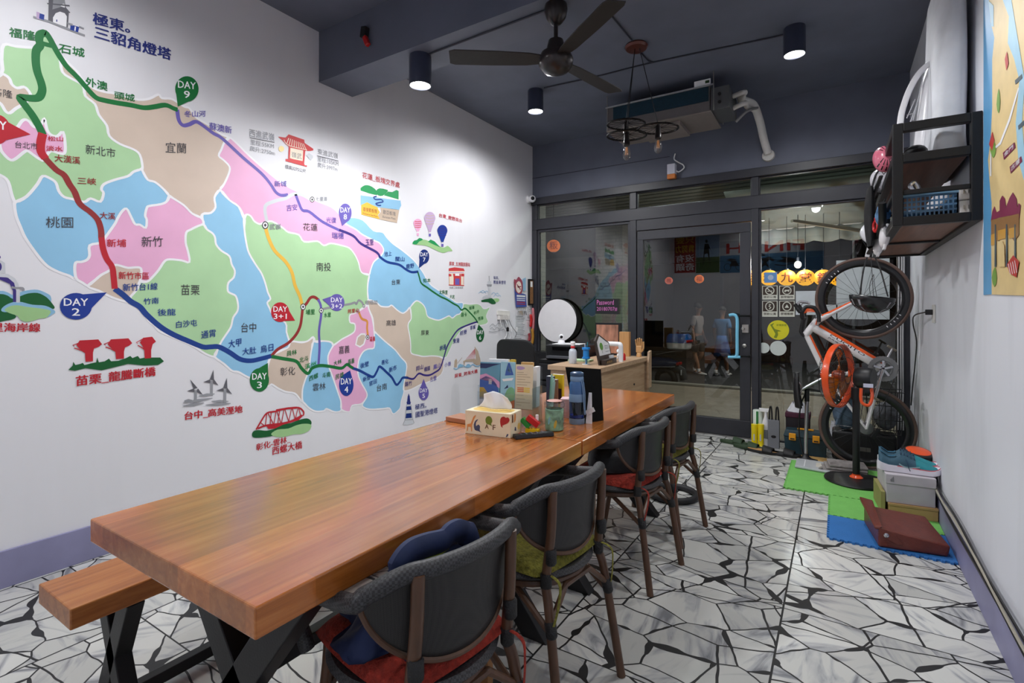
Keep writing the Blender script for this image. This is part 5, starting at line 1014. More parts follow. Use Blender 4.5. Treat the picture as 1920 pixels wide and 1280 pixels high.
# ------------------------------------------------------------------ floor mats with toothed edges
def mat_tile(name, x0, x1, y0, y1, m_, label, teeth=(1, 1, 1, 1)):
    pts = []
    def edge(a, b, n, on):
        a = Vec(a + (0,)); b = Vec(b + (0,)); d = b - a; nn = Vec((d.y, -d.x, 0)).normalized() * .012
        for i in range(n):
            if on: pts.extend([a + d * ((i + .02) / n), a + d * ((i + .12) / n) + nn, a + d * ((i + .48) / n) + nn, a + d * ((i + .58) / n)])
            else: pts.append(a + d * (i / n))
    nx = max(4, int((x1 - x0) / .035)); ny = max(4, int((y1 - y0) / .035))
    edge((x0, y0), (x1, y0), nx, teeth[0]); edge((x1, y0), (x1, y1), ny, teeth[1]); edge((x1, y1), (x0, y1), nx, teeth[2]); edge((x0, y1), (x0, y0), ny, teeth[3])
    return MB().prism([p + Vec((0, 0, .001)) for p in pts], (0, 0, .011)).build(name, m_, label=label, cat='floor mat', group='foam puzzle mats')
m_gmat = M('green_foam', (116, 188, 92), .75, var=.05, bump=.35, bscale=200); m_bmat = M('blue_foam', (44, 112, 182), .75, var=.05, bump=.35, bscale=200)
mat_tile('foam_mat', 3.27, 3.832, 3.435, 3.812, m_bmat, 'blue foam puzzle mat under the brown leather case', (1, 0, 0, 1))
mat_tile('foam_mat', 3.27, 3.832, 3.826, 4.226, m_gmat, 'green foam puzzle mat between the blue mat and the fan base', (1, 0, 0, 1))
mat_tile('foam_mat', 2.985, 3.832, 4.240, 5.05, m_gmat, 'large green foam puzzle mat under the fan and the grey board', (1, 0, 0, 1))
MZ = .013
# ------------------------------------------------------------------ pedestal fan with orange hoop
FX, FY = 3.43, 4.66
t = thing('pedestal_fan', 'black pedestal fan with an orange hoop and amber blades', 'fan', (FX, FY, MZ))
m_fo = M('fan_orange', (232, 84, 34), .3, coat=.2); m_fb = M('fan_black', (22, 22, 25), .45)
MB().lathe([(0, 0), (.205, 0), (.21, .008), (.205, .018), (.10, .028), (0, .03)], (FX, FY, MZ), seg=48, cap=False).build('base', m_fb, t, smooth=True)
MB().lathe([(.042, .028), (.044, .034), (.034, .044), (.026, .05), (.026, .058)], (FX, FY, MZ), seg=28).build('collar', m_fo, t, smooth=True)
hub = ay(1590, 706, FY)
MB().cyl((FX, FY, MZ + .05), (FX, FY, hub.z - .16), .024, 20).build('pole', m_fb, t, smooth=True)
MB().cyl((FX, FY, hub.z - .34), (FX, FY, hub.z - .12), .012, 16).build('inner_pole', m_steel, t, smooth=True)
MB().cyl((FX, FY, hub.z - .17), (FX, FY, hub.z - .08), .033, 16).build('neck', m_fb, t, smooth=True)
fa = Vec((-.93, .36, 0)); hp = Vec((FX, FY, hub.z)); R_ = .24
MB().lathe([(0, -.0), (.07, .0), (.078, .015), (.078, .10), (.066, .115), (0, .12)], hp - fa * .115, fa, 28, cap=False).build('motor_housing', m_fb, t, smooth=True)
MB().box(hp - fa * .075 + Vec((.0, -.083, -.045)), (.06, .003, .028), .0).build('rating_label', M('label_lilac', (206, 206, 226), .5), t)
hc = hp + fa * .12
b = MB(); RR = []
n_, b2 = frame_of(fa)
for i in range(64):
    a_ = 2 * PI * i / 64; d_ = n_ * math.cos(a_) + b2 * math.sin(a_)
    RR.append([hc + d_ * (R_ + o) + fa * h for o, h in ((-.006, -.022), (.004, -.022), (.006, 0), (.004, .022), (-.006, .022))])
b.rings(RR, closed=True).build('hoop', m_fo, t, smooth=True)
b = MB()
for side, off, bul in ((1, .02, .075), (-1, -.02, -.045)):
    for i in range(40):
        a_ = 2 * PI * i / 40; d_ = n_ * math.cos(a_) + b2 * math.sin(a_)
        b.tube([hc + d_ * (R_ * q) + fa * (off + bul * math.sqrt(max(0, 1 - q ** 2.4))) for q in (1, .92, .75, .5, .22)], .0013, 4)
    for q in (.22, .6, .85): b.torus(hc + fa * (off + bul * math.sqrt(1 - q ** 2.4)), fa, R_ * q, .0016, 40, 4)
b.build('wire_cage', m_fb, t, smooth=True)
MB().lathe([(0, 0), (.05, 0), (.05, .012), (.03, .02), (0, .022)], hc + fa * .10, fa, 24, cap=False).build('front_badge', m_fo, t, smooth=True)
for k in range(3):
    def bl(u, v, k=k):
        a_ = k * 2 * PI / 3 + .6 + (u - .5) * 1.15 * (.55 + .45 * v); r = .04 + .165 * v
        d_ = n_ * math.cos(a_) + b2 * math.sin(a_); return hc + d_ * r + fa * (.035 * (u - .5))
    MB().grid(bl, 10, 8).build('blade', M('amber_blade', (196, 104, 26), .2, coat=.3), t, smooth=True, solid=.003)
MB().lathe([(0, -.03), (.042, -.03), (.042, .025), (.03, .04), (0, .042)], hc, fa, 24, cap=False).build('hub', M('amber_hub', (150, 60, 30), .3), t, smooth=True)
MB().tube(smooth_path([hp - fa * .03 + Vec((0, -.07, -.07)), hp + Vec((.03, -.09, -.17)), hp + Vec((.075, -.09, -.19)), hp + Vec((.095, -.08, -.13)), hp + Vec((.09, -.05, -.06))], 5), .011, 10).build('carry_handle', m_fo, t, smooth=True)
# ------------------------------------------------------------------ road bike standing upright on its rear wheel
BY = 5.10
Bp = lambda px, py, dy=0.0: ay(px, py, BY) + Vec((0, dy, 0))
m_or = M('bike_orange', (236, 92, 30), .3, coat=.4); m_wh = M('bike_white', (226, 224, 226), .3, coat=.4); m_tyre = M('tan_tyre', (96, 74, 66), .65); m_rim = M('carbon_rim', (22, 22, 25), .3, coat=.3); m_ch = M('chrome', (190, 190, 194), .22, metal=.9)
RWH = Vec((3.508, BY, .345)); FWH = Vec((3.482, BY, 1.405)); WR = .335
bike = thing('road_bike', 'orange and white road bike standing upright on its rear wheel by the window', 'bicycle', (RWH.x, BY, 0))
def wheel(c, axis, hubw=.045):
    w = MB().torus(c, axis, WR - .012, .0135, 72, 10).build('wheel', m_tyre, bike, smooth=True, label='wheel with tan tyre')
    a_ = Vec(axis).normalized(); n1, n2 = frame_of(a_); RR = []
    for i in range(72):
        th = 2 * PI * i / 72; d_ = n1 * math.cos(th) + n2 * math.sin(th)
        RR.append([c + d_ * r + a_ * h for r, h in ((WR - .022, -.010), (WR - .022, .010), (WR - .05, .013), (WR - .072, .006), (WR - .076, 0), (WR - .072, -.006), (WR - .05, -.013))])
    MB().rings(RR, closed=True).build('rim', m_rim, w, smooth=True)
    b = MB()
    for i in range(24):
        th = 2 * PI * i / 24; th2 = th + (.28 if i % 2 else -.28); s = hubw * (.6 if (i // 2) % 2 else -.6)
        b.tube([c + (n1 * math.cos(th2) + n2 * math.sin(th2)) * .02 + a_ * s, c + (n1 * math.cos(th) + n2 * math.sin(th)) * (WR - .074)], .0011, 4)
    b.build('spokes', m_rim, w)
    MB().lathe([(.02, -hubw * .7), (.02, -hubw * .55), (.011, -hubw * .5), (.011, hubw * .5), (.02, hubw * .55), (.02, hubw * .7), (.006, hubw), (.006, -hubw)], c, axis, 16).build('hub', m_ch, w, smooth=True)
    b = MB()
    for th0 in (.5, .5 + PI):
        RR = []
        for i in range(10):
            th = th0 + .5 * i / 9; d_ = n1 * math.cos(th) + n2 * math.sin(th); b.ribbon([c + d_ * (WR - .06) - a_ * .0138 , c + d_ * (WR - .045) - a_ * .0142], .006, a_) if i % 2 == 0 else None
    b.build('rim_lettering', m_wh, w)
    return w
wheel(RWH, (0, 1, 0)); wheel(FWH, (.06, 1, .03))
H1, H2 = Bp(1527, 604), Bp(1515, 620)           # head tube, upper ... lower end is towards the crown
BB = Vec((Bp(1655, 690).x, BY, Bp(1655, 690).z)); SCL = Bp(1550, 706)
fr_ = MB()
fr_.m(0).tube([Bp(1533, 600), Bp(1511, 627)], [.030, .030], 14)
bike_frame = MB()
def twin(name, a, b_, r, flat=1.0, cols=(m_wh, m_or)):
    """tube in white with an orange band along one side"""
    d_ = (b_ - a); o_ = -Vec((0, 1, 0)).cross(d_).normalized()
    x = MB().tube([a, a + d_ * .5, b_], r, 14, flat=flat); x.m(1); x.tube([a + o_ * r * .42 + d_ * .04, b_ + o_ * r * .42 - d_ * .04], r * .74, 10, flat=1.32)
    return x.build(name, list(cols), bike, smooth=True)
dt = twin('down_tube', Bp(1527, 614), BB, .036)
b = MB(); a_, c_2 = Bp(1531, 615), BB; dd = (c_2 - a_); up_ = Vec((dd.z, 0, -dd.x)).normalized()
if up_.z < 0: up_ = -up_
f = lambda u, v: a_ + dd * u + up_ * v + Vec((0, -.040, 0))
put_text(b, 'CUOITO', f(.20, .004), f(.72, .004), f(.20, .024), .02); b.build('down_tube_lettering', M('bike_dark', (40, 30, 40), .4), dt)
b = MB(); put_text(b, 'JULIET', f(.20, -.020), f(.40, -.020), f(.20, -.006), .02); b.build('model_lettering', M('bike_dark', (40, 30, 40), .4), dt)
twin('top_tube', Bp(1511, 625), SCL, .023)
MB().tube([SCL + Vec((-.02, 0, -.006)), BB], .017, 12).build('seat_tube', m_wh, bike, smooth=True)
b = MB()
for s in (-1, 1): b.tube(smooth_path([SCL + Vec((.01, .012 * s, 0)), SCL.lerp(RWH, .3) + Vec((0, .045 * s, 0)), RWH + Vec((0, .062 * s, 0))], 5), .0085, 10)
b.build('seat_stay', m_wh, bike, smooth=True)
b = MB()
for s in (-1, 1): b.tube(smooth_path([BB + Vec((0, .03 * s, 0)), BB.lerp(RWH, .4) + Vec((0, .05 * s, 0)), RWH + Vec((0, .062 * s, 0))], 5), .011, 10)
b.build('chain_stay', m_wh, bike, smooth=True)
b = MB(); cr = Bp(1533, 601)
for s in (-1, 1):
    b.m(0 if s < 0 else 1); b.tube(smooth_path([cr + Vec((0, .012 * s, 0)), cr.lerp(FWH, .2) + Vec((0, .05 * s, .0)), FWH + Vec((0, .055 * s, 0))], 6), [.023] * 7 + [.015] * 6, 12)
b.m(1); b.tube([cr.lerp(FWH, .12) + Vec((.0, -.047, .014)), cr.lerp(FWH, .94) + Vec((0, -.056, .010))], [.017, .010], 10); b.build('fork', [m_wh, m_or], bike, smooth=True)
MB().tube([Bp(1533, 600), Bp(1511, 627)], .030, 14).build('head_tube', m_wh, bike, smooth=True)
ST = Bp(1512, 596)
MB().tube([Bp(1509, 630), Bp(1502, 622), ST + Vec((-.02, 0, 0))], .018, 12).build('stem', m_fb, bike, smooth=True)
hb = MB().tube([ST + Vec((-.02, -.19, 0)), ST + Vec((-.02, .19, 0))], .014, 12).build('handlebar', m_fb, bike, smooth=True)
for s in (-1, 1):
    E_ = ST + Vec((-.02, .19 * s, 0))
    dp = smooth_path([E_, E_ + Vec((-.002, .012 * s, .05)), E_ + Vec((.03, .014 * s, .095)), E_ + Vec((.085, .012 * s, .085)), E_ + Vec((.115, .010 * s, .03)), E_ + Vec((.118, .010 * s, -.03))], 6)
    MB().tube(dp, .0155, 10).build('bar_tape', m_fb, hb, smooth=True)
    MB().tube(smooth_path([E_ + Vec((-.01, .012 * s, .05)), E_ + Vec((-.035, .012 * s, .085)), E_ + Vec((-.055, .012 * s, .12))], 5), [.020] * 5 + [.017] * 5 + [.011], 10).build('brake_hood', m_fb, hb, smooth=True)
    MB().tube(smooth_path([E_ + Vec((-.045, .012 * s, .09)), E_ + Vec((-.02, .016 * s, .135)), E_ + Vec((.04, .018 * s, .13))], 5), .0055, 8, flat=1.8).build('brake_lever', m_ch, hb, smooth=True)
for k in range(4):
    dy = (-.05, -.02, .02, .05)[k]; MB().tube(smooth_path([ST + Vec((-.03, dy * 2, .04)), ST + Vec((.03, dy * 1.5, .085 - .01 * k)), ST + Vec((.085, dy, .04)), Bp(1530, 606, dy * .6) + Vec((0, 0, -.01))], 6), .0045, 8).build('brake_cable', m_or, bike, smooth=True)
SP = Bp(1503, 730)
MB().tube([SCL + Vec((-.015, 0, -.006)), SP], .0135, 12).build('seat_post', m_ch, bike, smooth=True)
def sad(u, v):
    z = Bp(1490, 762).z + (Bp(1490, 698).z - Bp(1490, 762).z) * u; w = .068 * (1 - u) ** 1.3 + .02 * math.sin(PI * min(1, u * 1.05)) ** .5 + .004; a_ = (v - .5) * 2
    return Vec((Bp(1493, 730).x + .012 * abs(a_) ** 2.2 * (1.2 - .6 * u) * 3 - .012 * math.sin(PI * u), BY + w * a_, z))
MB().grid(sad, 18, 12).build('saddle', m_fb, bike, smooth=True, solid=.02, ang=70)
b = MB()
for s in (-1, 1): b.tube(smooth_path([SP + Vec((-.045, .02 * s, .10)), SP + Vec((-.005, .022 * s, .03)), SP + Vec((-.005, .022 * s, -.03)), SP + Vec((-.04, .03 * s, -.10))], 4), .0035, 6)
b.build('saddle_rail', m_ch, bike, smooth=True)
CY = BY - .055
ck = thing_ = MB(); ck = MB()
for i in range(5):
    th = i * 2 * PI / 5 + .3; ck.box(BB + Vec((.04 * math.cos(th), CY - BB.y, .04 * math.sin(th))), (.06, .004, .016), 0, 0, -th)
cs = ck.build('crankset', m_ch, bike)
cg = M('grey_chainring', (128, 128, 130), .4, metal=.2); RR = []
for i in range(60):
    th = 2 * PI * i / 60; d_ = Vec((math.cos(th), 0, math.sin(th))); r1 = .1025 if i % 2 else .099
    RR.append([Vec((BB.x, CY, BB.z)) + d_ * r + Vec((0, h, 0)) for r, h in ((.066, -.002), (r1, -.002), (r1, .002), (.066, .002))])
MB().rings(RR, closed=True).build('chainring', cg, cs)
MB().torus((BB.x, CY + .010, BB.z), (0, 1, 0), .060, .008, 40, 6, flat=.3).build('chainring', cg, cs)
e1 = Bp(1638, 742); e2 = Bp(1674, 654)
for e_, y in ((Vec((e1.x, CY - .025, e1.z)), CY - .022), (Vec((e2.x, BY + .06, e2.z)), BY + .06)):
    MB().tube([Vec((BB.x, y, BB.z)), Vec((BB.x, y, BB.z)).lerp(e_, .5), e_], [.019, .014, .012], 12, flat=.7).build('crank_arm', m_ch, cs, smooth=True)
    MB().box(e_ + Vec((0, -.03 if y < BY else .03, 0)), (.07, .05, .018), .0, 0, .6).build('pedal', M('pedal_grey', (120, 112, 96), .4), cs, bevel=.004)
MB().lathe([(.022, -.05), (.022, .05)], BB, (0, 1, 0), 20).build('bottom_bracket', m_fb, bike, smooth=True)
b = MB()
for i, r in enumerate((.05, .044, .038, .032, .027)): b.lathe([(r, 0), (r, .002)], RWH + Vec((0, -.030 - .005 * i * 0 - .0045 * (4 - i) * -1 - .02, 0)), (0, 1, 0), 28)
b.build('cassette', cg, bike)
b = MB()
for s in (-1, 1): b.tube([Vec((BB.x, CY, BB.z)) + Vec((s * .098, 0, 0)) * 1, RWH + Vec((s * .048, -.045, 0))], .003, 6)
b.build('chain', M('chain_steel', (70, 70, 72), .35, metal=.7), bike)
MB().box(RWH + Vec((.06, -.055, -.03)), (.03, .012, .09), 0, 0, .5).build('rear_derailleur', m_fb, bike, bevel=.004)
b = MB(); q = Bp(1530, 588)
b.box(FWH.lerp(cr, .93) + Vec((-.01, -.03, .03)), (.05, .02, .03)); b.build('front_brake', m_ch, bike, bevel=.003)
# helmet hanging in front of the upper wheel
def helmet(c, s, shell, accent, label, rz=0.0, tilt=0.0, up=1):
    t = thing('bike_helmet', label, 'helmet', c, rz, 'bike helmets hanging from the shelf')
    def hf(u, v):
        th = u * 2 * PI; ph = v * PI / 2; rr = math.cos(ph * .98); x = rr * math.cos(th) * .135 * s * (1.12 if math.cos(th) < 0 else 1); y = rr * math.sin(th) * .098 * s; z = math.sin(ph) * .115 * s * up
        return (x * math.cos(tilt) - z * math.sin(tilt), y, x * math.sin(tilt) + z * math.cos(tilt))
    b = MB(); b.grid(hf, 36, 12); sh = b.build('shell', shell, t, world=False, smooth=True, solid=.018 * s, ang=70)
    for base in (0, PI):
        b = MB()
        for k in (-2, -1, 0, 1, 2):
            for (v0, v1) in ((.18, .42), (.48, .74)):
                th = k * .42
                q = [Vec(hf((base + th + dth) / (2 * PI) % 1, v)) * 1.10 for dth, v in ((-.06, v0), (.06, v0), (.05, v1), (-.05, v1))]
                b.fill(q)
        b.build('vent', accent, t, world=False)
    b = MB()
    for k in (-1, 1): b.tube(smooth_path([Vec(hf(.25 * k % 1, .0)), Vec(hf(.25 * k % 1, 0)) + Vec((-.01, -.02 * k, -.09 * s * up)), Vec((0, 0, -.17 * s * up))], 5), .004, 6, flat=.4)
    b.build('chin_strap', m_fb, t, world=False, smooth=True)
    return t
m_hblk = M('helmet_black', (30, 30, 33), .25, coat=.4)
hq = ay(1638, 556, 4.88)
helmet(hq, 1.02, m_hblk, M('helmet_grey', (150, 150, 156), .4), 'black helmet with grey vents hanging upside down in front of the upper bike wheel', .15, -.12, -1)
b = MB(); tp_ = ay(1632, 466, 4.72)
st_ = thing('helmet_strap', 'grey and white buckled straps holding the black helmet to the shelf', 'strap', (tp_.x, tp_.y, hq.z))
for k, (dx_, px) in enumerate(((-.10, 1612), (.0, 1628), (.10, 1648))):
    MB().tube(smooth_path([tp_, tp_.lerp(hq, .4) + Vec((dx_ * .5, 0, 0)), hq + Vec((dx_ * .9, 0, -.0))], 4), .007, 8, flat=.35).build('webbing', M('strap_grey', (90, 90, 92), .6), st_, smooth=True)
MB().box(tp_ + Vec((-.012, -.01, -.02)), (.03, .012, .09), 0, 0, .2).build('buckle', m_wh, st_, bevel=.004); MB().box(tp_ + Vec((.012, -.012, .0)), (.022, .012, .05), 0, 0, -.4).build('buckle', m_wh, st_, bevel=.004); MB().box(tp_ + Vec((.035, -.015, -.015)), (.03, .01, .012)).build('buckle', mr, st_, bevel=.003)
# ------------------------------------------------------------------ wall shelf
SX, SY0, SY1, SZ0, SZ1 = 3.53, 3.0, 4.72, 1.70, 2.18
t = thing('wall_shelf', 'black steel wall shelf with wooden boards high on the right wall', 'shelf', (3.69, 3.86, SZ0))
b = MB(); w_ = .04
for y in (SY0, SY1 - w_):
    b.bx((SX, y, SZ0), (SX + w_, y + w_, SZ1)); b.bx((RW - w_, y, SZ0), (RW - .002, y + w_, SZ1))
    for z in (SZ0, 1.995, SZ1 - w_): b.bx((SX + w_, y, z), (RW - w_, y + w_, z + w_))
    b.bx((SX + w_, y + .01, 1.845), (RW - w_, y + .03, 1.867))
for z in (SZ0, 1.995, SZ1 - w_): b.bx((SX, SY0 + w_, z), (SX + w_, SY1 - w_, z + w_)); (b.bx((RW - w_, SY0 + w_, z), (RW - .002, SY1 - w_, z + w_)) if z < 1.9 else None)
b.bx((SX + w_, 3.82, SZ0), (RW - w_, 3.86, SZ0 + w_)); b.bx((SX, SY0 + w_, 1.845), (SX + .02, SY1 - w_, 1.865))
b.build('steel_frame', m_blk, t, bevel=.003)
m_shw = wood_mat('shelf_board', ((96, 58, 38), (120, 74, 50), (136, 88, 60)), plank=(.4, 3), rough=.45, coat=.05, vary=.05)
for z in (SZ0 + .012, 1.995 + .012): MB().bx((SX + w_ + .001, SY0 + w_ + .001, z), (RW - w_ - .001, SY1 - w_ - .001, z + .02)).build('board', m_shw, t)
# blue basket
bx0, bx1 = 3.575, 3.775; z0 = SZ0 + .033
t = thing('plastic_basket', 'blue perforated plastic basket on the lower shelf board', 'basket', (3.675, 3.32, z0))
m_bk = M('blue_plastic', (72, 112, 148), .45); b = MB()
H_ = .115
def wallgrid(p, u, n, hz):   # perforated wall made of bars
    b.add([], [])
    for i in range(n + 1): b.box(Vec(p) + Vec(u) * (i / n) + Vec((0, 0, hz / 2)), (.006, .006, hz))
    for k in range(5): 
        c_3 = Vec(p) + Vec(u) * .5 + Vec((0, 0, .012 + k * (hz - .02) / 4)); b.box(c_3, (abs(u[0]) + .004, abs(u[1]) + .004, .009))
wallgrid((bx0, 3.07, z0), (bx1 - bx0, 0, 0), 12, H_); wallgrid((bx0, 3.55, z0), (bx1 - bx0, 0, 0), 12, H_); wallgrid((bx0, 3.07, z0), (0, .48, 0), 26, H_); wallgrid((bx1, 3.07, z0), (0, .48, 0), 26, H_)
b.build('basket_wall', m_bk, t)
MB().bx((bx0, 3.07, z0), (bx1, 3.55, z0 + .004)).build('basket_floor', m_bk, t)
rp2 = [(bx0 - .006, 3.064, z0 + H_), (bx1 + .006, 3.064, z0 + H_), (bx1 + .006, 3.556, z0 + H_), (bx0 - .006, 3.556, z0 + H_)]
MB().tube([Vec(p) for p in rp2], .008, 6, closed=True).build('basket_rim', M('pale_blue_plastic', (124, 166, 198), .45), t)
for k in range(5): MB().ell((3.62 + .035 * k, 3.2 + .06 * (k % 3), z0 + .035), (.05, .08, .03), 12, 8).build('folded_cloth', (m_bk, m_navyj, m_wht, m_weave, m_nav)[k], smooth=True, label=('blue', 'navy', 'white', 'grey', 'dark blue')[k] + ' cloth bundle inside the blue basket', cat='cloth', group='cloth bundles in the blue basket')
for k, z in enumerate((z0, z0 + .070)):
    t = thing('tap_adapter', ('lower', 'upper')[k] + ' white plug adapter standing at the wall end of the lower shelf', 'adapter', (3.80, 3.07, z), 0, 'white adapters on the shelf')
    MB().box((3.80, 3.07, z + .034), (.045, .05, .066)).build('adapter_body', M('plug_white', (214, 210, 206), .4), t, bevel=.006)
    for q in (-1, 1): MB().box((3.80 + .008 * q, 3.043, z + .036), (.004, .006, .016)).build('pin', m_steel, t)
MB().tube(smooth_path([(3.61, 3.035, z0 + .13), (3.60, 3.035, z0 + .155), (3.615, 3.04, z0 + .17), (3.63, 3.04, z0 + .14), (3.625, 3.04, z0 + .12)], 5), .010, 8).build('metal_clip', m_ch, smooth=True, label='shiny metal clip hooked at the basket corner', cat='clip')
# things heaped on the top board
TB = 1.995 + .033
m_wc = M('white_cloth', (206, 208, 214), .75, var=.06, bump=.35, bscale=7)
t = thing('laundry_bag', 'big white cloth bag leaning against the wall on top of the shelf', 'bag', (3.74, 3.5, TB))
def lb(u, v):
    th = u * 2 * PI; z = TB + .92 * v; w = (.085 * (1 - .55 * v) + .010 * math.sin(3 * th + 5 * v)); l_ = .40 * (1 - .12 * v) + .02 * math.sin(2 * th + 4 * v)
    sg = lambda q: math.copysign(abs(q) ** .55, q); return Vec((3.755 + .02 * v + w * sg(math.cos(th)), 3.44 + .02 * v + l_ * sg(math.sin(th)) * .95, z))
MB().grid(lb, 40, 18).build('bag_body', m_wc, t, smooth=True, ang=80)
MB().tube(smooth_path([ay(1793, 60, 3.2), ay(1788, 120, 3.2), ay(1776, 170, 3.22)], 4), .014, 8).build('bag_edge', M('white_cloth', (206, 208, 214), .75), t, smooth=True)
q = [ay(1780, 50, 3.3), ay(1776, 90, 3.3)]
MB().box((q[0] + q[1]) / 2, (.012, .05, (q[0] - q[1]).length), 0, 0, .12).build('dark_patch', m_fb, t)
t = thing('white_roll', 'rolled white mudguard sheet standing on the top shelf left of the cloth bag', 'roll', (3.64, 3.5, TB))
q0, q1 = ay(1727, 222, 3.42), ay(1763, 96, 3.42); MB().tube([Vec((q0.x, 3.42, TB + .002)), q0.lerp(q1, .5), q1], [.045, .042, .028], 14).build('roll_body', M('gloss_white', (236, 236, 240), .25), t, smooth=True)
q = ay(1774, 70, 3.5); q2 = ay(1768, 92, 3.5); MB().tube([q1 + Vec((-.004, 0, .0)), q1 + Vec((.012, 0, .16))], .012, 10).build('roll_handle', m_fb, t, smooth=True)
t = thing('bike_mudguard', 'thin white curved mudguard with wire stays on the top shelf', 'mudguard', (3.6, 3.45, TB))
aq = [ay(1688, 232, 3.36), ay(1697, 190, 3.36), ay(1712, 155, 3.36), ay(1730, 130, 3.36), ay(1752, 114, 3.36)]
MB().tube(smooth_path([Vec((aq[0].x, 3.36, TB + .003))] + aq, 5), .009, 8, flat=1.6).build('guard_arc', M('gloss_white', (236, 236, 240), .25), t, smooth=True)
b = MB()
for p1, p2 in (((1700, 222), (1716, 186)), ((1706, 232), (1720, 192)), ((1712, 226), (1732, 142)), ((1700, 216), (1712, 212))): b.tube([ay(p1[0], p1[1], 3.38), ay(p2[0], p2[1], 3.38)], .003, 6)
b.build('wire_stay', m_ch, t, smooth=True)
t = thing('sports_shoe', 'black sports shoe with silver trim on the top shelf behind the rail', 'shoe', (3.63, 3.17, TB))
MB().ell((3.63, 3.17, TB + .038), (.05, .11, .036), 16, 10).build('shoe_upper', m_fb, t, smooth=True); MB().ell((3.63, 3.20, TB + .058), (.035, .05, .03), 14, 8).build('shoe_collar', m_fb, t, smooth=True); MB().ell((3.63, 3.17, TB + .008), (.054, .116, .009), 16, 6).build('sole', m_ch, t, smooth=True)
# helmets and gloves hanging on the room side of the shelf
def hang(px, py, y): return ay(px, py, y)
hy = 3.55
def side_helmet(px, py, y, s, shell, acc, label, tilt): 
    c_4 = ay(px, py, y); return helmet(c_4, s, shell, acc, label, PI / 2 + .2, tilt)
side_helmet(1657, 298, 3.50, .50, M('pink_shell', (222, 116, 140), .3, coat=.3), m_hblk, 'pink helmet hanging at the top front corner of the shelf', 1.35)
side_helmet(1650, 338, 3.75, .48, M('white_shell', (216, 216, 222), .3, coat=.3), M('helmet_grey', (150, 150, 156), .4), 'small white and grey helmet hanging below the pink helmet', 1.4)
side_helmet(1636, 440, 4.10, .66, M('white_shell', (216, 216, 222), .3, coat=.3), m_hblk, 'white helmet with black stripes hanging lowest beside the shelf', .8)
t = thing('shoulder_strap', 'long black bag strap hanging down beside the shelf', 'strap', ay(1625, 470, 4.2))
MB().tube(smooth_path([ay(1652, 330, 3.25), ay(1634, 380, 3.9), ay(1622, 430, 4.3), ay(1622, 455, 4.4)], 5), .010, 8, flat=.4).build('strap_web', m_fb, t, smooth=True)
MB().tube(smooth_path([ay(1654, 380, 3.25), ay(1654, 420, 3.4), ay(1645, 450, 3.8), ay(1630, 475, 4.2)], 5), .018, 8, flat=.5).build('strap_pad', m_fb, t, smooth=True)
t = thing('hanging_bag', 'limp black bag hanging behind the front post of the shelf', 'bag', ay(1655, 440, 3.9))
def hbg(u, v): th = u * 2 * PI; r = .055 * math.sin(PI * (.12 + .8 * v)) ** .6 * (1 + .1 * math.sin(4 * th)); return Vec((3.475 + r * .55 * math.cos(th), 3.72 + .13 * math.sin(th) * (1 - .4 * v) , 2.02 - .34 * v))
MB().grid(hbg, 28, 14).build('bag_body', m_bag, t, smooth=True, ang=80)
MB().tube(smooth_path([(3.475, 3.65, 1.99), (3.50, 3.7, 2.10), (3.53, 3.72, 2.14), (3.50, 3.78, 2.08), (3.475, 3.80, 1.99)], 4), .006, 6).build('bag_strap', m_bag, t, smooth=True)
t = thing('blue_pouch', 'blue patterned cloth pouch hanging beside the shelf post', 'pouch', ay(1655, 400, 3.50))
def pch(u, v): th = u * 2 * PI; c_5 = ay(1655, 382 + 44 * v, 3.50 + .05 * v); r = .042 * math.sin(PI * (.1 + .84 * v)) ** .7 * (1 + .15 * math.sin(5 * th + 6 * v)); return c_5 + Vec((r * math.cos(th) * .8, r * math.sin(th), 0))
MB().grid(pch, 24, 12).build('pouch_body', M('blue_pattern', (96, 136, 176), .7, var=.6, scale=26), t, smooth=True, ang=80)
MB().tube([ay(1660, 372, 3.5), ay(1655, 384, 3.5)], .004, 6).build('pouch_cord', m_fb, t)
t = thing('red_carabiner', 'red carabiner clipped below the blue pouch', 'carabiner', ay(1642, 424, 3.6)); b = MB(); q = ay(1642, 424, 3.6); b.torus(q, (1, .3, 0), .030, .008, 24, 8).build('clip_ring', mr, t, smooth=True); MB().box(q + Vec((0, 0, .035)), (.016, .02, .03)).build('clip_gate', mr, t, bevel=.003)
for k, (px, py, y, h) in enumerate(((1659, 441, 3.45, .13), (1647, 460, 3.75, .11))):
    q = ay(px, py, y); t = thing('cycling_glove', ('larger', 'smaller')[k] + ' white padded glove hanging under the shelf, ' + ('right', 'left') [k] + ' of the pair', 'glove', q, 0, 'white gloves')
    MB().ell(q, (.026, .040, h * .55), 16, 12, ry=.12).build('glove_palm', m_wh, t, smooth=True); MB().lathe([(.022, 0), (.026, .03)], q + Vec((.0, 0, h * .42)), seg=14).build('glove_cuff', m_fb, t, smooth=True)
    for j_ in range(4): MB().tube([q + Vec((0, -.024 + .016 * j_, -h * .40)), q + Vec((-.004, -.026 + .017 * j_, -h * .60))], [.009, .007], 8).build('glove_finger', m_wh, t, smooth=True)
    MB().tube([q + Vec((0, .036, .0)), q + Vec((0, .052, -.035))], [.010, .007], 8).build('glove_thumb', m_wh, t, smooth=True)
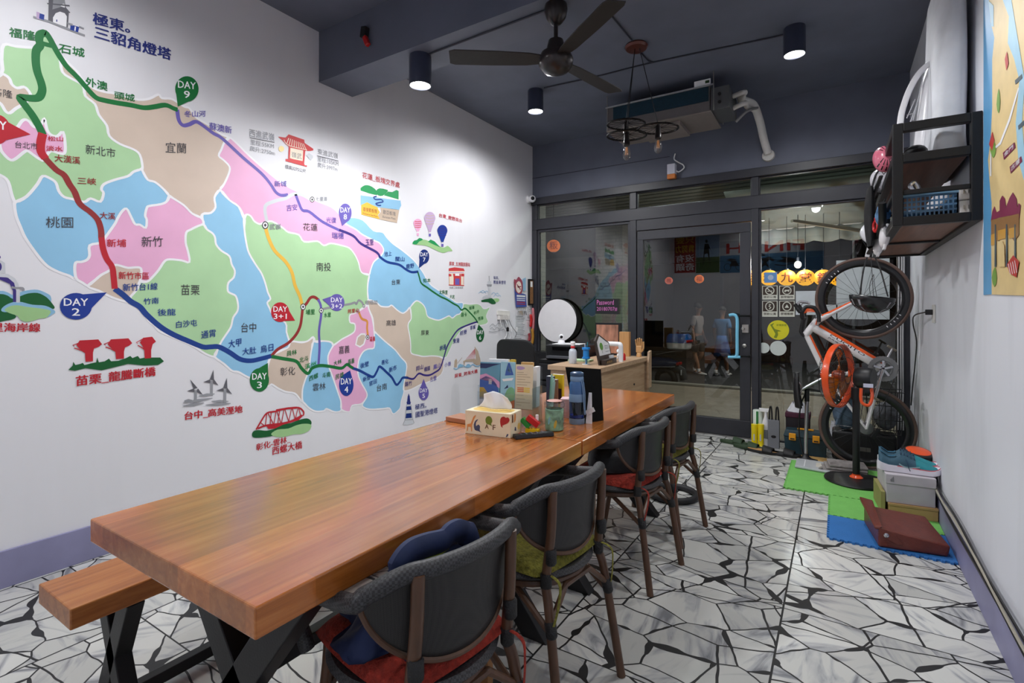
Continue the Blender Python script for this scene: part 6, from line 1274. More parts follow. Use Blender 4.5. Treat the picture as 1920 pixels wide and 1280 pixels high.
# ------------------------------------------------------------------ map poster on the right wall
wr = lambda px, py, d=0.0: ax(px, py, RW) + Vec((-d, 0, 0))
p0, p1 = wr(1846, 553), wr(1846, 0); y1_ = p0.y; z0_ = p0.z; y0_ = 2.02; z1_ = 2.72
t = thing('illustrated_map', 'illustrated map poster of a sandy island town with a blue sea on the right wall', 'poster', (RW - .004, (y0_ + y1_) / 2, z0_))
MB().bx((RW - .0035, y0_, z0_), (RW - .001, y1_, z1_)).build('sea_sheet', M('map_sea', (92, 160, 208), .45, var=.05), t)
pm = dict(sand=M('map_sand', (226, 200, 142), .5, var=.08, scale=8), pale=M('map_pale_sea', (160, 204, 226), .5), maroon=M('map_maroon', (130, 44, 76), .5), red=M('map_red', (196, 66, 60), .5), gold=M('map_gold', (206, 154, 60), .5), brown=M('map_brown', (150, 110, 66), .5), green=M('map_green', (120, 160, 70), .5), white=m_wht, slate=M('map_slate', (76, 92, 100), .5))
def mp_(name, m_, pts, d=.0042, sm=0):
    q = [wr(x, y, d) for x, y in pts]; MB().fill(smooth_path(q, sm, True) if sm else q).build(name, pm[m_], t)
mp_('land_area', 'sand', [(1855,-20),(1860,40),(1867,70),(1863,110),(1863,200),(1860,260),(1855,300),(1858,340),(1862,380),(1861,450),(1862,552),(1990,556),(1990,-60),(1870,-60)])
mp_('inlet', 'pale', [(1872,-60),(1880,-10),(1895,30),(1893,80),(1905,110),(1915,150),(1908,230),(1913,300),(1930,360),(1945,365),(1925,290),(1920,230),(1925,150),(1910,60),(1900,0),(1902,-60)], .0050)
mp_('inlet', 'pale', [(1856,0),(1866,10),(1866,50),(1862,48)], .0050)
mp_('road', 'white', [(1915,165),(1898,225),(1880,270),(1862,285),(1862,330),(1859,330),(1860,283),(1878,266),(1895,222),(1913,163)], .0054)
for k, (x, y) in enumerate(((1897,286), (1910,312), (1912,150), (1918,235))): mp_('name_tag', 'maroon' if k < 2 else 'slate', [(x-13,y),(x+9,y-20),(x+11,y-10),(x-11,y+13)] if k < 2 else [(x-5,y),(x+8,y-12),(x+9,y-4),(x-4,y+8)], .0058)
b = MB(); put_text(b, '金門', wr(1887, 294, .0064), wr(1904, 278, .0064), wr(1887, 286, .0064)); b.build('tag_lettering', m_wht, t); b = MB(); put_text(b, '古厝', wr(1900, 321, .0064), wr(1917, 304, .0064), wr(1900, 312, .0064)); b.build('tag_lettering', m_wht, t)
mp_('gate_roof', 'maroon', [(1861,415),(1864,396),(1868,386),(1872,398),(1878,394),(1878,376),(1883,366),(1888,372),(1890,388),(1897,370),(1903,360),(1910,372),(1912,388),(1914,380),(1918,384),(1915,412),(1895,404),(1875,408)], .0058)
mp_('gate_body', 'brown', [(1862,412),(1915,400),(1915,440),(1906,452),(1898,440),(1886,440),(1876,452),(1862,446)], .0062)
mp_('gate_panel', 'gold', [(1862,440),(1872,436),(1872,458),(1862,460)], .0066); mp_('gate_panel', 'gold', [(1875,432),(1890,428),(1890,446),(1875,450)], .0066); mp_('gate_panel', 'gold', [(1896,428),(1910,425),(1910,444),(1896,447)], .0066)
for x in (1870.5, 1892, 1908): mp_('gate_pillar', 'slate', [(x-1.2,420),(x+1.2,420),(x+1.6,500),(x-1.6,500)], .0070)
mp_('gate_arch', 'sand', [(1878,500),(1879,460),(1883,450),(1888,460),(1889,500)], .0074); mp_('kite', 'red', [(1893,495),(1905,478),(1916,490),(1911,520),(1898,512)], .0074)
b = MB()
for k in range(4): b.ribbon([wr(1896 + 4 * k, 494 - k * 2, .0078), wr(1900 + 4 * k, 514 - k, .0078)], .006, (-1, 0, 0))
b.build('kite_stripe', m_wht, t)
mp_('bush', 'green', [(1860,280),(1866,262),(1871,280),(1866,296)], .0058, 2); mp_('bush', 'green', [(1863,520),(1869,500),(1873,522),(1868,538)], .0058, 2); mp_('bush', 'green', [(1872,195),(1876,165),(1879,190),(1876,212)], .0058, 2); mp_('stall', 'red', [(1858,270),(1864,246),(1868,262),(1864,282)], .0062); mp_('stall', 'red', [(1888,110),(1892,95),(1895,118),(1891,132)], .0062)
# ------------------------------------------------------------------ socket, cables on the right wall
q = wr(1753, 588); t = thing('wall_outlet', 'small white wall outlet with a black plug on the right wall', 'outlet', q)
MB().bx((RW - .012, q.y - .04, q.z - .06), (RW - .001, q.y + .04, q.z + .06)).build('outlet_plate', M('ivory_plate', (222, 220, 214), .4), t, bevel=.003)
MB().box(q + Vec((-.03, 0, .01)), (.04, .03, .035)).build('outlet_plug', m_fb, t, bevel=.004)
pts = [q + Vec((-.05, 0, .01)), wr(1737, 592, .07), wr(1728, 610, .05), wr(1728, 640, .03), wr(1722, 680, .02), wr(1716, 720, .015), wr(1714, 760, .02)]
MB().tube(smooth_path(pts, 5), .0045, 6).build('power_cable', m_fb, smooth=True, label='black power cable drooping from the wall outlet', cat='cable')
t = thing('conduit_cables', 'white cables running down the front right corner beside the window frame', 'cable', (3.80, 5.64, .5))
for x in (3.765, 3.785, 3.80): MB().tube(smooth_path([(x, 5.655, 2.3), (x + .004, 5.65, 1.7), (x - .004, 5.65, 1.1), (x, 5.655, .25)], 5), .006, 6).build('cable_strand', M('cable_white', (190, 190, 192), .5), t, smooth=True)
t = thing('cable_run', 'bundle of grey and black cables lying along the right baseboard', 'cable', (3.80, 3.3, .12))
for k in range(5):
    m_ = (M('grey_cable', (92, 92, 96), .5), m_fb, M('cable_white', (190, 190, 192), .5), M('beige_cable', (170, 164, 150), .5), m_fb)[k]
    pts = [(3.828 - .006 * (k % 2), 4.55 - .9 * i * .62, .175 + .012 * k + .012 * math.sin(i * 2.1 + k) + (.05 if i == 0 else 0)) for i in range(7)]
    MB().tube(smooth_path([(3.82, 4.9, .03 + .01 * k)] + pts, 5), .0055, 6).build('cable_strand', m_, t, smooth=True)
# ------------------------------------------------------------------ shoe boxes, shoes, leather case
def obox(name, m_, p, dx_, dy_, z0, z1, parent=None, **k):
    p = Vec(p); A_ = [p, p + dx_, p + dx_ + dy_, p + dy_]; return MB().hexa([Vec((a.x, a.y, z0)) for a in A_] + [Vec((a.x, a.y, z1)) for a in A_]).build(name, m_, parent, **k)
ex, ey = Vec((.245, .03, 0)), Vec((-.03, .33, 0)); b0 = Vec((3.585, 4.00, 0))
t = thing('kraft_shoe_box', 'flat brown cardboard box under the white shoe box', 'box', b0 + ex / 2 + ey / 2 + Vec((0, 0, MZ)))
obox('box_body', M('kraft_card', (184, 146, 98), .7), b0, ex, ey, MZ, MZ + .062, t, bevel=.002); obox('box_lid', M('kraft_card', (184, 146, 98), .7), b0 + Vec((-.003, -.003, 0)), ex + Vec((.005, 0, 0)), ey + Vec((0, .005, 0)), MZ + .0625, MZ + .078, t, bevel=.002)
zb = MZ + .079
t = thing('white_shoe_box', 'pale grey shoe box with a drop front under the running shoes', 'box', b0 + ex / 2 + ey / 2 + Vec((0, 0, zb)))
m_gb = M('pale_grey_card', (188, 182, 188), .6)
b1 = b0 + Vec((-.012, .012, 0)); obox('box_body', m_gb, b1, ex, ey, zb, zb + .165, t, bevel=.002); obox('box_lid', m_gb, b1 + Vec((-.004, -.005, 0)), ex + Vec((.008, 0, 0)), ey + Vec((0, .01, 0)), zb + .118, zb + .178, t, bevel=.003)
b = MB(); f = lambda u, v: b1 + Vec((-.004, -.0066, 0)) + (ex + Vec((.008, 0, 0))) * u + Vec((0, 0, zb + .118 + .06 * v))
for u, h in ((.10, .30), (.125, .45), (.15, .6)): b.fill([f(u, .25), f(u + .018, .25), f(u + .008, .25 + h), f(u - .006, .25 + h * .8)])
b.build('box_logo', M('grey_ink', (120, 124, 128), .6), t)
sz = zb + .179
m_tl, m_dt, m_mid, m_cor = M('teal_knit', (44, 136, 146), .8, bump=.3, bscale=220), M('slate_teal', (58, 92, 110), .75, bump=.3, bscale=200), M('midsole_white', (226, 222, 232), .6), M('coral_line', (206, 96, 110), .6)
def shoe(o, rz, label):
    t = thing('running_shoe', label, 'shoe', o, rz, 'teal running shoes on the shoe box')
    L = .315
    def half(u): return .036 + .012 * math.sin(PI * min(1, u * 1.15)) - .010 * math.exp(-((u - .42) / .16) ** 2) if u < .93 else (.036 + .012 * math.sin(PI * 1) + .0) * math.sqrt(max(0, 1 - ((u - .93) / .07) ** 2)) * .8 + .004
    def hw(u): 
        if u < .05: return .034 * math.sqrt(max(.02, 1 - ((.05 - u) / .05) ** 2))
        if u > .86: return .046 * math.sqrt(max(.02, 1 - ((u - .86) / .14) ** 2))
        return .034 + .012 * (u - .05) / .81 - .006 * math.sin(PI * (u - .05) / .6) * (u < .65)
    def zs(u): return .016 + .012 * (1 - u) + (.020 * max(0, (u - .75) / .25) ** 2)
    def top(u):
        pts = [(0, .122), (.06, .116), (.16, .092), (.26, .094), (.36, .118), (.44, .116), (.62, .086), (.8, .064), (.93, .050), (1, .034)]
        for (a, za), (c_6, zc_) in zip(pts, pts[1:]):
            if a <= u <= c_6: return za + (zc_ - za) * (u - a) / (c_6 - a)
        return .03
    def body(u, v):
        th = PI * v; w = hw(u); zt = top(u); zb_ = zs(u) + .008
        return (-L / 2 + L * u, w * math.cos(th) * (1 - .25 * math.sin(th) ** 3), zb_ + (zt - zb_) * math.sin(th) ** .75)
    b = MB(); b.grid(body, 40, 16); b.build('upper', m_dt, t, world=False, smooth=True, ang=75)
    b = MB(); b.grid(lambda u, v: tuple(Vec(body(.60 + .40 * u, v)) + Vec((.0006, 0, .0012))), 20, 16); b.build('toe_knit', m_tl, t, world=False, smooth=True, ang=75)
    b = MB(); RR = []
    for i in range(41):
        u = i / 40; w = hw(u) + .005; x = -L / 2 - .006 + (L + .012) * u; z1 = zs(u) + .018 + .016 * max(0, 1 - u * 6); z0_ = .002 + .018 * max(0, (u - .78) / .22) ** 2 + .008 * max(0, 1 - u * 9)
        RR.append([Vec((x, s * w * k, z)) for s, k, z in ((-1, .92, z0_), (-1, 1.04, (z0_ + z1) / 2), (-1, 1, z1), (1, 1, z1), (1, 1.04, (z0_ + z1) / 2), (1, .92, z0_))])
    b.rings(RR); b.build('midsole', m_mid, t, world=False, smooth=True)
    b = MB()
    for s in (-1, 1): b.ribbon([(-L / 2 + L * u, s * (hw(u) + .0062), zs(u) + .0185) for u in [.3 + .7 * i / 20 for i in range(21)]], .006, (0, s, 0))
    b.build('coral_stripe', m_cor, t, world=False)
    b = MB(); b.grid(lambda u, v: (-L / 2 + L * (.03 + .26 * u), (hw(.03 + .26 * u) - .010) * (2 * v - 1) * .75, top(.03 + .26 * u) + .0015 - .004 * math.sin(PI * v)), 10, 8); b.build('collar_lining', M('petrol_lining', (20, 86, 116), .8), t, world=False, smooth=True)
    for i in range(5):
        u = .36 + .055 * i; b = MB(); b.tube(smooth_path([(-L / 2 + L * u, -.020, top(u) - .004), (-L / 2 + L * (u + .012), 0, top(u) + .006), (-L / 2 + L * (u + .02), .020, top(u) - .004)], 4), .0028, 6); b.build('lace', M('lace_navy', (34, 56, 84), .7), t, world=False, smooth=True)
    b = MB(); b.tube(smooth_path([(-.02, -.022, .088), (-.012, -.044, .070), (-.006, -.050, .038), (.0, -.052, .022)], 4), .0025, 6); b.build('lace_end', M('lace_navy', (34, 56, 84), .7), t, world=False, smooth=True)
    b = MB(); b.ribbon(smooth_path([(-.055, -.0395, .058), (-.03, -.0425, .044), (.0, -.044, .042), (.05, -.045, .050)], 5), .007, (0, -1, 0)); b.build('side_logo', M('pale_teal', (150, 180, 186), .7), t, world=False)
    return t
shoe(b1 + ex * .50 + Vec((-.002, .085, sz)) + Vec((0, 0, 0)), .06, 'teal running shoe in front on the pale grey shoe box')
shoe(b1 + ex * .54 + Vec((-.004, .205, sz)), .05, 'teal running shoe behind its mate on the shoe box')
t = thing('ab_roller', 'orange and black wheel lying behind the running shoes', 'roller', (3.775, 4.47, .30))
q = Vec((3.775, 4.47, .30)); MB().lathe([(.075, 0), (.085, .008), (.085, .035), (.075, .042)], q, (.1, -.2, 1), 32).build('rubber_rim', m_fb, t, smooth=True); MB().lathe([(.070, .043), (.05, .052), (0, .054)], q, (.1, -.2, 1), 28, cap=False).build('orange_face', m_fo, t, smooth=True)
obox('storage_box', M('black_crate', (30, 30, 32), .5), (3.66, 4.38, 0), Vec((.17, 0, 0)), Vec((0, .18, 0)), MZ, .299, label='black box behind the shoe boxes carrying the orange wheel', cat='box', bevel=.004)
obox('paper_bag', M('olive_paper', (146, 138, 84), .7), (3.545, 4.02, 0), Vec((.022, .0, 0)), Vec((-.025, .30, 0)), MZ, .15, label='thin olive paper bag squeezed left of the shoe boxes', cat='bag')
# leather case
m_lea = M('oxblood_leather', (104, 44, 32), .42, var=.14, scale=20, bump=.25, bscale=90, coat=.1)
q1, q2 = az(1647, 1025, MZ), az(1789, 1047, MZ)
fx = (q2 - q1); fx.z = 0; fy = Vec((-fx.y, fx.x, 0)).normalized() * .36
if (q2.x > 3.80): q2.x = 3.80
fx = q2 - q1
lc = thing('leather_case', 'oxblood leather satchel lying on the blue mat with its flap raised', 'case', q1 + fx / 2 + fy / 2)
D_ = q1 + fy; C_ = q2 + fy
MB().hexa([q1, q2, C_, D_, q1 + UP * .105, q2 + UP * .060 + Vec((.012, 0, 0)), C_ + UP * .085, D_ + UP * .11]).build('case_body', m_lea, lc, bevel=.012, seg=3)
f_ = lambda u, v, z: q1 + fx * u + fy * v + UP * z
MB().hexa([f_(-.06, -.02, .095), f_(.0, -.02, .095), f_(.04, 1.0, .112), f_(-.06, 1.0, .125), f_(-.068, -.02, .112), f_(.06, -.02, .116), f_(.16, 1.0, .142), f_(-.08, 1.0, .156)]).build('raised_flap', m_lea, lc, bevel=.008, seg=3)
b = MB(); b.prism([f_(.0, -.012, .108), f_(0, -.012, .06), f_(.12, -.012, .055), f_(.26, -.012, .03), f_(.36, -.012, .035), f_(.24, -.012, .085), f_(.12, -.012, .10)], -fy.normalized() * .004); b.build('front_strap', m_lea, lc, bevel=.001)
b = MB(); b.lathe([(.011, 0), (.012, .003), (.008, .006), (0, .006)], f_(.11, -.024, .073), -fy.normalized(), 18, cap=False); b.build('snap_button', m_ch, lc, smooth=True)
# ------------------------------------------------------------------ grey board, towel
q = [az(1490, 877, MZ), az(1556, 889, MZ), az(1561, 872, MZ), az(1494, 862, MZ)]
t = thing('bathroom_scale', 'flat pale grey plastic scale board lying on the green mat', 'scale', (q[0] + q[2]) / 2)
MB().prism(q, (0, 0, .02)).build('scale_plate', M('pale_grey_plastic', (172, 176, 180), .45), t, bevel=.008, seg=3)
f = lambda u, v: q[0] + (q[1] - q[0]) * u + (q[3] - q[0]) * v + UP * .0206
b = MB(); b.m(0); b.fill([f(.26, .1), f(.28, .1), f(.28, .9), f(.26, .9)]); b.m(1); b.fill([f(.6, .3), f(.78, .3), f(.78, .8), f(.6, .8)]); b.build('scale_markings', [m_wht, M('label_beige', (200, 196, 184), .5)], t)
q = az(1600, 878, MZ); q.x = 3.36; q.y = 4.90
t = thing('folded_towel', 'grey folded towel on the green mat behind the fan pole', 'towel', q)
m_tw = M('grey_towel', (148, 142, 140), .9, var=.15, scale=40, bump=.6, bscale=160)
for k in range(3):
    MB().box(q + Vec((.012 * k - .01, .006 * k, .012 + .022 * k)), (.30 - .02 * k, .19, .0205), .12).build('towel_fold', m_tw, t, bevel=.008, seg=3)
MB().tube(smooth_path([q + Vec((-.155, -.105, .012)), q + Vec((-.170, -.105, .024)), q + Vec((-.15, -.105, .036))], 4), .010, 8).build('towel_roll_edge', m_tw, t, smooth=True)
# ------------------------------------------------------------------ tool box, pump, slippers, bottles by the glass
t = thing('tool_box', 'dark green plastic tool box with two yellow latches', 'tool box', (3.06, 5.37, 0))
m_tb, m_ty = M('tool_green', (28, 54, 64), .5), M('tool_yellow', (236, 160, 24), .45)
x0, x1, ty0, ty1 = 2.895, 3.235, 5.30, 5.46
MB().hexa([Vec(v) for v in ((x0 + .012, ty0 + .008, .002), (x1 - .012, ty0 + .008, .002), (x1 - .012, ty1 - .008, .002), (x0 + .012, ty1 - .008, .002), (x0, ty0, .155), (x1, ty0, .155), (x1, ty1, .155), (x0, ty1, .155))]).build('box_body', m_tb, t, bevel=.008, seg=3)
MB().hexa([Vec(v) for v in ((x0 - .006, ty0 - .006, .156), (x1 + .006, ty0 - .006, .156), (x1 + .006, ty1 + .006, .156), (x0 - .006, ty1 + .006, .156), (x0 + .012, ty0 + .01, .215), (x1 - .012, ty0 + .01, .215), (x1 - .012, ty1 - .01, .215), (x0 + .012, ty1 - .01, .215))]).build('lid', m_tb, t, bevel=.008, seg=3)
for x in (x0 + .07, x1 - .085):
    la = MB().box((x, ty0 - .012, .160), (.055, .016, .062)).build('latch', m_ty, t, bevel=.004); MB().box((x, ty0 - .021, .143), (.034, .004, .010)).build('latch_slot', m_fb, la)
MB().bx((3.00, 5.36, .216), (3.13, 5.40, .226)).build('carry_handle', m_ty, t, bevel=.003)
t = thing('cloth_bin', 'black and burgundy bin stuffed with white cloth, behind the tool box', 'bin', (2.99, 5.56, 0))
MB().hexa([Vec(v) for v in ((2.90, 5.49, 0), (3.09, 5.49, 0), (3.09, 5.63, 0), (2.90, 5.63, 0), (2.895, 5.485, .33), (3.095, 5.485, .33), (3.095, 5.635, .33), (2.895, 5.635, .33))]).build('bin_body', M('bin_black', (28, 22, 28), .6), t, bevel=.004)
MB().bx((2.89, 5.48, .295), (3.10, 5.64, .345)).build('burgundy_lining', M('burgundy_cloth', (70, 26, 48), .8, bump=.5, bscale=30), t, bevel=.01)
b = MB(); b.grid(lambda u, v: Vec((2.995 + (.085 + .012 * math.sin(9 * u * 6.28)) * math.cos(u * 2 * PI) * (1 - .5 * v), 5.56 + .06 * math.sin(u * 2 * PI) * (1 - .5 * v), .346 + .075 * v * (1 + .3 * math.sin(5 * u * 6.28)))), 40, 8); b.build('white_cloth', m_wc, t, smooth=True, ang=80)
t = thing('floor_pump', 'silver barrelled floor pump with a black handle and foot', 'pump', (3.06, 5.18, 0))
pb = Vec((3.075, 5.17, 0)); ptp = ay(1513, 752, 5.17); ptp.y = 5.17
MB().lathe([(0, 0), (.05, 0), (.055, .008), (.03, .025), (.022, .05)], pb, seg=24, cap=False).build('pump_foot', m_fb, t, smooth=True); MB().box(pb + Vec((.0, 0, .010)), (.19, .05, .014), -.5).build('foot_plate', m_fb, t, bevel=.006)
MB().cyl(pb + UP * .04, ptp, .0155, 18).build('barrel', m_ch, t, smooth=True); MB().cyl(ptp, ptp + UP * .10, .019, 18).build('pump_cap', m_fb, t, smooth=True); MB().tube([ptp + Vec((-.05, 0, .105)), ptp + Vec((0, 0, .115)), ptp + Vec((.10, 0, .10))], [.012, .016, .012], 10).build('handle', m_fb, t, smooth=True)
MB().tube(smooth_path([ptp + Vec((-.015, 0, .06)), ptp + Vec((-.05, -.01, -.06)), pb + Vec((-.05, 0, .22)), pb + Vec((-.02, 0, .05))], 6), .006, 8).build('hose', m_fb, t, smooth=True)
obox('plywood_sheet', M('plywood', (196, 158, 96), .6), (3.02, 5.075, 0), Vec((.40, .0, 0)), Vec((0, .20, 0)), .001, .009, label='thin yellowish plywood sheet on the floor under the pump', cat='board')
def slipper(o, rz, m_, m2, label, grp):
    t = thing('slipper', label, 'slipper', o, rz, grp)
    def out(k, z): return [Vec((.135 * math.cos(a) * (1), (.047 + .008 * math.cos(a)) * math.sin(a) * k, z)) for a in [i * 2 * PI / 28 for i in range(28)]]
    MB().rings([out(.96, .001), out(1, .010), out(1, .022), out(.95, .027)]).build('sole', m_, t, world=False, smooth=True)
    MB().rings([out(.86, .0272), out(.82, .029)]).build('footbed', m2, t, world=False, smooth=True)
    MB().grid(lambda u, v: (.0 + .085 * u - .0, (.052 + .004 * u) * math.cos(PI * v), .020 + (.050 - .018 * u) * math.sin(PI * v)), 6, 14).build('upper_band', m_, t, world=False, smooth=True, solid=.006)
m_sg = M('forest_rubber', (46, 66, 44), .7); m_sb = M('black_rubber', (24, 24, 26), .6)
slipper((2.455, 5.40, 0), -.15, m_sg, m_sg, 'dark green slipper by the door, left one of the pair', 'green slippers'); slipper((2.60, 5.28, 0), -.10, m_sg, m_sg, 'dark green slipper by the door, right one of the pair', 'green slippers')
slipper((2.735, 5.20, 0), -.12, m_sb, M('tan_footbed', (186, 140, 90), .6), 'black slipper with a tan footbed in front of the tool box', 'black slippers'); slipper((2.905, 5.195, 0), -.08, m_sb, m_sb, 'black slipper tucked against the pump foot', 'black slippers')
def bottle(name, px, pyb, pyt, y, r, m_, label, cat, prof=None, cap=None, grp=None):
    c_7 = ay(px, pyb, y); h = ay(px, pyt, y).z; t = thing(name, label, cat, (c_7.x, y, 0), 0, grp)
    prof = prof or [(0, 0), (1, 0), (1, .9), (.9, .95), (.5, .97), (.5, 1), (0, 1)]
    MB().lathe([(r * a, h * z) for a, z in prof], (c_7.x, y, 0), seg=24, cap=False).build('container', m_, t, smooth=True); return t, c_7.x, h
m_yt = M('yellow_tube', (236, 212, 20), .35)
for px, k in ((1414.5, 0), (1426.5, 1)):
    t, x, h = bottle('yellow_tube', px, 826, 795, 5.46, .026, m_yt, ('left', 'right')[k] + ' one of two bright yellow tubes standing by the door post', 'tube', [(0, 0), (1, 0), (1.02, .55), (1.1, .97), (1.1, 1), (0, 1)], grp='yellow tubes')
    b = MB(); b.box((x, 5.46 - .0275, h * .4), (.012, .003, h * .3)); b.build('tube_label', m_gry, t)
t, x, h = bottle('green_can', 1421, 826, 768, 5.56, .045, M('white_can', (216, 226, 216), .4), 'tall white and green cylinder tin behind the yellow tubes', 'tin', [(0, 0), (1, 0), (1, .98), (.9, 1), (0, 1)]); b = MB(); b.box((x - .0, 5.56 - .045, h * .55), (.02, .004, h * .85)); b.build('green_stripe', M('stripe_green', (40, 120, 60), .5), t)
t, x, h = bottle('spray_cleaner', 1436, 826, 762, 5.52, .034, M('cleaner_white', (222, 222, 228), .35), 'white trigger spray bottle beside the grey paper bag', 'bottle', [(0, 0), (1, 0), (1, .55), (.85, .62), (.40, .74), (.36, .86), (0, .86)])
MB().hexa([Vec((x + a, 5.52 + b_, h * c_8)) for a, b_, c_8 in ((-.05, -.014, .86), (.02, -.014, .86), (.02, .014, .86), (-.05, .014, .86), (-.062, -.014, .95), (.03, -.014, .95), (.03, .014, .95), (-.062, .014, .95))]).build('trigger_head', m_wht, t, bevel=.004)
MB().box((x, 5.52 - .033, h * .30), (.04, .006, h * .22)).build('bottle_label', M('grey_ink', (120, 124, 128), .6), t)
q0, q1 = ay(1440, 826, 5.42), ay(1461, 789, 5.42); t = thing('paper_bag', 'grey paper gift bag with long black handles standing by the tool box', 'bag', ((q0.x + q1.x) / 2, 5.45, 0))
MB().bx((q0.x, 5.42, 0), (q1.x, 5.48, q1.z)).build('bag_body', M('grey_paper', (118, 120, 126), .7), t, bevel=.002); MB().ell(((q0.x + q1.x) / 2, 5.419, q1.z * .42), (.022, .001, .014), 16, 6).build('bag_logo', m_fb, t)
for k in (-1, 1): MB().tube(smooth_path([((q0.x + q1.x) / 2 + .028 * k - .012, 5.45, q1.z), ((q0.x + q1.x) / 2 + .028 * k - .008, 5.45, q1.z + .10), ((q0.x + q1.x) / 2 + .028 * k, 5.45, q1.z + .125), ((q0.x + q1.x) / 2 + .028 * k + .008, 5.45, q1.z + .10), ((q0.x + q1.x) / 2 + .028 * k + .012, 5.45, q1.z)], 4), .007, 8).build('bag_handle', m_fb, t, smooth=True)
# clutter behind the rear wheel
m_den = M('washed_denim', (92, 112, 134), .85, var=.35, scale=14, bump=.5, bscale=40)
t = thing('denim_bundle', 'rolled bundle of washed blue denim behind the bike frame', 'clothes', (3.36, 5.42, .255)); MB().ell((3.37, 5.42, .42), (.10, .10, .17), 20, 14).build('bundle_cloth', m_den, t, smooth=True); MB().tube(smooth_path([(3.30, 5.33, .30), (3.34, 5.315, .42), (3.40, 5.33, .55)], 4), .012, 8).build('cloth_hem', m_den, t, smooth=True)
obox('black_suitcase', M('suitcase_black', (20, 20, 23), .5), (3.27, 5.32, 0), Vec((.46, 0, 0)), Vec((0, .22, 0)), .0, .25, label='black soft case on the floor behind the rear bike wheel', cat='case', bevel=.02, seg=3)
b = MB().box((3.50, 5.317, .115), (.10, .004, .035)); b.build('case_label', m_steel, label='silver name plate on the front of the black soft case', cat='label')
t = thing('wire_basket', 'black wire bicycle basket behind the rear wheel holding a grey cushion', 'basket', (3.64, 5.44, .26)); b = MB()
for k in range(7):
    u = k / 6; b.tube([(3.54 + .22 * u, 5.34, .26), (3.52 + .26 * u, 5.33, .62)], .0035, 6); b.tube([(3.54 + .22 * u, 5.54, .26), (3.52 + .26 * u, 5.55, .62)], .0035, 6); b.tube([(3.54 + .22 * u, 5.34, .26), (3.54 + .22 * u, 5.54, .26)], .003, 6)
for z in (.26, .38, .50, .62): k = (z - .26) / .36; b.tube([Vec(v) for v in ((3.54 - .02 * k, 5.34 - .01 * k, z), (3.76 + .02 * k, 5.34 - .01 * k, z), (3.76 + .02 * k, 5.54 + .01 * k, z), (3.54 - .02 * k, 5.54 + .01 * k, z))], .004, 6, closed=True)
b.build('wire_mesh', m_fb, t, smooth=True)
MB().ell((3.66, 5.44, .40), (.09, .08, .12), 16, 10).build('grey_cushion', M('grey_fabric', (104, 106, 112), .8, var=.2, bump=.4), smooth=True, label='grey cushion stuffed in the black wire basket', cat='cushion')
t = thing('plastic_bag', 'crumpled white plastic bag beside the tool box', 'bag', (3.29, 5.52, 0)); MB().grid(lambda u, v: Vec((3.29 + (.05 * (1 - .5 * v) + .008 * math.sin(11 * u * 6.28 + 4 * v)) * math.cos(u * 2 * PI), 5.60 + .05 * (1 - .4 * v) * math.sin(u * 2 * PI), .002 + .28 * v)), 36, 10).build('bag_body', m_wc, t, smooth=True, ang=80); MB().tube([(3.29, 5.60, .27), (3.30, 5.60, .32)], .012, 8).build('bag_knot', m_wc, t, smooth=True)
# ------------------------------------------------------------------ ceiling fan
CFX, CFY = 1.965, 2.58
t = thing('ceiling_fan', 'dark bronze three bladed ceiling fan under the beam', 'ceiling fan', (CFX, CFY, 3.03))
m_brz = M('dark_bronze', (44, 38, 38), .35, metal=.5, coat=.2); m_bl = M('dark_walnut_blade', (34, 29, 27), .5, var=.2, stretch=(2, 14, 2))
fc = lambda z: (CFX, CFY, z)
MB().lathe([(.062, 0), (.066, -.03), (.056, -.07), (.034, -.10), (.02, -.11)], fc(3.03), seg=32).build('canopy', m_brz, t, smooth=True)
MB().cyl(fc(2.93), fc(2.80), .012).build('downrod', m_brz, t, smooth=True)
MB().lathe([(.02, .10), (.042, .09), (.052, .05), (.052, .0), (.03, -.01)], fc(2.74), seg=32).build('motor_cover', m_brz, t, smooth=True)
MB().lathe([(.03, .05), (.085, .035), (.098, 0), (.095, -.03), (.07, -.062), (.03, -.078), (0, -.08)], fc(2.72), seg=36, cap=False).build('motor_housing', m_brz, t, smooth=True)
for p in ((843, 104), (1139, 162), (1180, -25)):
    q = az(p[0], p[1], 2.73); d_ = Vec((q.x - CFX, q.y - CFY, 0)).normalized(); n_ = Vec((-d_.y, d_.x, 0)); c_9 = Vec(fc(2.725)); L = .60
    b = MB(); S_ = [(.08, .036), (.16, .052), (.35, .060), (L - .03, .062), (L, .050)]
    top_ = [c_9 + d_ * r + n_ * w + UP * (.010 * w / .06) for r, w in S_]; bot = [c_9 + d_ * r - n_ * w - UP * (.010 * w / .06) for r, w in reversed(S_)]
    b.prism(top_ + bot, (0, 0, -.007)); bl_ = b.build('blade', m_bl, t, bevel=.002)
    MB().box(c_9 + d_ * .11 + UP * .006, (.13, .035, .006), math.atan2(d_.y, d_.x)).build('blade_bracket', m_brz, bl_)
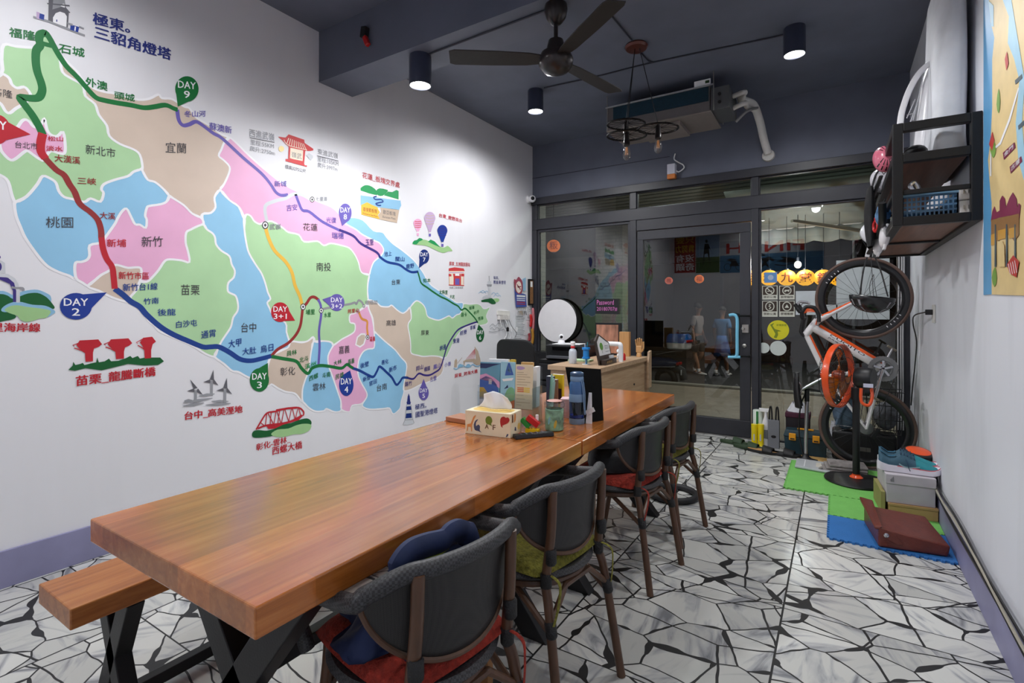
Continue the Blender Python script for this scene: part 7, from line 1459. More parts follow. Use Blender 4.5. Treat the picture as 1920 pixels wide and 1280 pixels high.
# ------------------------------------------------------------------ wheel chandelier
PX_, PY_ = 1.962, 3.962
t = thing('wheel_chandelier', 'chandelier of three small bicycle wheel rings with filament bulbs on black cords', 'chandelier', (PX_, PY_, RH))
MB().lathe([(.085, 0), (.09, -.012), (.08, -.03), (.03, -.036), (0, -.037)], (PX_, PY_, RH), seg=40, cap=False).build('ceiling_rose', M('copper_red', (92, 40, 28), .3, metal=.4, coat=.3), t, smooth=True)
m_bm = M('black_nickel', (40, 36, 34), .22, metal=.8)
for (px, py, dy, bw) in ((1174, 233, .0, 0), (1234, 241, -.05, 0), (1175, 254, -.15, 0)):
    dep_y = PY_ + dy; c_10 = ay(px, py, dep_y)
    w = MB().torus(c_10, (.05, -.05, 1), .148, .0075, 56, 8).build('wheel_ring', m_bm, t, smooth=True)
    b = MB()
    for k in range(14): a_ = 2 * PI * k / 14; b.tube([c_10 + Vec((.02 * math.cos(a_ + .4), .02 * math.sin(a_ + .4), .008)), c_10 + Vec((.146 * math.cos(a_), .146 * math.sin(a_), 0))], .0018, 4)
    b.build('spokes', m_bm, w)
    MB().lathe([(.012, .03), (.02, .02), (.02, -.035), (.024, -.04), (.024, -.075), (.018, -.08)], c_10, seg=18).build('bulb_socket', m_brz, w, smooth=True)
    MB().lathe([(.013, -.078), (.016, -.09), (.028, -.125), (.031, -.15), (.026, -.175), (.012, -.19), (0, -.193)], c_10, seg=24, cap=False).build('bulb', glass_mat('bulb_glass', (.95, .93, .88), .08, .8), w, smooth=True)
    b = MB()
    for k in range(4): a_ = k * PI / 2; b.tube([c_10 + Vec((.005 * math.cos(a_), .005 * math.sin(a_), -.09)), c_10 + Vec((.012 * math.cos(a_), .012 * math.sin(a_), -.15))], .0022, 5)
    b.build('filament', M('amber_filament', (220, 150, 80), .4), w)
    MB().tube([c_10 + Vec((0, 0, .03)), Vec((PX_ + (c_10.x - PX_) * .15, PY_ + (dep_y - PY_) * .15, RH - .036))], .0032, 6).build('cord', m_fb, t, smooth=True)
# ------------------------------------------------------------------ ducted air conditioner with lagged pipes
AY = 4.75
p0, p1 = ay(1137, 205, AY), ay(1337, 166, AY)
AX0, AX1 = p0.x, p1.x; AZ1, AZ0 = 3.30, 3.075
t = thing('air_conditioner', 'exposed ducted air conditioner with a blue fin coil hung below the ceiling', 'air conditioner', ((AX0 + AX1) / 2, AY + .22, AZ0))
m_ac, m_cz = M('galvanised_grey', (112, 108, 108), .5, metal=.2), M('coil_blue', (22, 50, 64), .4, var=.5, scale=30, stretch=(2, 1, 30))
MB().bx((AX0, AY + .012, AZ0), (AX1 - .03, AY + .45, AZ1)).build('casing', m_ac, t, bevel=.004)
MB().bx((AX0 + .07, AY, AZ0 + .085), (AX1 - .04, AY + .0115, AZ1 - .015)).build('fin_coil', m_cz, t)
MB().bx((AX0 - .006, AY - .012, AZ1 - .012), (AX1, AY + .0, AZ1)).build('top_flange', M('flange_silver', (186, 188, 190), .4, metal=.5), t)
MB().bx((AX0, AY - .002, AZ0 - .015), (AX1 - .02, AY + .5, AZ0 - .001)).build('drip_tray', M('drip_tray_beige', (122, 114, 110), .6), t, bevel=.003)
MB().bx((AX0 + .30, AY + .06, AZ0 - .055), (AX1 - .30, AY + .44, AZ0 - .016)).build('drain_box', M('drip_tray_beige', (122, 114, 110), .6), t, bevel=.003)
MB().bx((AX1 - .025, AY + .02, AZ0 + .0), (AX1 + .13, AY + .40, AZ1 - .03)).build('control_box', M('zinc', (92, 94, 96), .45, metal=.3), t, bevel=.003)
for z in (.06, .13): MB().cyl((AX1 + .05, AY + .019, AZ0 + z), (AX1 + .05, AY + .012, AZ0 + z), .014, 14).build('knockout', M('black_hole', (20, 18, 16), .6), t)
for x in (AX0 + .01, AX1 + .005): MB().cyl((x, AY - .004, AZ0 - .01), (x, AY - .004, RH), .005).cyl((x, AY + .44, AZ0), (x, AY + .44, RH), .005).build('hanger_rod', m_steel, t, smooth=True)
MB().bx((AX1 - .16, AY - .006, AZ1 + .002), (AX1 - .02, AY + .004, AZ1 + .052)).build('display_panel', m_wht, t, bevel=.002)
MB().bx((AX1 - .065, AY - .008, AZ1 + .014), (AX1 - .03, AY - .0062, AZ1 + .038)).build('display_screen', M('display_green', (44, 66, 44), .2), t)
pipes = thing('lagged_pipes', 'white lagged refrigerant pipes bending down from the air conditioner into the front wall', 'pipe', (2.72, 5.3, 2.85))
m_lag = M('white_lagging', (204, 202, 198), .65, var=.06, bump=.4, bscale=40)
e = ay(1440, 288, 5.655); R0 = Vec((AX1 + .13, AY + .20, AZ1 - .07))
MB().tube(smooth_path([R0, R0 + Vec((.10, .0, .015)), ay(1390, 186, 5.1), ay(1412, 196, 5.25), ay(1424, 225, 5.45), ay(1432, 260, 5.6), e], 6), [.022] * 10 + [.036] * 27, 12).build('pipe', m_lag, pipes, smooth=True)
MB().tube(smooth_path([R0 + Vec((0, .02, -.10)), R0 + Vec((.10, .02, -.075)), ay(1400, 200, 5.15), ay(1414, 206, 5.28)], 5), .022, 10).build('pipe', m_lag, pipes, smooth=True)
MB().tube(smooth_path([R0 + Vec((0, .16, -.18)), ay(1400, 209, 5.12), ay(1420, 202, 5.28)], 5), .013, 8).build('drain_hose', M('grey_hose', (128, 128, 128), .5), pipes, smooth=True)
MB().lathe([(.06, 0), (.055, -.03), (.036, -.04)], Vec((e.x, RD - .002, e.z - .01)), (0, 1, 0), 20).build('wall_putty', m_lag, pipes, smooth=True)
# ------------------------------------------------------------------ small ceiling and header fixtures
def conduit(pts, label): MB().tube(smooth_path(pts, 4), .006, 8).build('ceiling_conduit', M('navy_conduit', (42, 45, 58), .5), smooth=True, label=label, cat='conduit', group='thin conduits on the ceiling')
zc = RH - .007
conduit([az(1020, 165, zc), az(1125, 142, zc), az(1225, 117, zc), az(1440, 72, zc), az(1478, 62, zc)], 'long navy conduit running between the two front downlights')
conduit([az(1225, 117, zc), az(1215, 113, zc), az(1203, 100, zc)], 'short navy conduit joining the chandelier rose to the long conduit')
conduit([az(1145, 28, zc), az(1185, 76, zc)], 'short navy conduit from the beam to the chandelier rose')
conduit([(LAMPS[0][0] + .08, 2.60, 3.03 - .007), (CFX - .06, 2.58, 3.023)], 'navy conduit under the beam from the downlight to the ceiling fan')
q = ay(691, 72, 2.485); t = thing('alarm_sounder', 'small black and red device screwed to the face of the ceiling beam', 'alarm', q)
MB().box(q + Vec((-.015, -.022, .035)), (.045, .044, .075), 0, 0, .2).build('device_body', m_fb, t, bevel=.006); MB().box(q + Vec((.012, -.03, -.035)), (.034, .03, .075), 0, 0, -.45).build('red_lens', M('red_lens', (176, 24, 26), .3), t, bevel=.006)
q = ay(1258, 334, 5.62); t = thing('emergency_light', 'small white and orange box light standing on the window head with a curled cable', 'light', (q.x, 5.66, 2.7401))
MB().bx((q.x - .042, 5.62, 2.7402), (q.x + .042, 5.695, 2.79)).build('orange_base', M('orange_plastic', (206, 120, 50), .4), t, bevel=.003); MB().bx((q.x - .042, 5.62, 2.7905), (q.x + .042, 5.695, 2.90)).build('white_body', M('pale_box', (206, 208, 222), .4), t, bevel=.003)
MB().tube(smooth_path([(q.x + .042, 5.68, 2.83), ay(1273, 322, 5.68), ay(1282, 315, 5.68), ay(1281, 309, 5.68), ay(1272, 304, 5.685), ay(1264, 298, 5.685), ay(1266, 288, 5.69)], 5), .007, 8).build('cable', m_wht, t, smooth=True)
q = ax(996, 373, .05); t = thing('dome_camera', 'white round surveillance camera on the painted wall at the window head', 'camera', (.0, q.y, q.z))
q.y = min(q.y, 5.62)
MB().lathe([(.05, 0), (.05, .012), (.03, .03)], (.001, q.y, q.z), (1, 0, 0), 24).build('camera_mount', m_wht, t, smooth=True); MB().ell((.065, q.y, q.z), (.045, .045, .045), 20, 14).build('camera_ball', M('gloss_white', (236, 236, 240), .25), t, smooth=True)
MB().lathe([(.024, .038), (.022, .044), (0, .046)], (.065, q.y, q.z), (.62, -.78, 0), 20, cap=False).build('camera_lens', M('lens_black', (18, 18, 20), .1), t, smooth=True)
# ------------------------------------------------------------------ stickers on the right window
yg = RD + .016
def sq(name, label, px0, py0, px1, py1, col, y=None, cat='sticker', grp=None):
    y = y or yg; a, b_ = ay(px0, py1, y), ay(px1, py0, y); t = thing(name, label, cat, ((a.x + b_.x) / 2, y, a.z), 0, grp)
    MB().bx((a.x, y - .0012, a.z), (b_.x, y, b_.z)).build('sheet', col, t); return t, a, b_
m_sw = M('sticker_white', (206, 208, 196), .5); m_sk = M('sticker_brown', (52, 38, 28), .5)
for k, (x, y, tx, gl) in enumerate(((1429, 535, '禁菸公寓', 0), (1461, 535, '禁帶寵物', 1), (1429, 563.5, '禁飲公寓', 2), (1461, 563.5, '禁嚼檳榔', 3))):
    t, a, b_ = sq('rule_sticker', ('white no smoking sticker, upper left of the four on the window', 'white no pets sticker, upper right of the four on the window', 'white house rule sticker, lower left of the four on the window', 'white house rule sticker, lower right of the four, behind the handlebar')[k], x, y, x + 29, y + (26.5 if k < 2 else 30), m_sw, grp='square house rule stickers')
    w = b_.x - a.x; h = b_.z - a.z; f = lambda u, v, o=.0018: Vec((a.x + w * u, yg - o, a.z + h * v))
    b = MB().fill([f(.05, .33), f(.95, .33), f(.95, .96), f(.05, .96)]); b.build('dark_panel', m_sk, t)
    b = MB(); b.ribbon([f(.5 + .27 * math.cos(i * PI / 12), .645 + .27 * math.sin(i * PI / 12), .0024) for i in range(24)], w * .06, (0, -1, 0), closed=True)
    if gl == 0: b.ribbon([f(.33, .82, .0024), f(.67, .46, .0024)], w * .06, (0, -1, 0)); b.ribbon([f(.34, .60, .0024), f(.66, .62, .0024)], w * .05, (0, -1, 0))
    elif gl == 1: b.fill([f(.33, .58, .0024), f(.36, .70, .0024), f(.62, .70, .0024), f(.68, .76, .0024), f(.66, .62, .0024), f(.62, .52, .0024), f(.58, .60, .0024), f(.44, .60, .0024), f(.40, .52, .0024)])
    elif gl == 2: b.ribbon([f(.44, .78, .0024), f(.56, .76, .0024), f(.44, .66, .0024), f(.57, .58, .0024), f(.46, .48, .0024)], w * .07, (0, -1, 0))
    else: b.fill([f(.36, .56, .0024), f(.5, .78, .0024), f(.64, .56, .0024)])
    b.build('pictogram', m_sw, t); b = MB(); put_text(b, tx, f(.10, .10), f(.90, .10), f(.10, .26)); b.build('sticker_lettering', m_sk, t)
t, a, b_ = sq('notice_paper', 'blank white laminated sheet on the window left of the wheel', 1492, 545, 1532, 590, M('laminated_white', (196, 204, 208), .3), cat='notice')
t, a, b_ = sq('poster_sheet', 'large blank white poster sheet on the window behind the upper bike wheel', 1568, 484, 1668, 598, M('poster_back', (186, 194, 196), .5), cat='poster')
t, a, b_ = sq('notice_sheet', 'lower white sheet on the window behind the upper bike wheel', 1546, 571, 1570, 598, M('poster_back', (186, 194, 196), .5), cat='notice')
t, a, b_ = sq('blue_sticker', 'square blue sticker with a pale disc on the window', 1433, 510, 1457, 530, M('sticker_blue', (96, 142, 196), .5)); b = MB(); c_11 = (a + b_) / 2; b.fill([c_11 + Vec((.026 * math.cos(i * PI / 10), -.002, .026 * math.sin(i * PI / 10))) for i in range(20)]); b.build('pale_disc', M('disc_lilac', (170, 184, 204), .5), t)
def disc(name, px, py, rx, col, label):
    c_12 = ay(px, py, yg); r = (ay(px + rx, py, yg) - ay(px - rx, py, yg)).length / 2; t = thing(name, label, 'sticker', (c_12.x, yg, c_12.z - r)); b = MB(); b.prism([c_12 + Vec((r * math.cos(i * PI / 18), -.0012, r * math.sin(i * PI / 18))) for i in range(36)], (0, .001, 0)); b.build('disc', col, t); return t, c_12, r
t, c_12, r = disc('round_sticker', 1459, 618.5, 20.5, M('lime_yellow', (214, 206, 30), .5), 'round lime yellow sticker with a green bird mark on the window')
b = MB(); f = lambda x, z: c_12 + Vec((r * x, -.002, r * z)); b.fill([f(-.75,.55), f(-.5,.66), f(-.35,.72), (f(-.52,.45)), f(-.3,.1), f(.3,-.1), f(-.05,-.15), f(.0,-.5), f(-.15,-.85), f(-.4,-.78), f(-.25,-.4), f(-.5,.1)]); put_text(b, '好客民宿', f(-.15,.40), f(.75,.40), f(-.15,.62)); b.build('green_mark', M('olive_green', (120, 136, 24), .5), t)
m_pale = M('pale_sticker', (198, 206, 202), .5)
disc('round_sticker', 1432, 652, 11, m_pale, 'smaller blank pale round sticker under the lime one'); disc('round_sticker', 1459, 652.5, 15.5, m_pale, 'larger blank pale round sticker under the lime one')
# ------------------------------------------------------------------ arcade and street outside
Y9 = 9.3
m_pav = M('arcade_paving', (150, 138, 124), .6, var=.12, scale=6); m_asph = M('asphalt', (52, 52, 54), .8, var=.15, scale=10, bump=.3, bscale=120)
m_wtile = M('white_wall_tile', (196, 196, 188), .35, var=.04)
def tile_mat(name, rgb, bw, rh, mort=(150, 150, 146)):
    m = bpy.data.materials.new(name); nt, N, L, b = nodes_of(m); tc = N.new('ShaderNodeTexCoord'); sp = N.new('ShaderNodeSeparateXYZ'); L.new(tc.outputs['Object'], sp.inputs[0]); ad = N.new('ShaderNodeMath'); ad.operation = 'ADD'; L.new(sp.outputs[0], ad.inputs[0]); L.new(sp.outputs[1], ad.inputs[1]); cb = N.new('ShaderNodeCombineXYZ'); L.new(ad.outputs[0], cb.inputs[0]); L.new(sp.outputs[2], cb.inputs[1])
    br = N.new('ShaderNodeTexBrick'); br.inputs['Scale'].default_value = 1; br.inputs['Brick Width'].default_value = bw; br.inputs['Row Height'].default_value = rh; br.inputs['Mortar Size'].default_value = .004; br.offset = 0 if bw > .3 else .5
    br.inputs['Color1'].default_value = lin(rgb); br.inputs['Color2'].default_value = lin([v * .94 for v in rgb]); br.inputs['Mortar'].default_value = lin(mort); L.new(cb.outputs[0], br.inputs[0]); L.new(br.outputs[0], b.inputs['Base Color']); b.inputs['Roughness'].default_value = .45
    return m
m_tl1 = tile_mat('long_white_tile', (186, 184, 174), .24, .06); m_tl2 = tile_mat('beige_tile', (176, 166, 150), .12, .12); m_slat = tile_mat('slatted_ceiling', (178, 182, 170), 9, .1, (120, 124, 112))
MB().bx((-3.5, RD + T, -.1), (8, Y9, -.005)).build('ground', m_pav, kind='structure')
MB().bx((-14, Y9 + .001, -.4), (18, 17.5, -.27)).build('ground_road', m_asph, kind='structure')
MB().bx((-3.5, Y9 - .14, -.0049), (8, Y9, .035)).build('curb', M('curb_concrete', (150, 146, 138), .7), kind='structure', bevel=.01)
MB().bx((-.45, RD + T, -.1), (.001, 6.05, 3.6)).build('wall_outside_left', m_tl1, kind='structure')
MB().bx((3.98, RD + T, -.1), (4.5, 7.6, 3.6)).build('wall_outside_right', m_tl2, kind='structure')
MB().bx((-3.5, RD + T + .001, 3.05), (8, 9.29, 3.2)).build('ceiling_arcade', M('arcade_ceiling', (188, 192, 182), .6, var=.04), kind='structure')
for k in range(16): MB().bx((-1.5, RD + .35 + k * .22, 3.035), (6, RD + .36 + k * .22, 3.0499)).build('trim_%d' % (20 + k), M('arcade_joint', (168, 172, 162), .6), kind='structure')
MB().bx((-.35, 8.55, -.005), (.15, 9.05, 3.05)).build('pillar', m_tl1, kind='structure')
MB().bx((5.2, 8.55, -.005), (5.9, 9.05, 3.05)).build('pillar', m_tl1, kind='structure')
# tube lamps added out of view to brighten the arcade and street
for k, (x, y) in enumerate(((1.6, 6.45), (3.1, 9.05))):
    t = thing('fill_tube_lamp', ('unseen white tube lamp added on the arcade ceiling to brighten the space outside the door', 'unseen white tube lamp added on the arcade ceiling to brighten the space outside the right window')[k], 'lamp', (x, y, 3.05), 0, 'added arcade tube lamps')
    MB().bx((x - .35, y - .04, 3.005), (x + .35, y + .04, 3.034)).build('lamp_tray', m_wht, t, bevel=.003); MB().cyl((x - .33, y, 2.985), (x + .33, y, 2.985), .016).build('tube', M('tube_glow', (246, 250, 240), .4, var=0, emit=3.0), t, smooth=True)
    L_ = bpy.data.lights.new('arcade_fill_light', 'AREA'); L_.shape = 'RECTANGLE'; L_.size = .66; L_.size_y = .05; L_.energy = (38, 30)[k]; L_.color = (.95, 1, .9); lo = bpy.data.objects.new('arcade_fill_light', L_); COL.objects.link(lo); lo.parent = t; lo.location = (0, 0, -.09)
# retractable awning at the arcade edge
m_awn = M('awning_cloth', (168, 174, 168), .8, var=.1, scale=5)
t = thing('awning', 'grey retractable awning with scalloped valance outside the right window', 'awning', (3.3, 8.3, 2.4))
def aw(u, v): return Vec((2.05 + 2.6 * u, 7.15 + 1.25 * v, 2.86 - .36 * v))
MB().grid(aw, 20, 8).build('awning_cloth', m_awn, t, smooth=True, solid=.004)
def val(u, v): return Vec((2.05 + 2.6 * u, 8.42 + .03 * math.sin(u * 60), 2.50 - (.20 + .03 * abs(math.sin(u * 8 * PI))) * v))
MB().grid(val, 80, 3).build('valance', m_awn, t, smooth=True, solid=.003)
MB().cyl((2.05, 8.41, 2.505), (4.65, 8.41, 2.505), .018).build('front_bar', m_wht, t, smooth=True)
MB().tube([ay(1485, 414, 7.2), ay(1612, 433, 8.2)], .02, 8).tube([ay(1490, 413, 7.25), ay(1612, 430, 8.25)], .014, 8).build('folding_arm', M('ivory_arm', (206, 198, 176), .4), t, smooth=True)
q = ay(1496, 496, 8.0); t = thing('bulb_lamp', 'bare glowing bulb hanging under the awning outside', 'lamp', q)
MB().ell(q, (.045, .045, .05), 16, 12).build('bulb', M('tube_glow', (246, 250, 240), .4, var=0, emit=3.0), t, smooth=True); MB().cyl(q + UP * .045, q + UP * .10, .018).build('bulb_socket', m_fb, t); MB().tube([q + UP * .10, (q.x, q.y, 2.62)], .004, 5).build('cord', m_fb, t)
L_ = bpy.data.lights.new('bulb_light', 'POINT'); L_.energy = 26; L_.shadow_soft_size = .05; lo = bpy.data.objects.new('bulb_light', L_); COL.objects.link(lo); lo.parent = t; lo.location = (0, -.12, 0)
# paper lanterns
m_lan = M('lantern_paper', (255, 176, 40), .6, var=.08, emit=2.3); m_lan2 = M('lantern_paper_orange', (244, 118, 40), .6, var=.08, emit=1.1); m_lred = M('lantern_red_ink', (190, 40, 10), .6)
def lantern(px, py, y, r, m_, ch, label, grp='glowing paper lanterns'):
    c_13 = ay(px, py, y); t = thing('paper_lantern', label, 'lantern', c_13 + Vec((0, 0, -r)), 0, grp)
    MB().lathe([(r * math.sin(a) * (1 + .012 * (i % 2)), -r * .94 * math.cos(a)) for i, a in enumerate([.25 + (PI - .5) * k / 18 for k in range(19)])], c_13, seg=28).build('lantern_shade', m_, t, smooth=True)
    MB().cyl(c_13 + Vec((0, 0, r * .92)), c_13 + Vec((0, 0, r * 1.06)), r * .26).cyl(c_13 - Vec((0, 0, r * .92)), c_13 - Vec((0, 0, r * 1.02)), r * .26).build('lantern_ring', m_fb, t, smooth=True)
    if ch:
        d_ = (EYEP - c_13); d_.z = 0; d_.normalize(); s_ = Vec((-d_.y, d_.x, 0)); b = MB(); vs, fs = text_geo(ch, .012)
        q = []
        for u, v in vs:
            a_, z_ = (u - .5) * 1.25 * r, (v - .5) * 1.2 * r; q.append(c_13 + s_ * a_ + UP * z_ + d_ * (math.sqrt(max(0, r * r * 1.0 - a_ * a_ - (z_ / .94) ** 2)) + .03 * r + .006))
        b.add(q, fs); b.build('lantern_character', m_lred, t)
    MB().tube([c_13 + Vec((0, 0, r)), Vec((c_13.x, c_13.y, 2.605 if y == 8.0 else 3.045))], .004, 5).build('cord', m_fb, t)
    return t
for k, (px, ch) in enumerate(((1411, '粄'), (1442, '粄'), (1475, '九'), (1510, '堂'), (1544, '鐘'), (1574, '聲'))):
    lantern(px, 520.5, 8.0, .116, m_lan, ch, 'glowing orange lantern outside the right window, ' + ('first from the door', 'second from the door, behind the blue sticker', 'lettered 九, third from the door', 'lettered 堂, fourth from the door', 'fifth from the door, beside the wheel', 'last of the row, behind the wheel')[k])
lantern(1038, 461, 6.9, .10, m_lan2, '粄', 'orange lantern hanging outside the left window')
lantern(1254, 526, 9.0, .066, M('lantern_pink', (236, 110, 80), .6, emit=.9), '福', 'small pinkish lantern far outside, left one seen through the door')
lantern(1311, 523, 9.0, .075, m_lan2, '福', 'small orange lantern far outside, right one seen through the door')
# people walking outside
m_skin = M('skin_tan', (150, 104, 80), .55, var=.06); m_hair = M('black_hair', (24, 20, 20), .6, bump=.4, bscale=90)
def limb_mesh(name, chains, mat_, parent, sub=2):
    vs = []; es = []; rs = []; idx = {}
    for ch in chains:
        prev = None
        for p, r in ch:
            key = tuple(round(c, 4) for c in p)
            if key not in idx: idx[key] = len(vs); vs.append(p); rs.append(r)
            if prev is not None: es.append((prev, idx[key]))
            prev = idx[key]
    me = bpy.data.meshes.new(name); me.from_pydata(vs, es, []); o = bpy.data.objects.new(name, me); COL.objects.link(o); o.parent = parent
    md = o.modifiers.new('skin', 'SKIN'); md.use_smooth_shade = True
    for i, r in enumerate(rs):
        r = r if isinstance(r, tuple) else (r, r); me.skin_vertices[0].data[i].radius = r
    me.skin_vertices[0].data[0].use_root = True
    sb = o.modifiers.new('sub', 'SUBSURF'); sb.levels = sub; sb.render_levels = sub
    me.materials.append(mat_)
    dg = bpy.context.evaluated_depsgraph_get(); dg.update(); m2 = bpy.data.meshes.new_from_object(o.evaluated_get(dg)); o.modifiers.clear(); o.data = m2; m2.name = name
    for p in m2.polygons: p.use_smooth = True
    return o
def person(loc, rz, s, label, shirt, bottom, skirt=False, lean=0.0):
    t = thing('person', label, 'person', loc, rz, 'people walking outside')
    S = lambda *p: tuple(c * s for c in p)
    hip = S(0, 0, .88); 
    def R(p): return p
    ch = [[(S(0, 0, .90), (.12 * s, .085 * s)), (S(0, .005, 1.06), (.105 * s, .08 * s)), (S(0, 0, 1.25), (.13 * s, .088 * s)), (S(0, -.01, 1.385), (.085 * s, .06 * s)), (S(0, -.008, 1.44), .047 * s), (S(0, -.02, 1.50), .050 * s), (S(0, -.028, 1.555), (.066 * s, .078 * s)), (S(0, -.024, 1.63), (.072 * s, .085 * s)), (S(0, -.018, 1.69), (.045 * s, .055 * s))]]
    for k in (-1, 1):
        st = .07 * k; ch.append([(S(0, 0, .90), (.12 * s, .085 * s)), (S(.085 * k, 0, .80), .078 * s), (S(.09 * k, -.02 - st * .6, .48), .054 * s), (S(.09 * k, .02 + st, .28), .05 * s), (S(.092 * k, .03 + st * 1.6, .085), .034 * s), (S(.095 * k, -.02 + st * 1.6, .045), .034 * s), (S(.10 * k, -.13 + st * 1.6, .028), .026 * s)])
        hx, hy, hz = .20 * k, -.06 - .03 * k, .80
        ch.append([(S(0, 0, 1.25), (.13 * s, .088 * s)), (S(.15 * k, 0, 1.36), .052 * s), (S(.19 * k, .02, 1.10), .040 * s), (S(hx, hy * .6, .90), .030 * s), (S(hx, hy, .835), .024 * s), (S(hx, hy - .01, hz), (.016 * s, .028 * s))])
    body = limb_mesh('body', ch, m_skin, t)
    for k in (-1, 1):
        b = MB()
        hx, hy, hz = .20 * k, -.07 - .03 * k, .80
        for f_i in range(4): b.tube(smooth_path([S(hx, hy - .026 + .017 * f_i, hz + .005), S(hx - .004 * k, hy - .030 + .017 * f_i, hz - .035), S(hx - .018 * k, hy - .030 + .017 * f_i, hz - .068 - .006 * (f_i in (1, 2)))], 3), .0078 * s, 6)
        b.tube(smooth_path([S(hx - .006 * k, hy - .026, hz + .03), S(hx - .014 * k, hy - .048, hz + .0), S(hx - .02 * k, hy - .050, hz - .03)], 3), .0085 * s, 6); b.build('fingers', m_skin, t, world=False, smooth=True)
        b = MB(); b.ell(S(.074 * k, -.015, 1.60), (.012 * s, .022 * s, .030 * s), 10, 8); b.build('ear', m_skin, t, world=False, smooth=True)
        b = MB(); b.ell(S(.028 * k, -.103, 1.615), (.011 * s, .006 * s, .007 * s), 8, 6); b.build('eye', m_fb, t, world=False, smooth=True)
        b = MB(); b.ell(S(.10 * k, -.07 + .112 * k, .034), (.042 * s, .125 * s, .034 * s), 14, 8); b.build('shoe', m_wc if k > 0 else m_wh, t, world=False, smooth=True)
        b = MB(); b.lathe([(.040 * s, .075 * s), (.042 * s, .15 * s), (.038 * s, .155 * s)], S(.092 * k, .03 + .112 * k, 0), seg=14); b.build('sock', m_wh, t, world=False, smooth=True)
    b = MB(); b.ell(S(0, -.117, 1.585), (.012 * s, .016 * s, .022 * s), 8, 6); b.build('nose', m_skin, t, world=False, smooth=True)
    b = MB(); b.ell(S(0, -.104, 1.548), (.024 * s, .005 * s, .006 * s), 10, 6); b.build('mouth', M('lip', (130, 70, 66), .5), t, world=False, smooth=True)
    b = MB(); b.ell(S(0, -.008, 1.635), (.088 * s, .100 * s, .092 * s), 20, 12, rx=.35, z0=-.25); b.build('hair', m_hair, t, world=False, smooth=True)
    sc_ = [[(S(0, 0, .92), (.135 * s, .10 * s)), (S(0, .005, 1.08), (.122 * s, .098 * s)), (S(0, 0, 1.26), (.148 * s, .105 * s)), (S(0, -.008, 1.395), (.092 * s, .068 * s))]]
    for k in (-1, 1): sc_.append([(S(0, 0, 1.26), (.148 * s, .105 * s)), (S(.155 * k, 0, 1.365), .066 * s), (S(.19 * k, .016, 1.16), .062 * s)])
    limb_mesh('shirt', sc_, shirt, t)
    if skirt:
        b = MB(); b.rings([[Vec(S((.13 + .07 * q) * math.cos(a), (.10 + .07 * q) * math.sin(a), 1.0 - .50 * q)) * (1 + .04 * math.sin(8 * a) * q) for a in [i * 2 * PI / 40 for i in range(40)]] for q in (0, .3, .65, 1)], cap=False); b.build('skirt', bottom, t, world=False, smooth=True, solid=.006)
    else:
        sh = [[(S(0, 0, .98), (.135 * s, .10 * s)), (S(0, 0, .90), (.14 * s, .105 * s))]]
        for k in (-1, 1): sh.append([(S(0, 0, .90), (.14 * s, .105 * s)), (S(.09 * k, -.005, .79), .096 * s), (S(.095 * k, -.02 - .042 * k, .52), .090 * s)])
        limb_mesh('shorts', sh, bottom, t)
    return t
m_sh1, m_sh2, m_pt1, m_pt2 = M('grey_tshirt', (150, 140, 138), .8), M('blue_tshirt', (76, 130, 186), .8), M('dark_shorts', (34, 36, 34), .8), M('blue_skirt', (66, 106, 170), .8)
def onwalk(px, d): 
    r = ray(px, HY); r.z = 0; k = d / (r.x * -math.sin(YAW) + r.y * math.cos(YAW)); p = EYEP + r * k; return Vec((p.x, p.y, -.27))
p = onwalk(1308, 12.7); person(p, 1.25, 1.03, 'person in a grey t-shirt and dark shorts walking outside the door', m_sh1, m_pt1)
p = onwalk(1354, 12.4); person(p, 2.9, .98, 'person in a blue top and skirt seen from behind outside the door', m_sh2, m_pt2, True)
# scooter parked outside
so = onwalk(1196, 10.4)
t = thing('motor_scooter', 'dark blue motor scooter with a blue and white top box parked outside the door', 'scooter', so, math.radians(172))
m_sc, m_scw, m_scg = M('scooter_navy', (30, 50, 92), .25, coat=.6), M('scooter_white', (206, 208, 212), .3, coat=.4), M('scooter_grey', (60, 62, 66), .5)
B = lambda b, n, m, **k: b.build(n, m, t, world=False, smooth=True, **k)
for x in (-.60, .62): 
    w = B(MB().torus((x, 0, .235), (0, 1, 0), .175, .06, 40, 10), 'wheel', m_tyre_ if False else M('tyre_rubber', (26, 26, 30), .6)); MB().lathe([(.13, -.03), (.13, .03)], Vec((x, 0, .235)), (0, 1, 0), 20).build('wheel_hub', m_ch, w, world=False, smooth=True)
def ring(x, z, hy, hz, n=16): return [Vec((x, hy * math.cos(i * 2 * PI / n), z + hz * math.sin(i * 2 * PI / n))) for i in range(n)]
B(MB().rings([ring(-.86, .56, .05, .03), ring(-.72, .56, .12, .09), ring(-.45, .55, .15, .14), ring(-.10, .50, .14, .16), ring(.05, .42, .10, .10)]), 'rear_body', m_sc)
B(MB().rings([ring(-.80, .50, .10, .012), ring(-.30, .47, .156, .016), ring(.02, .40, .11, .012)]), 'side_stripe', m_scw)
B(MB().rings([ring(-.78, .73, .08, .03), ring(-.5, .74, .13, .045), ring(-.15, .72, .13, .045), ring(.02, .68, .07, .03)]), 'seat', m_fb)
B(MB().box((.18, 0, .28), (.42, .30, .07)), 'floorboard', m_scg, bevel=.02); B(MB().rings([ring(.36, .35, .16, .06), ring(.44, .62, .19, .12), ring(.42, .88, .15, .07), ring(.38, .98, .08, .03)]), 'leg_shield', m_sc)
B(MB().rings([ring(.42, .46, .06, .02), ring(.62, .47, .085, .05), ring(.80, .36, .06, .03)]), 'front_fender', m_scw); B(MB().tube([(.62, .08, .235), (.48, .07, .60)], .02, 8).tube([(.62, -.08, .235), (.48, -.07, .60)], .02, 8), 'fork', m_ch)
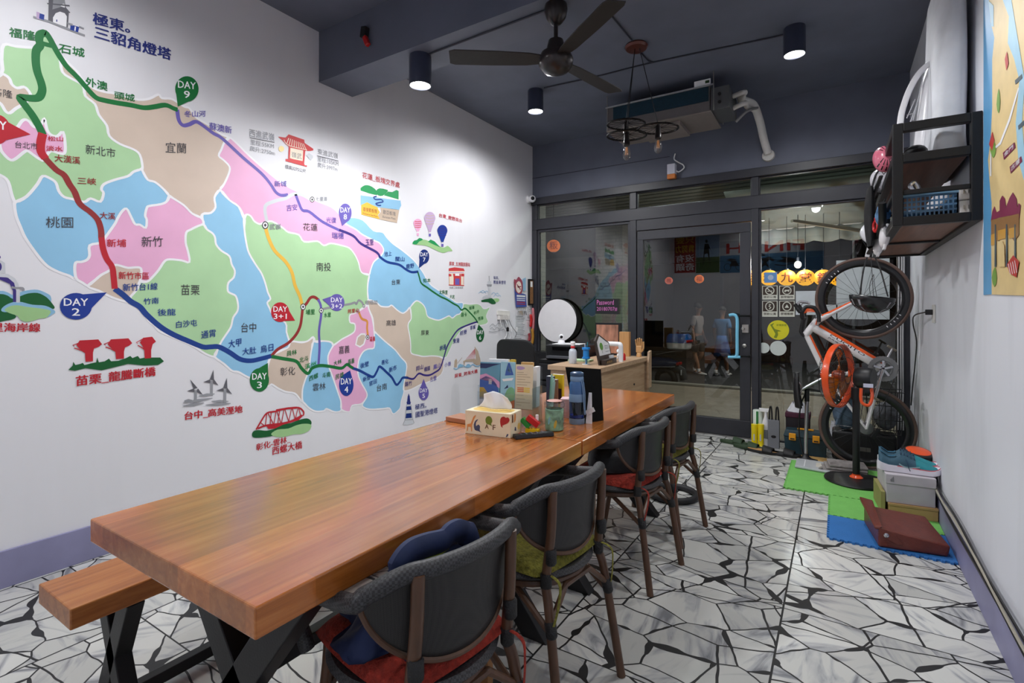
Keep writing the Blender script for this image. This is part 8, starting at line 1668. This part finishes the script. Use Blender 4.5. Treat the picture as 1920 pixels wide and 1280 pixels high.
hbr = B(MB().tube(smooth_path([(.30, -.34, 1.0), (.37, -.15, 1.02), (.40, 0, 1.0), (.37, .15, 1.02), (.30, .34, 1.0)], 5), .016, 8), 'handlebar', m_fb)
for k in (-1, 1): MB().ell((.36, .32 * k, 1.17), (.02, .065, .045), 12, 8).tube([(.34, .26 * k, 1.01), (.36, .31 * k, 1.15)], .006, 6).build('mirror', m_fb, hbr, world=False, smooth=True)
B(MB().ell((.44, 0, .98), (.06, .11, .07), 16, 10), 'headlight', M('lens_clear', (200, 206, 210), .1)); B(MB().box((-.86, 0, .56), (.05, .20, .06)), 'tail_light', M('red_lens', (176, 24, 26), .3), bevel=.015); B(MB().box((-.93, 0, .40), (.012, .17, .10)), 'licence_plate', m_wh); B(MB().tube([(-.74, 0, .50), (-.92, 0, .42), (-.96, 0, .25)], [.06, .05, .05], 10, flat=1.6), 'rear_fender', m_scg)
B(MB().tube(smooth_path([(-.45, .14, .72), (-.80, .10, .80), (-.92, 0, .81), (-.80, -.10, .80), (-.45, -.14, .72)], 5), .012, 8), 'grab_rail', m_ch)
tb = B(MB().rings([[Vec((-.86 + a * .205 * k, c_ * .21 * k, z)) for a, c_ in [(math.copysign(abs(math.cos(i * PI / 12)) ** .5, math.cos(i * PI / 12)), math.copysign(abs(math.sin(i * PI / 12)) ** .5, math.sin(i * PI / 12))) for i in range(24)]] for k, z in ((.80, .835), (.95, .86), (1, .95), (1, .965))]), 'top_box', m_scw)
MB().rings([[Vec((-.86 + a * .205 * k, c_ * .21 * k, z)) for a, c_ in [(math.copysign(abs(math.cos(i * PI / 12)) ** .5, math.cos(i * PI / 12)), math.copysign(abs(math.sin(i * PI / 12)) ** .5, math.sin(i * PI / 12))) for i in range(24)]] for k, z in ((1.02, .966), (1.03, 1.0), (.97, 1.09), (.80, 1.135))]).build('box_lid', M('scooter_blue', (36, 92, 168), .2, coat=.6), tb, world=False, smooth=True)
MB().box((-1.05, 0, 1.0), (.06, .30, .045)).build('box_reflector', M('red_lens', (176, 24, 26), .3), tb, world=False, bevel=.01)
q = Vec((3.6, 12.6, -.27)); t = thing('added_street_lamp', 'slim grey lamp post added beyond the right window to brighten the street', 'street lamp', q)  # lamp post added to light the people and scooter, mostly hidden behind the wheel
MB().lathe([(.07, 0), (.07, .3), (.04, .35), (.035, 4.4)], q, seg=14).build('post', m_scg, t, smooth=True); MB().tube([q + UP * 4.4, q + Vec((-.3, -.1, 4.65)), q + Vec((-.7, -.2, 4.7))], .03, 8).build('lamp_arm', m_scg, t, smooth=True); MB().box(q + Vec((-.85, -.25, 4.70)), (.4, .18, .08)).build('lamp_head', m_scg, t, bevel=.02); MB().box(q + Vec((-.85, -.25, 4.652)), (.3, .12, .012)).build('lamp_glow', M('tube_glow', (246, 250, 240), .4), t)
L_ = bpy.data.lights.new('street_fill_light', 'SPOT'); L_.energy = 900; L_.spot_size = 2.6; L_.spot_blend = 1; L_.shadow_soft_size = .12; L_.color = (1, .93, .82); lo = bpy.data.objects.new('street_fill_light', L_); COL.objects.link(lo); lo.parent = t; lo.location = (-.85, -.25, 4.6)
# building across the street
t = thing('street_building', 'dark shop building across the street with a wooden front and a lit window', 'building', (1.5, 17.9, -.27))
MB().bx((-8, 17.6, -.27), (14, 18.4, 7)).build('facade', M('dark_brown_facade', (58, 40, 30), .7, var=.2, scale=2), t)
for k in range(5): w = MB().bx((-5.5 + 3.4 * k, 17.55, .5), (-3.2 + 3.4 * k, 17.599, 2.4)).build('shop_window', m_fb, t); MB().bx((-5.4 + 3.4 * k, 17.53, .6), (-3.3 + 3.4 * k, 17.548, 2.3)).build('window_glass', M('dim_window', (70, 62, 48), .2, emit=.04 if k != 3 else .12), w)
MB().bx((-8, 17.3, 2.9), (14, 17.6, 3.3)).build('sign_band', M('sign_band', (90, 76, 62), .6), t)
# planter greenery beside the left window, outside
for k, (x, y) in enumerate(((.12, 7.2), (.52, 7.75))):
    t = thing('potted_plant', ('leafy potted plant outside the left window', 'leafy potted plant outside, nearer the door')[k], 'plant', (x, y, 0), 0, 'potted plants in the arcade')
    MB().lathe([(0, 0), (.12, 0), (.16, .28), (.17, .30), (.15, .30), (0, .27)], (x, y, -.004), seg=20, cap=False).build('pot', M('clay_pot', (120, 72, 50), .7), t, smooth=True)
    b = MB()
    for i in range(70):
        a_ = random.random() * 6.28; e_ = .2 + random.random() * 1.1; l_ = .15 + .3 * random.random(); d_ = Vec((math.cos(a_) * math.cos(e_), math.sin(a_) * math.cos(e_), math.sin(e_))); s_ = d_.cross(UP).normalized() * .035; o_ = Vec((x, y, .28)); P1, P2, P3 = o_ + d_ * l_ * .4, o_ + d_ * l_ * .75 - UP * .03, o_ + d_ * l_ - UP * .10
        b.add([o_, P1 + s_, P1 - s_, P2 + s_ * .8, P2 - s_ * .8, P3], [(0, 1, 2), (1, 3, 4, 2), (3, 5, 4)])
    b.build('leaves', M('dark_leaf', (44, 84, 40), .5, var=.3), t, kind='stuff')
# ------------------------------------------------------------------ rear wall seen only as a reflection in the glass
yr = RB + .001
t = thing('finish_banner', 'blue and grey banner lettered FINISH with runner, swimmer and cyclist silhouettes on the rear wall', 'banner', (2.6, yr, 1.55))
def rfl(px, py): # pixel in the mirror image of the rear wall
    p = ay(px, py, 2 * (RD + .013) - RB); return Vec((p.x, yr, p.z))
r0, r1 = rfl(1350, 512), rfl(1545, 440)
MB().bx((r0.x, yr, r0.z), (r1.x, yr + .004, r1.z)).build('banner_sheet', M('banner_blue', (70, 120, 160), .6), t)
MB().bx((r0.x, yr + .0041, r0.z + .55 * (r1.z - r0.z)), (r1.x, yr + .005, r1.z)).build('banner_sky', M('banner_grey', (190, 196, 204), .6), t)
b = MB(); g_ = lambda u, v, o=.0065: Vec((r1.x + (r0.x - r1.x) * u, yr + o, r0.z + (r1.z - r0.z) * v))
put_text(b, 'FINISH', g_(.18, .60), g_(.93, .60), g_(.18, .92), .03); b.build('banner_lettering', M('banner_red', (190, 50, 46), .6), t)
b = MB(); b.fill([g_(*p) for p in ((.50,.10),(.53,.28),(.50,.36),(.47,.30),(.45,.34),(.50,.46),(.56,.40),(.60,.42),(.56,.32),(.57,.22),(.62,.12),(.59,.10),(.54,.20))]); b.fill([g_(.555 + .014 * math.cos(i), .50 + .03 * math.sin(i)) for i in (0, 1.05, 2.1, 3.14, 4.2, 5.25)]); b.build('runner', m_fb, t)
b = MB(); b.fill([g_(*p) for p in ((.22,.26),(.30,.40),(.40,.44),(.36,.36),(.44,.30),(.34,.24))]); b.ribbon([g_(.20,.18), g_(.28,.22), g_(.36,.16), g_(.45,.2)], .02, (0, 1, 0)); b.build('swimmer', m_fb, t)
b = MB()
for u in (.80, .92): b.ribbon([g_(u + .035 * math.cos(i * PI / 8), .18 + .11 * math.sin(i * PI / 8)) for i in range(16)], .012, (0, 1, 0), closed=True)
b.fill([g_(*p) for p in ((.80,.2),(.84,.42),(.90,.46),(.93,.40),(.88,.34),(.90,.2),(.87,.2))]); b.build('cyclist', m_fb, t)
t = thing('slogan_poster', 'red poster with yellow and white slogan characters on the rear wall', 'poster', (1.6, yr, 1.5)); r0, r1 = rfl(1265, 512), rfl(1304, 440)
MB().bx((r0.x, yr, r0.z), (r1.x, yr + .004, r1.z)).build('poster_sheet', M('poster_red', (168, 40, 36), .6), t); b = MB(); put_text(b, '只要', g_(.06, .78), g_(.94, .78), g_(.06, .97), .03); put_text(b, '肯努力', g_(.06, .54), g_(.94, .54), g_(.06, .74), .03); b.build('yellow_lettering', M('slogan_yellow', (226, 190, 40), .6), t); b = MB(); put_text(b, '沒有', g_(.06, .28), g_(.94, .28), g_(.06, .48), .03); put_text(b, '奇蹟', g_(.06, .05), g_(.94, .05), g_(.06, .25), .03); b.build('white_lettering', m_wht, t)
t = thing('runner_photo', 'photograph of a runner on a green field on the rear wall', 'poster', (2.0, yr, 1.5)); r0, r1 = rfl(1305, 512), rfl(1349, 440)
MB().bx((r0.x, yr, r0.z), (r1.x, yr + .004, r1.z)).build('photo_sky', M('photo_sky', (150, 176, 206), .6), t); MB().bx((r0.x, yr + .0041, r0.z), (r1.x, yr + .005, r0.z + .42 * (r1.z - r0.z))).build('photo_field', M('photo_field', (70, 96, 50), .6), t); b = MB(); b.fill([g_(*p) for p in ((.40,.22),(.50,.52),(.62,.50),(.66,.22),(.70,.20),(.66,.6),(.62,.78),(.46,.78),(.36,.6),(.44,.66),(.42,.5),(.36,.2))]); b.fill([g_(.54 + .06 * math.cos(i), .85 + .05 * math.sin(i)) for i in (0, 1.05, 2.1, 3.14, 4.2, 5.25)]); b.build('photo_runner', m_fb, t)
